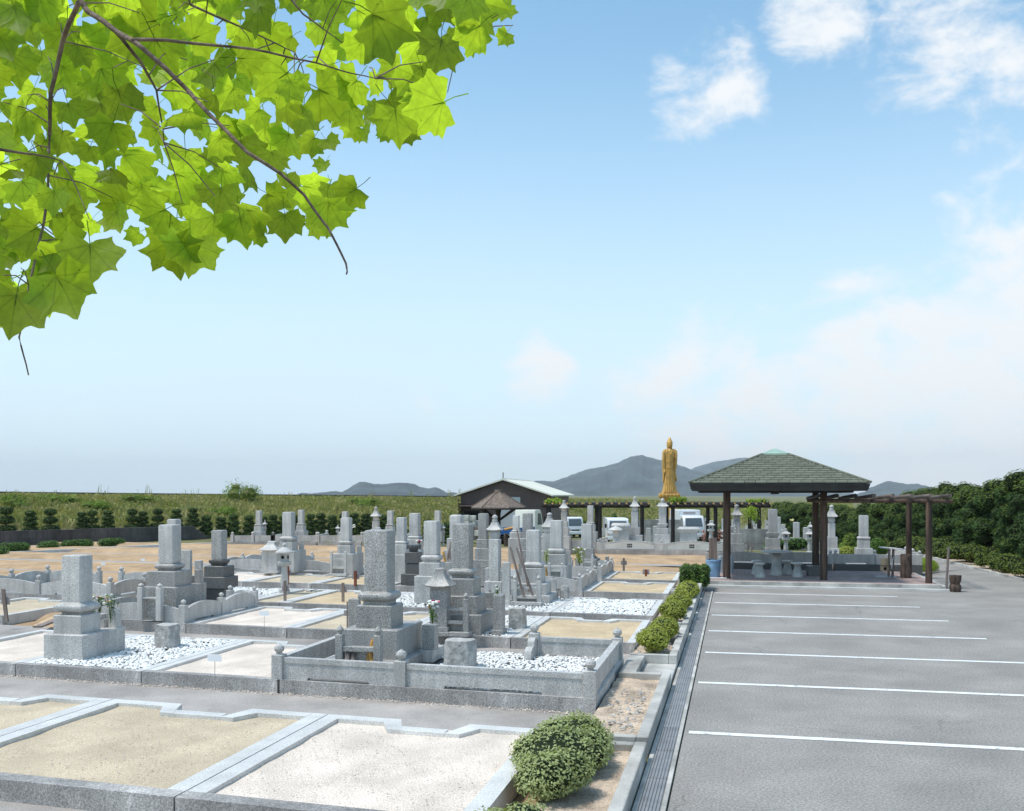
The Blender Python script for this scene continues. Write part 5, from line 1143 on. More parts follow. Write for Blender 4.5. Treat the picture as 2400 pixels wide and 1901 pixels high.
bucket(1713, 30.2, 12, 1308, .15, 'slim grey waste bin peeping right of the left shelter post', 'grey_plastic', True)
X, Y = xy(1671, 31.5); o = tag(MB().box(X-.12, X+.12, Y-.1, Y+.1, .1, zof(1261, 31.5)).build('wooden_post', M['wood_grey'], loc=(X, Y, .15)), 'thick greenish-brown wooden post behind the blue waste bin', 'wooden post')
pts = [(X_, Y_, .165) for X_, Y_ in [(lambda a: (sx0+.15*cos(a), sy0-.02+.13*sin(a)))(2*pi*k/16) for k in range(13)]]+[(-.75, 29.0, .165)]
tag(MB().tube(pts, .016, 6).build('hose', M['card'], loc=(sx0, sy0, .15)), 'white hose looped round the foot of the left shelter post', 'hose')
# wash stand, log pillar, pole, stump, board
X, Y = xy(2098, 28.9); ws = thing('wash_stand', 'small wooden wash stand with slanted roof on the terrace', 'wash stand', (X, Y, .15))
MB().slab((X-.42, Y), (X+.22, Y), [(0, zof(1284, 28.9)), (.64, zof(1288, 28.9)), (.64, zof(1286, 28.9)+.0), (0, zof(1282, 28.9)+.005)], .45).build('roof', M['curb_top'], ws)
for dx in (-.18, -.07): 
    for dy in (-.1, .1): MB().tube([(X+dx, Y+dy, .15), (X+dx+.02, Y+dy, zof(1287, 28.9))], .022, 6).build('post', M['wood_grey'], ws)
MB().box(X-.40, X-.20, Y-.16, Y+.1, zof(1338, 28.9), zof(1327, 28.9)).box(X-.40, X-.20, Y-.1, Y-.06, zof(1325, 28.9), zof(1309, 28.9)).build('panel', M['wood'], ws)
MB().box(X-.42, X+.02, Y-.18, Y+.14, zof(1326.5, 28.9), zof(1325, 28.9)).build('shelf', M['wood_grey'], ws)
MB().box(X-.34, X-.26, Y-.165, Y-.16, zof(1336, 28.9), zof(1329, 28.9)).build('drawer_opening', M['hole_shade'], ws)
MB().tube([(X-.02, Y-.2, .7), (X-.06, Y-.2, .74), (X-.1, Y-.2, .68), (X-.12, Y-.2, .4)], .014, 6).build('water_pipe', M['steel'], ws)
MB().box(X-.55, X+.02, Y-.3, Y+.3, .152, .165).build('drain_pan', M['grate'], ws)
X, Y = xy(2123, 28.65); o = MB().lathe([(.155, .15), (.150, .5), (.15, zof(1300, 28.6)-.02), (.13, zof(1299, 28.6))], X, Y, 18).build('log_pillar', M['stump'], loc=(X, Y, .15)); tag(o, 'thick dark upright log pillar beside the wash stand', 'log pillar')
X, Y = xy(2218, 26.9); o = MB().tube([(X, Y, 0), (X+.03, Y, .6), (X+.06, Y+.02, zof(1282, 26.9))], .032, 8).build('thin_pole', M['wood_grey'], loc=(X, Y, 0)); tag(o, 'thin leaning weathered pole beside the carved stump', 'pole')
X, Y = xy(2239, 26.1); st = MB(); rs = []
for (z, r_) in ((0, .13), (.03, .14), (.13, .15), (.17, .135), (.21, .115), (.25, .13), (.32, .15), (.42, .15), (.435, .148)):
    rs.append([(X+r_*cos(a)*(1+.07*noise.noise((cos(a)*2, sin(a)*2, z*6))), Y+r_*sin(a)*(1+.07*noise.noise((cos(a)*2, sin(a)*2, z*6+9))), z) for a in [2*pi*k/20 for k in range(20)]])
st.rings(rs); o = st.build('carved_stump', M['stump'], loc=(X, Y, 0)); tag(o, 'waisted carved wooden stump standing at the terrace corner', 'stump')
X, Y = xy(2192, 27.7); tag(MB().box(X-.22, X+.2, Y-.05, Y+.05, .0, .03).build('plank', M['wood_orange'], loc=(X, Y, 0)), 'short yellow plank lying on the asphalt near the pergola post', 'plank')

# ---- markers and cards
def marker(px, t, yt, yb, label, m='wood_grey', plate=True, lean=0, wpx=6, pw_=18, zb=None):
    X, Y = xy(px, t); z0 = .17 if zb is None else zb; z1 = zof(yt, t); s = t/FPX; r = thing('plot_marker', label, 'plot marker', (X, Y, z0), 'wooden plot marker posts'); h = wpx*s/2
    d = Vector((lean, 0, 1))
    mb = MB(); mb.rings([[(X+a*h, Y+b*h*.6, z0) for a, b in C4], [(X+a*h+lean*(z1-z0), Y+b*h*.6, z1) for a, b in C4]]); mb.build('stake', M[m], r)
    if plate:
        zc = z1-(z1-z0)*.36; mb = MB(); w_ = pw_*s/2; xl = X+lean*(zc-z0); mb.box(xl-w_, xl+w_, Y+h*.6+.002, Y+h*.6+.012, zc-w_*.75, zc+w_*.75, .002); mb.build('plate', M['plate'], r)
marker(668, 22.0, 1361, 1403, 'grey wooden plot marker in front of the waisted lantern')
marker(804, 22.1, 1366, 1408, 'grey wooden plot marker in the middle ochre plot, left of the tallest gravestone')
marker(833, 25.9, 1338, 1364, 'red-brown plot marker just left of the tallest gravestone', 'wood_red')
marker(675, 26.4, 1327, 1348, 'short red-brown plot marker right of the waisted lantern', 'wood_red', pw_=14, wpx=5)
marker(814, 17.0, 1410, 1466, 'dark plot marker post touching the left side of the big grave slab', 'wood_grey', wpx=3)
marker(16, 18.6, 1381, 1433, 'leaning grey plot marker at the left frame edge', lean=-.13, wpx=8, pw_=24)
marker(1514, 29.0, 1335, 1352, 'red plot marker in the farthest ochre plot', 'wood_red', pw_=16, wpx=5)
marker(1462, 30.8, 1308, 1325, 'plot marker behind the ball posts of the last curved fence', 'wood_grey', pw_=14, wpx=5)
marker(1753, 38, 1268, 1290, 'small plot marker left of the dark gravestone under the shelter', 'wood_grey', pw_=10, wpx=3, zb=.2)
marker(1762, 36.5, 1272, 1300, 'plot marker right next to another under the shelter', 'wood_grey', pw_=9, wpx=3, zb=.2)
def card(px, y0, y1, t, wpx, label, stake=True):
    X, Y = xy(px, t); s = t/FPX; r = thing('name_card', label, 'card', (X, Y, .17), 'white name cards on plots'); zt, zm = zof(y0, t), zof(y1, t); w_ = wpx*s/2
    MB().box(X-w_, X+w_, Y-.004, Y, zm, zt, .001).build('card', M['card'], r)
    MB().tube([(X, Y+.006, .15), (X, Y+.006, zt-.01)], .004, 5).build('wire', M['steel'], r)
card(503, 1534, 1550, 12.7, 36, 'white card on a wire in the pinkish gravel left of the front enclosure')
card(619, 1432, 1443, 17.0, 23, 'white card on a wire in the pink gravel plot, left centre')
card(242, 1318, 1325, 33, 11, 'tiny white card on the bare soil, left one')
card(335, 1309, 1315, 36, 11, 'tiny white card on the bare soil, right one')

# ---- flowers
def bouquet(px, t, y0, y1, wpx, label, blooms, leaves=60, m='hedge_leaf', zb=None, seed=0):
    rn = random.Random(seed+int(px)); X, Y = xy(px, t); zt = zof(y0, t); z0 = zof(y1, t) if zb is None else zb; R = wpx*t/FPX/2; H = zt-z0
    r = thing('bouquet', label, 'flowers', (X, Y, z0), 'flowers in grave vases')
    mb = MB(); mm = MB(); tips = []
    for k in range(9):
        a = rn.uniform(0, 2*pi); q = rn.uniform(.1, .95)*R; tip = (X+q*cos(a), Y+q*sin(a), z0+H*rn.uniform(.72, .97)); tips.append(tip); mb.tube([(X, Y, z0-.03), (X+q*.4*cos(a), Y+q*.4*sin(a), z0+H*.5), tip], .004, 4)
    mb.build('stems', M['hedge_leaf'], r)
    for k in range(leaves):
        f = rn.uniform(.12, .95); a = rn.uniform(0, 2*pi); q = R*rn.uniform(.1, .55+.55*f); c = Vector((X+q*cos(a), Y+q*sin(a), z0+H*f)); s = R*rn.uniform(.13, .26)
        d = Vector((rn.uniform(-1, 1), rn.uniform(-1, 1), rn.uniform(-.3, 1))).normalized(); e = d.cross(Vector((rn.uniform(-1, 1), rn.uniform(-1, 1), .2))).normalized()
        mm.add([c-d*s, c+e*s*.4, c+d*s, c-e*s*.4], [(0, 1, 2, 3)])
    mm.build('leaves', M[m], r, smooth=0)
    for (bm, n, sz) in blooms:
        for k in range(n):
            a = rn.uniform(0, 2*pi); q = R*rn.uniform(.1, .95); c = (X+q*cos(a), Y+q*sin(a)*.9, z0+H*rn.uniform(.62, 1.0)); b = MB(); s = sz*rn.uniform(.8, 1.2)
            b.blob(c, (s, s, s*.7), 9, 5, .12); b.build('bloom', M[bm], r, smooth=60)
    return r
bouquet(260, 14.9, 1392, 1458, 36, 'pale chrysanthemums in the vase of the nearest left grave', [('petal_white', 5, .022), ('petal_yellow', 3, .02), ('petal_pink', 2, .018)], 70)
bouquet(233, 15.1, 1392, 1440, 40, 'second pale chrysanthemum bunch behind the nearest left grave', [('petal_white', 3, .02), ('petal_pink', 4, .016), ('petal_yellow', 2, .018)], 40)
bouquet(1014, 14.3, 1408, 1463, 36, 'white and pink flowers right of the tallest speckled gravestone', [('petal_white', 11, .027), ('petal_pink', 4, .024), ('petal_red', 1, .02)], 60)
bouquet(1165, 16.8, 1372, 1393, 24, 'small green plant with white blooms on the dark vase block', [('petal_white', 2, .02)], 40)
bouquet(1280, 25.3, 1287, 1322, 22, 'yellow-green bouquet left of the light grey centre-right grave', [], 110, 'box_leaf')
bouquet(1358, 27.2, 1282, 1324, 34, 'tall yellow-green bouquet with white lilies right of centre', [('petal_white', 4, .035), ('petal_red', 1, .03)], 150, 'box_leaf')
bouquet(983, 26.5, 1266, 1284, 18, 'magenta, white and yellow flowers above the black lotus bowl', [('petal_white', 3, .035), ('petal_red', 2, .035), ('petal_yellow', 2, .03)], 20)
bouquet(832, 49, 1229, 1248, 12, 'distant white flowers beside a far gravestone before the topiary', [('petal_white', 4, .05)], 30)
bouquet(1857, 62, 1217, 1226, 9, 'distant yellowish flowers at the foot of the cypress hedge', [('petal_yellow', 4, .07), ('petal_white', 3, .07)], 12)
# small stone vase column for the front grave (freestanding, carries the white and pink flowers)
X, Y = xy(1008, 14.1); r = thing('vase_column', 'square speckled vase column right of the tallest gravestone', 'vase column', (X, Y, .2), 'stone vase columns')
MB().sq([(.10, .30, .2), (.10, .30, .36)], X, Y+.1, .006).build('base_stone', M['granite'], r); MB().sq([(.095, .095, .363), (.095, .095, zof(1466, 14.0))], X, Y, .006).build('column', M['granite_dark'], r)
# planks dumped on the soil at left
for k, (a, b, lb) in enumerate((((86, 1452, 17.9), (130, 1443, 19.3), 'pale plank lying on the soil left of the nearest grave, upper'), ((88, 1459, 17.6), (140, 1449, 18.8), 'weathered plank below another on the soil, left edge'), ((218, 1438, 18.2), (250, 1428, 19.6), 'pale plank end behind the nearest left grave'))):
    A, B = at(a[0], a[1], a[2]), at(b[0], b[1], b[2]); A.z = B.z = .16+.03*k; d = (B-A).normalized(); n = Vector((-d.y, d.x, 0))*.07; u = Vector((0, 0, .03))
    o = MB().rings([[A-n, B-n, B+n, A+n], [A-n+u, B-n+u, B+n+u, A+n+u]]).build('plank', M['wood'] if k != 1 else M['wood_grey'], loc=A); tag(o, lb, 'plank')
# ================================================================== VEGETATION
def leafcloud(ells, n, size, up=.4, seed=0, jit=.16, aspect=.5):
    """leaf quads over the surface of ellipsoids; ells = (cx,cy,cz,rx,ry,rz)"""
    g = np.random.default_rng(seed); E = np.array(ells, float); ar = (E[:, 3]*E[:, 5]); ar = ar/ar.sum(); ch = g.choice(len(E), n, p=ar)
    d = g.normal(size=(n, 3)); d /= np.linalg.norm(d, axis=1)[:, None]; e = E[ch]
    c = e[:, :3]+d*e[:, 3:]*(1+g.uniform(-jit*1.6, jit, (n, 1)))
    nn = d+g.normal(0, .55, (n, 3)); nn[:, 2] += up; nn /= np.linalg.norm(nn, axis=1)[:, None]
    a = np.cross(nn, g.normal(size=(n, 3))); a /= np.linalg.norm(a, axis=1)[:, None]; b = np.cross(nn, a); s = size*g.uniform(.6, 1.35, (n, 1))
    V = np.stack([c-a*s, c+b*s*aspect, c+a*s, c-b*s*aspect], 1).reshape(-1, 3)
    return V, np.arange(n*4).reshape(-1, 4)
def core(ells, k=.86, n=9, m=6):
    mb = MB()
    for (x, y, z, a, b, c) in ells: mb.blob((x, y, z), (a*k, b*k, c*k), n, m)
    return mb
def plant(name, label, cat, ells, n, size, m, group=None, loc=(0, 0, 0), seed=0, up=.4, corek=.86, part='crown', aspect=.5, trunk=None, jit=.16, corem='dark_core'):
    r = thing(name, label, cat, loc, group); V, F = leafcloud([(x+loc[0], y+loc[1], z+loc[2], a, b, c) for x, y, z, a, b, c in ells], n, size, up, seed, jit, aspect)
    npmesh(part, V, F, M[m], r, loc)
    core([(x+loc[0], y+loc[1], z+loc[2], a, b, c) for x, y, z, a, b, c in ells], corek).build('crown_core', M[corem], r)
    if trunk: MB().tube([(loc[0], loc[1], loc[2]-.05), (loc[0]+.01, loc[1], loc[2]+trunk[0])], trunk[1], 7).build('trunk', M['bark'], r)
    return r
# ---- topiary: tiered clipped shrubs along the field edge
protos = []
def drop(o): protos.append(o)
TP = []
for v in range(4):
    g = random.Random(v+3); nt_ = (4, 5, 4, 3)[v]; H = 1.3; el = []
    for k in range(nt_):
        f = k/(nt_-1); z = .17+(H-.36)*f; R = .45-.17*f+g.uniform(-.03, .03); h = (H/nt_)*.47
        for q in range(5): a = 2*pi*q/5+k; el.append((R*.36*cos(a), R*.36*sin(a), z+g.uniform(-.03, .03), R*.68, R*.68, h))
    TP.append(plant('topiary_shrub', 'x', 'shrub', el, 3600, .038, 'topiary_leaf', 'tiered clipped topiary shrubs', (0, 0, 0), v, .7, .9, trunk=(1.2, .05)))
tp = [(14, 1.1, 0), (71, .95, 0), (118, 1, 0), (192, .85, 1), (216, .9, 0), (253, .9, 1), (310, .95, 0), (335, .85, 1), (370, .95, 0), (413, .95, 1), (452, 1, 2), (483, 1.02, 2), (518, .95, 2), (547, 1.05, 2), (583, .98, 2), (617, .95, 2), (640, 1, 2), (664, .95, 2), (694, 1, 2), (728, 1.02, 2), (752, 1.05, 2), (779, .98, 2), (805, 1.02, 2), (830, 1.05, 2), (858, 1.08, 2), (880, 1, 2), (901, 1.06, 2), (940, 1.1, 2), (970, 1.05, 2), (1003, 1.08, 2), (1047, 1.1, 2), (1073, 1.1, 2)]
ORD = lambda n: str(n)+('th' if 10 < n % 100 < 14 else {1: 'st', 2: 'nd', 3: 'rd'}.get(n % 10, 'th'))
tlab = lambda i, px: (ORD(i+1)+' tiered topiary shrub from the left frame edge, above the dark retaining wall' if px < 450 else ORD(i-9)+' tiered topiary shrub from the left in the row behind the far graves')
first = [True]*4
for i, (px, s, _) in enumerate(tp):
    t = float(np.interp(px, [-100, 0, 457, 860, 1073], [48.5, 50.3, 58.6, 64, 69])); X, Y = xy(px, t); v = (0 if i % 2 else 3) if px < 450 else (1, 2, 0)[i % 3]
    zb = .62 if px < 458 else terrain(X, Y)-.02; sc = (s*1.05, s*1.05, s*(.92 if px < 458 else 1.06))
    if first[v]: first[v] = False; o = TP[v]; o.location = (X, Y, zb); o.rotation_euler = (0, 0, i*1.3); o.scale = sc
    else: o = dup(TP[v], (X, Y, zb), i*1.3, scale=sc)
    o['label'] = tlab(i, px); o['group'] = 'topiary shrubs above the retaining wall' if px < 450 else 'topiary shrubs behind the far graves'
# ---- low clipped hedges in front of the retaining wall
def hedge(pa, pb, t0, t1, ht, dp, label, m='hedge_leaf', dens=2600, zb=0, size=.035, group=None, px_=None):
    A, B = Vector(xy(pa, t0)), Vector(xy(pb, t1)); d = (B-A).normalized(); A, B = A+d*dp*.42, B-d*dp*.42; L = (B-A).length; n = Vector((-d.y, d.x)); el = []; k = max(2, int(L/(dp*.55))); mid = A.lerp(B, .5)
    for i in range(k+1):
        p = A.lerp(B, (i+.35)/(k+.7))+n*dp*.5-mid; el.append((p.x, p.y, ht*.52+random.uniform(-.015, .015), dp*.52, dp*.52, ht*.5))
    return plant('clipped_hedge', label, 'hedge', el, int(dens*(L+.4)), size, m, group, (mid.x, mid.y, zb), abs(int(pa)), .8, .93)
hg = 'low clipped hedges along the retaining wall'
for (a, b, ta, tb, lb) in ((-60, 78, 42.9, 44.6, 'long low clipped hedge at the left frame edge, farther one'), (101, 147, 45.2, 46.2, 'short low clipped hedge, second from the left'), (151, 228, 46.4, 48.0, 'low clipped hedge in two humps, third from the left'), (243, 300, 48.2, 49.6, 'low clipped hedge nearest the left middle gravestone')):
    hedge(a, b, ta, tb, .40, .6, lb, group=hg, dens=2400, size=.035)
hedge(-70, 31, 38.8, 41.2, .40, .7, 'nearest low clipped hedge cut by the left frame edge', group=hg, dens=1700, size=.04)
# ---- bank shrubs that stand out of the weeds
for i, (px, f, sp, w_, h, lb) in enumerate(((560, 2.15, .70, 2.3, 1.5, 'tall bright green reedy bush on the bank, left of the hills'), (30, 1.05, .5, 1.6, .8, 'green bush on the bank at the far left'), (120, 1.15, .62, 2.0, .6, 'feathery bush high on the bank, far left'), (330, 1.65, .6, 2.0, .7, 'green bush on the bank above the tall left gravestone'), (520, 2.0, .25, 1.2, .6, 'small dark green shrub on the bank beside the reedy bush'), (850, 2.95, .6, 1.6, .7, 'green shrub on the bank below the hills'), (225, 1.4, .4, 1.4, .6, 'small olive shrub midway up the bank'))):
    p = bankpt(np.interp(px, [r[0] for r in BL], range(len(BL))), sp); g = random.Random(i)
    el = [(g.uniform(-.5, .5)*w_, g.uniform(-.3, .3)*w_, h*g.uniform(.2, .75), w_*.28, w_*.28, h*.3) for q in range(9)]
    plant('bank_shrub', lb, 'shrub', el, 1800, .13, 'weed_green', 'shrubs on the bank', tuple(p), i, .2, .5, jit=.5, aspect=.16, corem='bank')
# ---- planter azaleas
def azalea(x0, x1, y0, y1, z0, z1, n, size, label, m='box_leaf', seed=0, lobes=14):
    g = random.Random(seed); cx, cy = (x0+x1)/2, (y0+y1)/2; ax, ay, h = (x1-x0)/2, (y1-y0)/2, z1-z0; el = []
    for k in range(lobes):
        a = g.uniform(0, 2*pi); q = sqrt(g.random())*.72; r_ = g.uniform(.3, .42)*min(ax, ay, h)*1.15; el.append((q*ax*cos(a), q*ay*sin(a), h*g.uniform(.48, .70)*(1-.25*q), r_*1.25, r_*1.25, r_))
    el.append((0, 0, h*.5, ax*.82, ay*.82, h*.45))
    return plant('azalea_shrub', label, 'shrub', el, n, size, m, 'shrubs in the planters by the drain', (cx, cy, z0), seed, .6, .86, jit=.14, aspect=.55, trunk=(.2, .02))
azalea(-1.83, -1.12, 7.3, 9.95, .05, .54, 34000, .015, 'long pale clipped shrub nearest the camera beside the front plot', 'pale_leaf', 1, 34)
azalea(-1.80, -1.14, 5.2, 7.15, .05, .44, 16000, .017, 'pale clipped shrub cut off by the bottom frame edge', 'pale_leaf', 2, 26)
azalea(-1.43, -.97, 14.9, 16.0, .12, .54, 11000, .017, 'nearer half of the yellow-green shrub pair beside the ochre plot', seed=3)
azalea(-1.38, -.92, 16.1, 17.6, .12, .52, 9000, .018, 'farther half of the yellow-green shrub pair beside the ochre plot', seed=4)
azalea(-1.38, -.90, 18.6, 19.7, .14, .56, 8000, .018, 'nearer half of the olive shrub pair beside the empty white stone plot', seed=5)
azalea(-1.36, -.86, 19.8, 21.3, .14, .56, 8000, .019, 'farther half of the olive shrub pair beside the empty white stone plot', seed=6)
azalea(-1.30, -.74, 22.2, 24.2, .14, .58, 9000, .02, 'yellow-green shrub just in front of the dark trimmed bush', seed=7)
r = plant('trimmed_bush', 'dark green box-trimmed bush beside the blue waste bin', 'shrub', [(dx*.24, dy*.42, .28+dz*.14, .15, .2, .13) for dx in (-1, 0, 1) for dy in (-1, 0, 1) for dz in (-1, 0, 1)], 9000, .026, 'hedge_leaf', None, (-1.02, 27.1, .12), 8, .8, .93, trunk=(.2, .03))
MB().box(-.80, -.70, 27.25, 27.4, 0, .22).build('bollard', M['concrete'], loc=(-.75, 27.3, 0)); tag(bpy.data.objects['bollard'], 'short square concrete bollard right of the dark trimmed bush', 'bollard')

# ---- cypress hedge trees along the road
HT = []
for v in range(4):
    g = random.Random(50+v); el = []; H = 3.0
    for k in range(54):
        z = g.uniform(.3, 2.8); R = .95*(1-.30*(z/H)**2)+.04; a = g.uniform(0, 2*pi); q = R*g.uniform(.62, .95); r_ = g.uniform(.20, .36)*(1 if z < 2.2 else 1.05); el.append((q*cos(a), q*sin(a), z, r_, r_, r_*.78))
    for k in range(9): a = 2*pi*k/9+g.random(); el.append((.45*cos(a), .45*sin(a), H-.2+g.uniform(-.15, .16), .33, .33, .26))
    r = thing('cypress_tree', 'x', 'tree', (0, 0, 0), 'cypress hedge along the road')
    lo = [e for e in el if e[2] < 2.45]; hi = [e for e in el if e[2] >= 2.45]
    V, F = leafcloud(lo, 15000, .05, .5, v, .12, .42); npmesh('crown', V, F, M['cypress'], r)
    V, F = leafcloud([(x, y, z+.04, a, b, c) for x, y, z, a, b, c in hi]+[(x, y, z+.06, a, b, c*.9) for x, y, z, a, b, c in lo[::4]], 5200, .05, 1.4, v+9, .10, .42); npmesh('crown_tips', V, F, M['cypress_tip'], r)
    core(el+[(0, 0, 1.5, .68, .68, 1.35)], .86, 9, 6).build('crown_core', M['dark_core'], r)
    MB().tube([(0, 0, 0), (.02, .01, 1.4), (0, 0, 2.6)], [.09, .07, .03], 8).build('trunk', M['bark'], r); HT.append(r)
line = [(9.3, 22.6), (9.2, 26), (9.0, 30), (8.7, 35), (8.4, 41), (8.1, 48), (7.6, 56), (6.3, 65), (4.4, 74), (2.0, 84)]
d = [0];
for a, b in zip(line, line[1:]): d.append(d[-1]+sqrt((a[0]-b[0])**2+(a[1]-b[1])**2))
fst = [True]*4; s = 0; i = 0; rr = random.Random(5)
HD = []
while s < d[-1]:
    x = float(np.interp(s, d, [p[0] for p in line]))+1.35; y = float(np.interp(s, d, [p[1] for p in line])); v = i % 4
    sc = rr.uniform(.93, 1.08)*(.93 if y < 29.5 else 1); lean = rr.uniform(-.25, .25); loc = (x+lean*.6, y, terrain(x, y)-.05); scl = (sc*1.0, sc*1.0, sc*rr.uniform(.93, 1.07)*(.98 if y < 50 else .95))
    if fst[v]: fst[v] = False; o = HT[v]; o.location = loc; o.rotation_euler = (0, 0, i*2.1); o.scale = scl
    else: o = dup(HT[v], loc, i*2.1, scale=scl)
    HD.append((o, x, y)); s += 1.35; i += 1
for k, (o, x, y) in enumerate(HD):
    far = y > 45
    o['label'] = ORD(k+1)+' cypress of the roadside hedge, counted from the nearest at the right frame edge'
    o['group'] = 'cypresses far along the road' if far else ('cypresses behind the right pergola' if y > 31 else 'cypresses at the right frame edge')
# second row behind so no gaps of sky open low down
for k in range(12):
    x = float(np.interp(k*4.4, d, [p[0] for p in line]))+2.9; y = float(np.interp(k*4.4, d, [p[1] for p in line]))+.6
    o = dup(HT[k % 4], (x, y, terrain(x, y)-.05), k*1.1, 'dark cypress in the rear rank of the roadside hedge', 'rear rank of the cypress hedge', scale=(1.1, 1.1, .86))
# shrubs along the road's edge
AZ = []
for v in range(3):
    g = random.Random(80+v); el = [(g.uniform(-.42, .42), g.uniform(-.55, .55), g.uniform(.22, .48), g.uniform(.16, .26), g.uniform(.16, .26), g.uniform(.12, .2)) for q in range(16)]
    AZ.append(plant('roadside_shrub', 'x', 'shrub', el, 3000, .035, 'road_leaf', 'shrubs at the foot of the cypress hedge', (0, 0, 0), 90+v, .7, .85, trunk=(.2, .02)))
fs = [True]*3
for k in range(34):
    s = .4+k*1.75+rr.uniform(-.3, .3); 
    if s > d[-1]: break
    x = float(np.interp(s, d, [p[0] for p in line]))+.10+rr.uniform(-.12, .12); y = float(np.interp(s, d, [p[1] for p in line])); v = k % 3; sc = rr.uniform(.8, 1.25)
    loc = (x, y, terrain(x, y)-.03)
    if fs[v]: fs[v] = False; o = AZ[v]; o.location = loc; o.scale = (sc, sc, sc)
    else: o = dup(AZ[v], loc, k*.9, scale=(sc, sc, sc))
    o['label'] = ORD(k+1)+' loose olive shrub at the foot of the cypress hedge, counted from the right'
mb = MB(); up = [(x+.0-.55, y) for x, y in line]; lo = [(x+4.5, y) for x, y in line]
mb.add([(x, y, terrain(x, y)+.012) for x, y in up]+[(x, y, terrain(x, y)+.03) for x, y in lo], [(i, len(up)+i, len(up)+i+1, i+1) for i in range(len(up)-1)]); mb.build('hedge_soil', M['earth'], smooth=0, kind='structure')
kbr = thing('road_kerb', 'low broken concrete edging between the road and the roadside shrubs', 'kerb', (9, 40, 0))
for a, b in zip(line[1:-1], line[2:]):
    n = int(sqrt((a[0]-b[0])**2+(a[1]-b[1])**2)/1.5)
    for k in range(n):
        p = (a[0]+(b[0]-a[0])*(k+.02)/n-.62, a[1]+(b[1]-a[1])*(k+.02)/n); q = (a[0]+(b[0]-a[0])*(k+.98)/n-.62, a[1]+(b[1]-a[1])*(k+.98)/n); z = terrain(*p)
        MB().prism([p, q, (q[0]+.1, q[1]), (p[0]+.1, p[1])], z-.05, z+.07).build('kerb_stone', M['concrete'], kbr)
# grass and small shrubs behind the right grave
plant('grass_tuft', 'bright grass patch behind the ball posts by the road', 'grass', [(0, 0, .05, .5, 1.2, .22)], 5000, .05, 'vine', None, (6.2, 36.2, .1), 4, .2, .3, aspect=.2)
plant('green_shrub', 'small round green shrub right of the pale grave by the road', 'shrub', [(0, 0, .3, .28, .28, .3), (.2, 0, .2, .2, .2, .2)], 2600, .035, 'hedge_leaf', None, (*xy(2056, 37.5), .3), 5, .5, .8)
plant('green_shrub', 'taller green shrub left of the pale grave by the road', 'shrub', [(0, 0, .5, .22, .22, .4), (.2, 0, .3, .2, .2, .25), (-.2, .1, .25, .25, .2, .25)], 2600, .035, 'weed_green', None, (*xy(1990, 40), .1), 6, .5, .8)
plant('green_shrub', 'low brownish shrub between the pagoda and the pale grave by the road', 'shrub', [(-.3, 0, .2, .3, .25, .2), (.25, 0, .2, .3, .25, .22)], 2400, .035, 'box_leaf', None, (*xy(1968, 39), .1), 7, .5, .8)
# vines on the far pergolas
vn = 0
for (pa, pb, yy_, lb) in ((1283, 1312, 1174, 'bright vine clump on the left end of the far left pergola'), (1562, 1604, 1171, 'bright vine clump on the left end of the far right pergola, below the statue'), (1752, 1790, 1176, 'thin vine tuft on the right end of the far right pergola')):
    t = 56.8; A, B = at(pa, yy_+4, t), at(pb, yy_+4, t); g = random.Random(pa); mid = (A+B)/2
    el = [((B-A).x*g.uniform(-.5, .5), (B-A).y*g.uniform(-.5, .5)+g.uniform(-.2, .8), g.uniform(-.08, .16), .26, .3, .14) for q in range(7)]
    plant('vine', lb, 'vine', el, 900 if pa != 1752 else 500, .07, 'vine', 'climbing vines on the far pergolas', tuple(mid), pa, .5, .6, jit=.3)
# reed bed / far hedges beyond the wall row
for (a, b, ta, tb, h, z, lb) in ((1500, 1590, 84, 86, 1.0, -1.0, 'dark far hedge behind the two pagodas on the panelled wall'), (1722, 1800, 60, 61, .5, -1.1, 'low far hedge right of the left shelter post'), (1852, 1905, 47, 48, .45, -.1, 'low hedge strip seen between the shelter posts'), (1790, 1858, 47.5, 47.2, .45, -.1, 'low hedge strip behind the dark gravestone under the shelter')):
    hedge(a, b, ta, tb, h+.1, .8, lb, dens=700, size=.06, zb=z, group='far low hedges')
mr_ = plant('reddish_shrub', 'reddish-leaved far shrub behind the right far pergola', 'shrub', [(0, 0, .5, .8, .5, .5), (.9, 0, .5, .6, .5, .45), (-.7, 0, .4, .5, .4, .4)], 2500, .07, 'red_leaf', None, (*xy(1683, 78), -1.2), 3, .3, .7, jit=.3)
for i, (px, w_, h) in enumerate(((1625, 1.0, 1.9), (1660, .9, 1.8), (1700, 1.2, 2.1), (1428, 1.0, 1.5), (1446, .9, 1.9), (1396, .9, 1.2), (1365, .9, 1.2), (1345, .9, 1.3), (1772, 1.0, 1.6))):
    plant('far_shrub', 'dark green shrub standing beyond the vehicles below the bank', 'shrub', [(random.uniform(-.3, .3)*w_, 0, h*f, w_*.5*(1.1-f*.7), w_*.5, h*.2) for f in (.2, .4, .6, .8)], 1200, .09, 'hedge_leaf', 'dark shrubs beyond the vehicles', (*xy(px, 98), -1.2), i, .4, .8)

# ================================================================== BARN, VEHICLES, STATUE
tb = 92; P = lambda px, t: Vector(xy(px, t))
bn = thing('barn', 'brown metal-sided barn with low cream gable roof', 'building', (*xy(1180, tb), -1.2))
A, B = P(1080, tb), P(1283, tb-1.5); d2 = (B-A).normalized(); n2_ = Vector((-d2.y, d2.x)); zE, zP = zof(1160, tb), zof(1127, tb); Lb = (B-A).length; dep_ = 15
W_ = lambda u, v, z: (A.x+d2.x*u+n2_.x*v, A.y+d2.y*u+n2_.y*v, z)
dx0, dx1, dzt = Lb*.435, Lb*.69, zof(1165, tb)
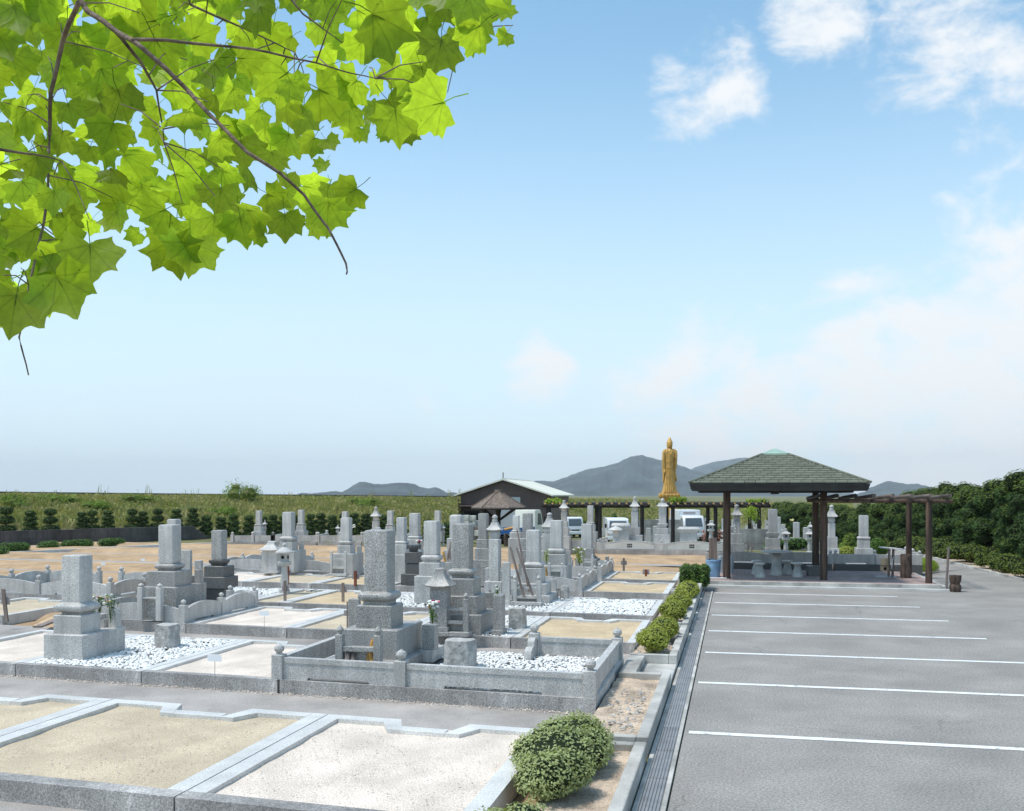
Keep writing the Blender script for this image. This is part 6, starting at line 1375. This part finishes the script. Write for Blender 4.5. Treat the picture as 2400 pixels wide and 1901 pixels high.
# gable wall around the shutter opening, ribbed with raised strips
MB().rings([[W_(0, 0, -1.3), W_(Lb, 0, -1.3), W_(Lb, dep_, -1.3), W_(0, dep_, -1.3)], [W_(0, 0, zE), W_(Lb, 0, zE), W_(Lb, dep_, zE), W_(0, dep_, zE)]]).build('wall', M['barn'], bn)
MB().rings([[W_(0, .02, zE-.01), W_(Lb, .02, zE-.01), W_(Lb/2, .02, zP-.05)], [W_(0, dep_-.02, zE-.01), W_(Lb, dep_-.02, zE-.01), W_(Lb/2, dep_-.02, zP-.05)]]).build('gable_wall', M['barn'], bn)
mb = MB(); k = 0.0
while k < Lb:
    if not (dx0-.1 < k < dx1+.05):
        zt = zE+(zP-zE)*(1-abs(k-Lb/2)/(Lb/2))-.12; mb.rings([[W_(k, -.03, -1.2), W_(k+.08, -.03, -1.2), W_(k+.08, .0, -1.2), W_(k, .0, -1.2)], [W_(k, -.03, zt), W_(k+.08, -.03, zt), W_(k+.08, .0, zt), W_(k, .0, zt)]])
    k += .24
mb.build('siding_rib', M['barn'], bn, kind='stuff')
MB().rings([[W_(dx0, -.04, -1.2), W_(dx1, -.04, -1.2), W_(dx1, -.005, -1.2), W_(dx0, -.005, -1.2)], [W_(dx0, -.04, dzt), W_(dx1, -.04, dzt), W_(dx1, -.005, dzt), W_(dx0, -.005, dzt)]]).build('roller_shutter', M['shutter'], bn)
MB().rings([[W_(-.1, -.9, zof(1187, tb)), W_(Lb*.3, -.9, zof(1187, tb)), W_(Lb*.3, 0, zof(1186, tb)), W_(-.1, 0, zof(1186, tb))], [W_(-.1, -.9, zof(1186, tb)), W_(Lb*.3, -.9, zof(1186, tb)), W_(Lb*.3, 0, zof(1184, tb)), W_(-.1, 0, zof(1184, tb))]]).build('canopy', M['barn'], bn)
MB().rings([[W_(Lb*.04, -.035, zof(1235, tb)), W_(Lb*.22, -.035, zof(1235, tb)), W_(Lb*.22, -.01, zof(1235, tb)), W_(Lb*.04, -.01, zof(1235, tb))], [W_(Lb*.04, -.035, zof(1198, tb)), W_(Lb*.22, -.035, zof(1198, tb)), W_(Lb*.22, -.01, zof(1198, tb)), W_(Lb*.04, -.01, zof(1198, tb))]]).build('open_doorway', M['hole_shade'], bn)
ov = .55
for sgn in (0, 1):
    e = -ov if sgn == 0 else Lb+ov; ze2 = zE-(zP-zE)*ov/(Lb/2)+.05
    P4 = [W_(e, -.5, ze2), W_(Lb/2, -.5, zP+.05), W_(Lb/2, dep_+.5, zP+.05), W_(e, dep_+.5, ze2)]
    MB().rings([P4, [(x, y, z+.13) for x, y, z in P4]]).build('roof', M['barn_roof'], bn)
MB().rings([[W_(Lb/2-.1, -.5, zP+.16), W_(Lb/2+.1, -.5, zP+.16), W_(Lb/2+.1, dep_+.5, zP+.16), W_(Lb/2-.1, dep_+.5, zP+.16)], [W_(Lb/2-.05, -.5, zP+.24), W_(Lb/2+.05, -.5, zP+.24), W_(Lb/2+.05, dep_+.5, zP+.24), W_(Lb/2-.05, dep_+.5, zP+.24)]]).build('ridge_cap', M['barn_roof'], bn)
p = W_(Lb/2, -.3, 0); MB().tube([(p[0], p[1], zP-.5), (p[0], p[1], zP+.75)], .05, 6).build('roof_pole', M['levee'], bn)
# pile of wrapped stones
pile = [(1093, 1226, 0), (1108, 1228, 0), (1118, 1226, 0), (1093, 1213, 1), (1108, 1214, 1), (1112, 1238, 0), (1120, 1249, 0), (1117, 1240, 0)]
for i, (px, y, _) in enumerate(pile):
    t = 72+.4*(i % 3); X, Y = xy(px, t); z = zof(y, t); o = MB().box(X-.22, X+.22, Y-.2, Y+.2, z-.22, z+.18, .03).build('wrapped_block', M['wrap'], loc=(X, Y, z)); tag(o, 'wrapped pale block in the pile at the brown barn doorway', 'wrapped block', 'wrapped blocks piled before the barn')
X, Y = xy(1104, 72.3); tag(MB().box(X-.6, X+.75, Y-.3, Y+.3, -.75, zof(1234, 72.3), .02).build('pallet_rack', M['wood_grey'], loc=(X, Y, -.75)), 'timber rack under the wrapped blocks by the barn', 'rack')
X, Y = xy(1186, 56); tag(MB().lathe([(.13, -.35), (.13, .35), (.12, .36)], X, Y, 12).build('short_log', M['stump'], loc=(X, Y, -.3)), 'short brown log standing behind the big jewel-topped pagoda', 'log')
tag(MB().tube([at(1182, 1241, 58), at(1206, 1236, 58)], .07, 8).build('lying_log', M['wood_orange'], loc=at(1182, 1241, 58)), 'orange-brown log lying raised left of the small yellowish gravestone', 'log')

# vehicles (built facing -Y, then turned)
def wheel(r, x, y, z, R, w_):
    a = 24; mb = MB()
    for (r0, r1) in ((R, R),): mb.rings([[(x-w_/2, y+r0*cos(2*pi*k/a), z+r0*sin(2*pi*k/a)) for k in range(a)], [(x+w_/2, y+r0*cos(2*pi*k/a), z+r0*sin(2*pi*k/a)) for k in range(a)]])
    wq = mb.build('wheel', M['rubber'], r); s = 1 if x > ORG[r.name][0] else -1; x2 = x+s*(w_/2+.005)
    MB().rings([[(x2-.01, y+R*.58*cos(2*pi*k/a), z+R*.58*sin(2*pi*k/a)) for k in range(a)], [(x2+.01, y+R*.5*cos(2*pi*k/a), z+R*.5*sin(2*pi*k/a)) for k in range(a)]]).build('rim', M['steel'], wq)
def xprism(prof, x0, x1, b=.05):
    """profile in (y,z) extruded along x with slightly drawn-in ends"""
    cy = sum(p[0] for p in prof)/len(prof); cz = sum(p[1] for p in prof)/len(prof); q = lambda x, k: [(x, cy+(y-cy)*k, cz+(z-cz)*k) for y, z in prof]
    return MB().rings([q(x0, .955), q(x0+b, 1), q(x1-b, 1), q(x1, .955)])
def quad(a, b, c, d_, th=.012):
    P_ = [Vector(v) for v in (a, b, c, d_)]; n = (P_[1]-P_[0]).cross(P_[2]-P_[0]).normalized()*th; return MB().rings([P_, [p+n for p in P_]])
def cabtruck(pc, t, zg, W, H, L, label, rz, kind, cat='truck', paint='white_paint'):
    X, Y = xy(pc, t); r = thing('parked_truck' if cat == 'truck' else 'parked_van', label, cat, (0, 0, 0)); w_ = W/2
    s = H/1.8; cabL = L*.33 if kind != 'van' else L
    f = [(0, .38*s), (.0, .95*s), (.28*s, 1.72*s), (.42*s, 1.8*s), (cabL-.08, 1.8*s), (cabL, 1.7*s), (cabL, .38*s)]
    xprism(f, -w_, w_).build('cab', M[paint], r)
    # windscreen: frame, glass; front faces -Y
    quad((-w_*.84, .035*s-.015, 1.03*s), (w_*.84, .035*s-.015, 1.03*s), (w_*.78, .245*s-.015, 1.63*s), (-w_*.78, .245*s-.015, 1.63*s)).build('windscreen', M['glass'], r)
    for sx in (-1, 1):
        x = sx*(w_+.004)
        MB().rings([[(x-.006, .16*s, 1.0*s), (x-.006, min(cabL-.12, 1.1), 1.0*s), (x-.006, min(cabL-.15, 1.05), 1.6*s), (x-.006, .36*s, 1.6*s)], [(x+.006, .16*s, 1.0*s), (x+.006, min(cabL-.12, 1.1), 1.0*s), (x+.006, min(cabL-.15, 1.05), 1.6*s), (x+.006, .36*s, 1.6*s)]]).build('side_window', M['glass'], r)
        xc = sx*w_*.68
        if kind == 'kei': MB().rings([[(xc+.10*cos(2*pi*k/18), -.02, .70+.10*sin(2*pi*k/18)) for k in range(18)], [(xc+.11*cos(2*pi*k/18), .01, .70+.11*sin(2*pi*k/18)) for k in range(18)]][::-1]).build('headlight', M['lamp_clear'], r)
        else: MB().box(xc-.2, xc+.12, -.03, .01, .60*s, .76*s).build('headlight', M['lamp_clear'], r)
        MB().box(sx*w_*.93-.07, sx*w_*.93+.05, -.025, .02, .60*s, .76*s).build('indicator', M['lamp_orange'], r)
        m_ = MB().box(sx*(w_+.15)-.07, sx*(w_+.15)+.07, -.02, .04, 1.15*s, 1.42*s, .02); m_.tube([(sx*w_, .05, 1.35*s), (sx*(w_+.15), .02, 1.4*s)], .015, 5); m_.build('wing_mirror', M['rubber'], r)
    MB().box(-w_*.97, w_*.97, -.06, .1, .30*s, .52*s, .02).build('bumper', M[paint], r)
    MB().box(-w_*.5, w_*.5, -.012, .0, .60*s, .72*s).build('grille', M['rubber'], r)
    MB().tube([(-w_*.6, -.0, 1.05*s), (-w_*.1, .05*s, 1.12*s)], .012, 4).tube([(w_*.0, -.0, 1.05*s), (w_*.5, .05*s, 1.12*s)], .012, 4).build('wipers', M['rubber'], r)
    MB().box(-w_*.22, w_*.22, -.075, -.062, .34*s, .46*s).build('number_plate', M['card'], r)
    if kind == 'box':
        MB().box(-w_*1.1, w_*1.1, cabL+.08, L, .62*s, H*1.22, .04).build('cargo_box', M[paint], r)
        MB().box(-w_*.6, w_*.6, cabL+.06, cabL+.078, H*1.06, H*1.14).build('name_board', M['plate'], r)
    elif kind in ('kei', 'flat'):
        bed = 'white_paint' if kind == 'kei' else 'blue_paint'
        MB().box(-w_, w_, cabL+.05, L, .55*s, .62*s).box(-w_, -w_+.04, cabL+.05, L, .62*s, .9*s).box(w_-.04, w_, cabL+.05, L, .62*s, .9*s).box(-w_, w_, L-.04, L, .62*s, .9*s).build('flat_bed', M[bed], r)
        if kind == 'kei': MB().tube([(-w_*.9, cabL+.1, .62*s), (-w_*.9, cabL+.1, 1.65*s), (w_*.9, cabL+.1, 1.65*s), (w_*.9, cabL+.1, .62*s)], .02, 5).build('head_guard', M['rubber'], r)
    MB().box(-w_*.8, w_*.8, .2, L-.1, .25*s, .45*s).build('chassis', M['rubber'], r)
    R = .27*s
    for sx in (-1, 1):
        for y in (.55*s+.1, L-.75): wheel(r, sx*(w_-.09), y, R, R, .16)
    r.location = (X, Y, zg); r.rotation_euler = (0, 0, rz); return r
cabtruck(1349, 87, -1.2, 1.45, 1.80, 3.2, 'small white pickup truck with open bed below the left far pergola', YAW+.25, 'kei')
cabtruck(1627, 80.5, -1.2, 1.7, 2.05, 4.6, 'white box truck parked under the right far pergola', YAW+.07, 'box')
cabtruck(1449, 76, -1.2, 1.62, 1.92, 4.3, 'white van parked behind the snow-cap lantern', YAW-.05, 'van', 'van')
cabtruck(1250, 78, -1.2, 1.7, 2.6, 4.8, 'cream-cabbed truck with blue bed before the barn', YAW+2.7, 'flat', paint='cream_paint')

# ---- gilded standing statue
ts = 108; SX, SY = xy(1569.5, ts); ks = ts/FPX; zB = zof(1010, ts)
stt = thing('statue', 'tall gilded robed figure standing on a lotus pedestal before the mountains', 'statue', (SX, SY, -1.2))
u_ = Vector((CC, SS)); v_ = Vector((-SS, CC))      # the figure faces the car park
def S(px, d, py): q = u_*((px-510)/10.05*ks)+v_*d; return (SX+q.x, SY+q.y, zof(1010+py/10.05, ts))
def ering(cx, hw, dd, py, n=22, fold=0, off=0):
    q = []
    for k in range(n):
        a = 2*pi*k/n; f = 1+fold*cos(a*9+py*.004); q.append(S(cx+hw*cos(a)*f, (off+dd*sin(a)*f)*ks/10.05*1.0, py))
    return q
def body(spec, fold=0, n=22): return [ering(cx, hw, dd, py, n, fold, off) for (py, cx, hw, dd, off) in spec]
MB().rings(body([(1480, 510, 190, 160, 0), (1440, 510, 180, 150, 0), (1380, 508, 160, 135, 0), (1250, 508, 140, 120, 0), (1100, 506, 122, 105, 0), (950, 504, 108, 95, 0), (860, 504, 105, 92, 0), (740, 506, 112, 92, 0), (640, 508, 118, 92, 0), (560, 510, 134, 95, 0), (500, 512, 140, 95, 0), (450, 513, 120, 80, 0), (430, 513, 80, 62, 0), (412, 512, 42, 42, 0), (395, 512, 40, 42, -4)], .06, 44)).build('robed_body', M['gold'], stt, smooth=50)
hd = MB().rings(body([(418, 511, 20, 18, -14), (405, 511, 44, 40, -14), (370, 511, 58, 58, -12), (320, 511, 62, 66, -8), (280, 511, 62, 68, -4), (250, 511, 58, 62, 0), (225, 511, 40, 45, 4), (212, 511, 20, 22, 6)])).build('head', M['gold'], stt, smooth=60)
MB().rings(body([(345, 511, 9, 10, -78), (325, 511, 8, 12, -74), (300, 511, 5, 8, -70)], n=8)).rings(body([(378, 511, 16, 6, -68), (372, 511, 17, 8, -70), (367, 511, 14, 5, -68)], n=8)).build('face_relief', M['gold'], hd)
MB().rings(body([(415, 511, 62, 56, 22), (330, 511, 70, 72, 18), (265, 511, 74, 70, 14), (240, 511, 55, 55, 8), (200, 511, 38, 40, 6), (165, 511, 24, 26, 6), (143, 511, 4, 4, 6)])).build('crown_hood', M['gold'], stt, smooth=50)
for (py, hw) in ((700, 116), (735, 113), (860, 109)): MB().rings([ering(505, hw+3, 96, py+7, 30), ering(505, hw+9, 102, py, 30), ering(505, hw+3, 96, py-7, 30)]).build('sash', M['gold'], stt, smooth=60)
for k in range(7):
    a = -2.35+k*.26; P_ = []
    for (py, hw, dd) in ((870, 106, 94), (1000, 112, 99), (1150, 126, 110), (1300, 148, 126), (1450, 180, 152)): P_.append(S(507+hw*1.01*cos(a), dd*1.01*sin(a)*ks/10.05, py))
    MB().tube(P_, [.05, .07, .085, .10, .12], 6).build('robe_fold', M['gold'], stt, smooth=60)
MB().tube([S(455, -62*ks/10.05, 440), S(480, -92*ks/10.05, 520), S(512, -98*ks/10.05, 575), S(545, -92*ks/10.05, 520), S(568, -62*ks/10.05, 440)], .07, 6).build('collar', M['gold'], stt, smooth=60)
def limb(pts, name):   # (px, py, depth px, rx, ry)
    rs = []
    for (px, py, dpt, rx, ry) in pts: rs.append([S(px+rx*cos(a), (dpt+ry*sin(a))*ks/10.05, py) for a in [2*pi*k/14 for k in range(14)]])
    return MB().rings(rs[::-1]).build(name, M['gold'], stt, smooth=50)
limb([(412, 425, 0, 14, 30), (396, 450, 0, 38, 52), (375, 520, -4, 42, 55), (368, 620, -8, 40, 52), (366, 700, -14, 38, 48), (372, 780, -30, 34, 38), (380, 860, -44, 24, 26), (390, 890, -50, 22, 20), (392, 915, -50, 16, 14)], 'arm')
limb([(610, 425, 0, 14, 30), (632, 450, 0, 40, 52), (650, 520, -4, 42, 55), (654, 600, -14, 40, 52), (640, 650, -40, 34, 44), (610, 640, -75, 24, 24), (585, 615, -95, 18, 16), (575, 585, -100, 12, 10), (572, 560, -100, 8, 6)], 'arm')
limb([(370, 640, 10, 40, 62), (366, 760, 12, 38, 66), (366, 900, 14, 34, 66), (372, 1020, 18, 28, 62), (364, 1120, 18, 22, 58), (352, 1195, 18, 10, 44)], 'sleeve')
limb([(650, 640, 6, 42, 66), (644, 800, 10, 42, 68), (626, 950, 14, 32, 64), (636, 1060, 16, 34, 62), (660, 1150, 16, 30, 54), (664, 1195, 16, 10, 40)], 'sleeve')
limb([(392, 915, -52, 14, 14), (390, 945, -52, 30, 30), (388, 985, -52, 26, 26), (388, 1010, -52, 12, 12)], 'vase')
lp = MB().rings(body([(1640, 505, 175, 165, 0), (1600, 505, 205, 195, 0), (1530, 505, 235, 225, 0), (1500, 505, 240, 230, 0), (1488, 505, 200, 190, 0)], n=32)).build('lotus_pedestal', M['gold'], stt, smooth=50)
for k in range(16):
    a = 2*pi*k/16; c = S(505+236*cos(a), 228*sin(a)*ks/10.05, 1520); b = MB(); b.blob(c, (.10, .10, .30), 8, 6); b.build('petal', M['gold'], lp, smooth=60)
MB().rings(body([(2250, 505, 260, 250, 0), (2200, 505, 260, 250, 0), (2160, 505, 200, 190, 0), (1640, 505, 165, 155, 0)], n=8)).build('plinth', M['gold'], stt, smooth=30)

# ---- crowd of far graves seen under the shelter and around the pergola
FGv = []
for v in range(4):
    r = thing('far_gravestone', 'x', 'gravestone', (0, 0, 0), 'small gravestones crowded in the distance'); m = M[('granite', 'granite_pale', 'granite_dark', 'granite')[v]]; h = (.75, .85, .7, .95)[v]
    MB().sq([(.42, .5, 0), (.42, .5, .28)], 0, 0, .01).build('base_stone', m, r); MB().sq([(.28, .28, .283), (.28, .28, .58)], 0, 0, .01).build('base_stone', m, r)
    MB().sq([(.15, .15, .583), (.15, .15, .58+h), (.12, .12, .60+h)], 0, 0, .01).build('main_stone', m, r)
    MB().box(-.95, .95, -.75, -.63, -.1, .45).build('front_fence', m, r); FGv.append(r)
fs = [True]*4; rr = random.Random(9); cnt = 0
for row, (t, z) in enumerate(((52, -.3), (57, -.8), (62, -1.1), (68, -1.2), (75, -1.2), (84, -1.2), (94, -1.2))):
    px = 1712+rr.uniform(0, 10)
    while px < 1712+(1918-1712)*(1-.02*row)-15:
        v = rr.randrange(4)
        if not (row < 2 and 1722 < px < 1800):
            X, Y = xy(px, t); sc = rr.uniform(.85, 1.12)
            if fs[v]: fs[v] = False; o = FGv[v]; o.location = (X, Y, z); o.scale = (sc, sc, sc)
            else: o = dup(FGv[v], (X, Y, z), rr.choice((0, 0, pi/2)), scale=(sc, sc, sc))
            o['label'] = 'small distant gravestone among the crowd seen under the shelter'; cnt += 1
        px += 2.15/t*FPX*rr.uniform(.42, .9)
for i, (px, t, v) in enumerate(((1337, 100, 1), (1357, 96, 0), (1417, 92, 3), (1422, 92, 1), (1468, 95, 0), (1540, 88, 1), (1570, 90, 1), (1655, 88, 3), (1668, 88, 0), (1695, 90, 1), (1600, 92, 0), (1310, 60, 0), (1290, 60, 3), (1392, 60, 1), (1520, 62, 0), (1536, 62, 1))):
    X, Y = xy(px, t); dup(FGv[v], (X, Y, -1.2 if t > 70 else -1.0), None, 'small distant gravestone standing around the far pergolas and vehicles', 'small gravestones around the far pergolas', scale=(1, 1, 1.1))
for (pa, pb, t, z1, lb) in ((1712, 1800, 50, 1240, 'grey far terrace wall with hedge above, left under the shelter'), (1855, 1925, 49, 1271, 'pale far kerb wall right under the shelter'), (1480, 1600, 74, 1218, 'low block terrace wall between the pagodas on the panelled wall')):
    A, B = xy(pa, t), xy(pb, t); w9 = thing('terrace_wall', lb, 'wall', (*A, -1)); n = 5
    for k in range(n):
        for c in range(2):
            p, q = Vector(A).lerp(Vector(B), (k+.01)/n), Vector(A).lerp(Vector(B), (k+.99)/n); zt = zof(z1, t); zb = -1.2 if t > 60 else -.6; zm = (zt+zb)/2
            MB().slab(tuple(p), tuple(q), [(0, (zb, zm+.02)[c]), ((q-p).length, (zb, zm+.02)[c]), ((q-p).length, (zm, zt)[c]), (0, (zm, zt)[c])], .3).build('block', M['curb_grey'], w9)
# thin leaning tree near the far pergola post
lt = thing('young_tree', 'thin crooked young tree beside the far pergola post under the shelter', 'tree', (*xy(1770, 52), -.5))
MB().tube([at(1777, 1268, 52), at(1765, 1245, 52), at(1761, 1225, 52), at(1757, 1215, 52)], [.06, .05, .035, .02], 6).build('trunk', M['bark'], lt)
V, F = leafcloud([(*at(1764, 1206, 52), .3, .3, .35), (*at(1757, 1196, 52), .3, .3, .22)], 260, .08, .3, 3, .4, .4); npmesh('crown', V, F, M['vine'], lt, ORG[lt.name])

# ================================================================== MAPLE overhead
mt = thing('maple_tree', 'overhanging maple branch with big backlit green leaves at upper left', 'tree', (-4.6, 2.2, 0))
DX = lambda x, y, t: at(x*1.1132, y*1.1132, t)    # display pixel of the study picture to a point
lob = [(0, -.02), (.12, -.12), (.26, -.16), (.44, -.20), (.57, -.25), (.60, -.12), (.64, .02), (.76, .10), (.91, .17), (.84, .26), (.74, .38), (.66, .46), (.66, .60), (.68, .80), (.54, .78), (.40, .74), (.30, .80), (.18, .92), (.08, 1.06), (0, 1.16)]
def leafmesh(v):
    g = random.Random(v); half = lob; out = [(x*(1+g.uniform(-.07, .07)), y*(1+g.uniform(-.05, .05))) for x, y in half]; lf = [(-x*(1+g.uniform(-.08, .08)), y*(1+g.uniform(-.05, .05))) for x, y in half[1:-1]][::-1]
    pts = out+lf; pts = [p for p in pts]
    # smooth the outline by adding midpoints bulged a little inwards
    P_ = []; n = len(pts)
    for i in range(n):
        a, b = pts[i], pts[(i+1) % n]; P_.append(a); P_.append(((a[0]+b[0])/2*.985, (a[1]+b[1])/2))
    c = (0, .30); cup = g.uniform(-.22, .30); fold = g.uniform(-.05, .42); tw = g.uniform(-.3, .3)
    def z(x, y): return cup*(x*x+(y-.3)**2)+fold*abs(x)*.6+tw*x*y+.025*sin(x*9)*sin(y*8)
    vs = [(c[0], c[1], z(*c))]; fs = []; m = len(P_)
    for k in (.5, 1.0):
        for (x, y) in P_: X_, Y_ = c[0]+(x-c[0])*k, c[1]+(y-c[1])*k; vs.append((X_, Y_, z(X_, Y_)))
    for i in range(m):
        j = (i+1) % m; fs.append((0, 1+i, 1+j)); fs.append((1+i, 1+m+i, 1+m+j, 1+j))
    mb = MB(); mb.add(vs, fs)
    o0 = len(mb.v); mb.tube([(0, .28, z(0, .28)-.004), (0, -.02, -.01), (.04*g.uniform(-1, 1), -.35, -.10), (.1*g.uniform(-1, 1), -.72, -.05)], [.008, .014, .012, .016], 5)
    me_o = mb.build('leaf', M['leaf'], mt, loc=(0, 0, 0), smooth=80); return me_o
LM = [leafmesh(v) for v in range(8)]
poly = [(-60, -60), (1085, -60), (1068, 20), (1050, 40), (960, 70), (1020, 95), (940, 100), (955, 150), (920, 165), (935, 235), (890, 285), (820, 295), (720, 280), (690, 330), (670, 380), (735, 420), (720, 460), (680, 500), (640, 470), (600, 480), (520, 505), (455, 500), (400, 560), (350, 560), (330, 520), (235, 500), (215, 560), (165, 600), (150, 640), (90, 670), (50, 700), (-60, 710)]
def inside(x, y):
    c = False
    for i in range(len(poly)):
        x1, y1 = poly[i]; x2, y2 = poly[i-1]
        if (y1 > y) != (y2 > y) and x < (x2-x1)*(y-y1)/(y2-y1)+x1: c = not c
    return c
branches = [[(120, -80, 2.9), (185, 25, 2.8), (235, 60, 2.75), (290, 95, 2.7), (345, 140, 2.7), (400, 195, 2.7), (440, 240, 2.65), (520, 320, 2.6), (590, 365, 2.6), (640, 410, 2.6), (690, 480, 2.6), (725, 555, 2.6), (729, 578, 2.6)],
            [(280, 88, 2.7), (350, 85, 2.72), (470, 95, 2.75), (590, 115, 2.8), (690, 140, 2.85), (790, 165, 2.9)],
            [(165, 5, 2.85), (135, 90, 2.95), (108, 190, 3.0), (103, 280, 3.05), (103, 400, 3.05), (90, 480, 3.05), (60, 600, 3.0), (40, 710, 3.0), (60, 790, 3.0)],
            [(-60, 300, 2.8), (0, 315, 2.8), (70, 325, 2.85), (130, 340, 2.9)], [(235, 60, 2.75), (300, 130, 2.85), (330, 190, 2.9), (345, 300, 3.0)],
            [(270, -40, 3.2), (320, 40, 3.2), (345, 110, 3.15)], [(560, -60, 3.1), (640, 30, 3.1), (720, 90, 3.1)], [(400, 10, 3.2), (540, 70, 3.2), (620, 110, 3.1)], [(870, -60, 3.1), (930, 20, 3.1), (1000, 40, 3.1)], [(980, -60, 3.0), (1000, 30, 3.0), (1005, 75, 3.0)]]
BP = []
for bi, br in enumerate(branches):
    P_ = [DX(p[0], p[1], p[2]-(.42 if bi in (0, 1, 2, 3, 4) else .25)) for p in br]; Q = []
    for i in range(len(P_)-1):
        for k in range(4):
            q = P_[i].lerp(P_[i+1], k/4); q += Vector(noise.noise_vector(q*9))*.006; Q.append(q)
    Q.append(P_[-1]); BP += [(q, bi) for q in Q]; r0 = (.0072, .0045, .0065, .005, .005, .004, .004, .004, .004, .003)[bi]
    MB().tube(Q, [r0*(1-.75*i/len(Q)) for i in range(len(Q))], 7).build('branch', M['bark'], mt, smooth=60)
g = random.Random(21); placed = []; leaves = []
special = [(400, 560, 1.05, 0, 2.5), (905, 250, 1.1, -1.25, 2.4), (835, 280, .95, .1, 2.55), (735, 425, .75, -1.1, 2.6), (690, 470, .9, -.1, 2.55), (190, 570, 1.1, .1, 2.45), (135, 640, 1.2, .5, 2.4), (30, 680, 1.2, 0, 2.4), (815, 75, 1.25, 1.1, 2.3), (990, 90, .95, -1.0, 2.6), (925, 130, .95, -.2, 2.5), (1045, 20, .75, -.4, 2.7), (370, 555, 1.0, .15, 2.5), (1062, 88, .4, -.7, 2.7), (600, 490, .75, 0, 2.6), (510, 500, .85, .15, 2.6), (450, 495, .8, -.1, 2.6)]
for (x, y, s, rt, t) in special: leaves.append((x, y-25*s, s, rt, t, 1))
tries = 0
while len(leaves) < 262 and tries < 60000:
    tries += 1; x, y = g.uniform(-50, 1080), g.uniform(-55, 700)
    if not inside(x, y): continue
    t = g.uniform(2.5, 3.5); md_ = 41 if len(leaves) < 190 else 26
    if any((x-a)**2+(y-b)**2 < md_**2 for a, b in placed): continue
    ok = all(inside(x+34*cos(q), y+34*sin(q)) or y+34*sin(q) < -10 or x < 10 for q in (0, .8, 1.57, 2.4, 3.14)); s = g.uniform(.62, 1.15) if ok else g.uniform(.4, .62)
    placed.append((x, y)); leaves.append((x, y, s, g.gauss(0, .85), t, 0))
cnt = 0; tw = MB()
for i, (x, y, s, rt, t, sp) in enumerate(leaves):
    p = DX(x, y, t); me_ = LM[i % 8].data
    if cnt < 8: o = LM[cnt]
    else: o = bpy.data.objects.new('leaf', me_); COL.objects.link(o); o.parent = mt
    cnt += 1
    # hanging: tip (+y of leaf) points down in the picture, blade more or less facing the viewer, tipped back
    tip = Vector((sin(rt)*CC, sin(rt)*SS, -cos(rt))); tip = (tip+Vector((-SS, CC, 0))*g.uniform(-.35, .45)).normalized()
    view = (p-Vector((0, 0, EYE))).normalized(); nn = (-view+Vector((0, 0, -.55))+Vector((g.gauss(0, .42), g.gauss(0, .42), g.gauss(0, .42)))*(1 if not sp else .35)).normalized()
    if g.random() < .10 and not sp: nn = (nn+Vector((g.gauss(0, 1), g.gauss(0, 1), g.gauss(0, 1)))).normalized()
    xa = tip.cross(nn).normalized(); nn = xa.cross(tip).normalized(); R3 = Matrix((xa, tip, nn)).transposed()
    sc = .088*s*.98
    base = p-tip*sc*.35
    o.matrix_local = Matrix.Translation(base-Vector(ORG[mt.name])) @ R3.to_4x4() @ Matrix.Scale(sc, 4)
    pe = base-tip*sc*.72; q = min(BP, key=lambda b: (b[0]-pe).length)[0]
    if (q-pe).length < .22: mid = pe.lerp(q, .5)+Vector((0, 0, .012)); tw.tube([pe, mid, q], [.0012, .0016, .0022], 4)
tw.build('twigs', M['bark'], mt, smooth=60, kind='stuff')
# trunk and limb that carry the branch, standing left of the camera
MB().tube([(-4.6, 2.2, -.1), (-4.55, 2.2, 1.2), (-4.5, 2.25, 2.6), (-4.35, 2.3, 3.9), (-4.2, 2.4, 4.8)], [.19, .15, .13, .10, .06], 12).build('trunk', M['bark'], mt)
e = DX(120, -80, 2.48)
MB().tube([(-4.4, 2.28, 3.6), (-3.6, 2.3, 4.1), ((-3.0+e.x)/2, 2.5, 4.35), tuple(e)], [.07, .05, .03, .0125], 9).build('limb', M['bark'], mt)
e2 = DX(-60, 300, 2.38); MB().tube([(-4.45, 2.27, 3.0), (-3.4, 2.35, 3.45), tuple(e2)], [.05, .03, .006], 8).build('limb', M['bark'], mt)
bpy.data.orphans_purge() if False else None
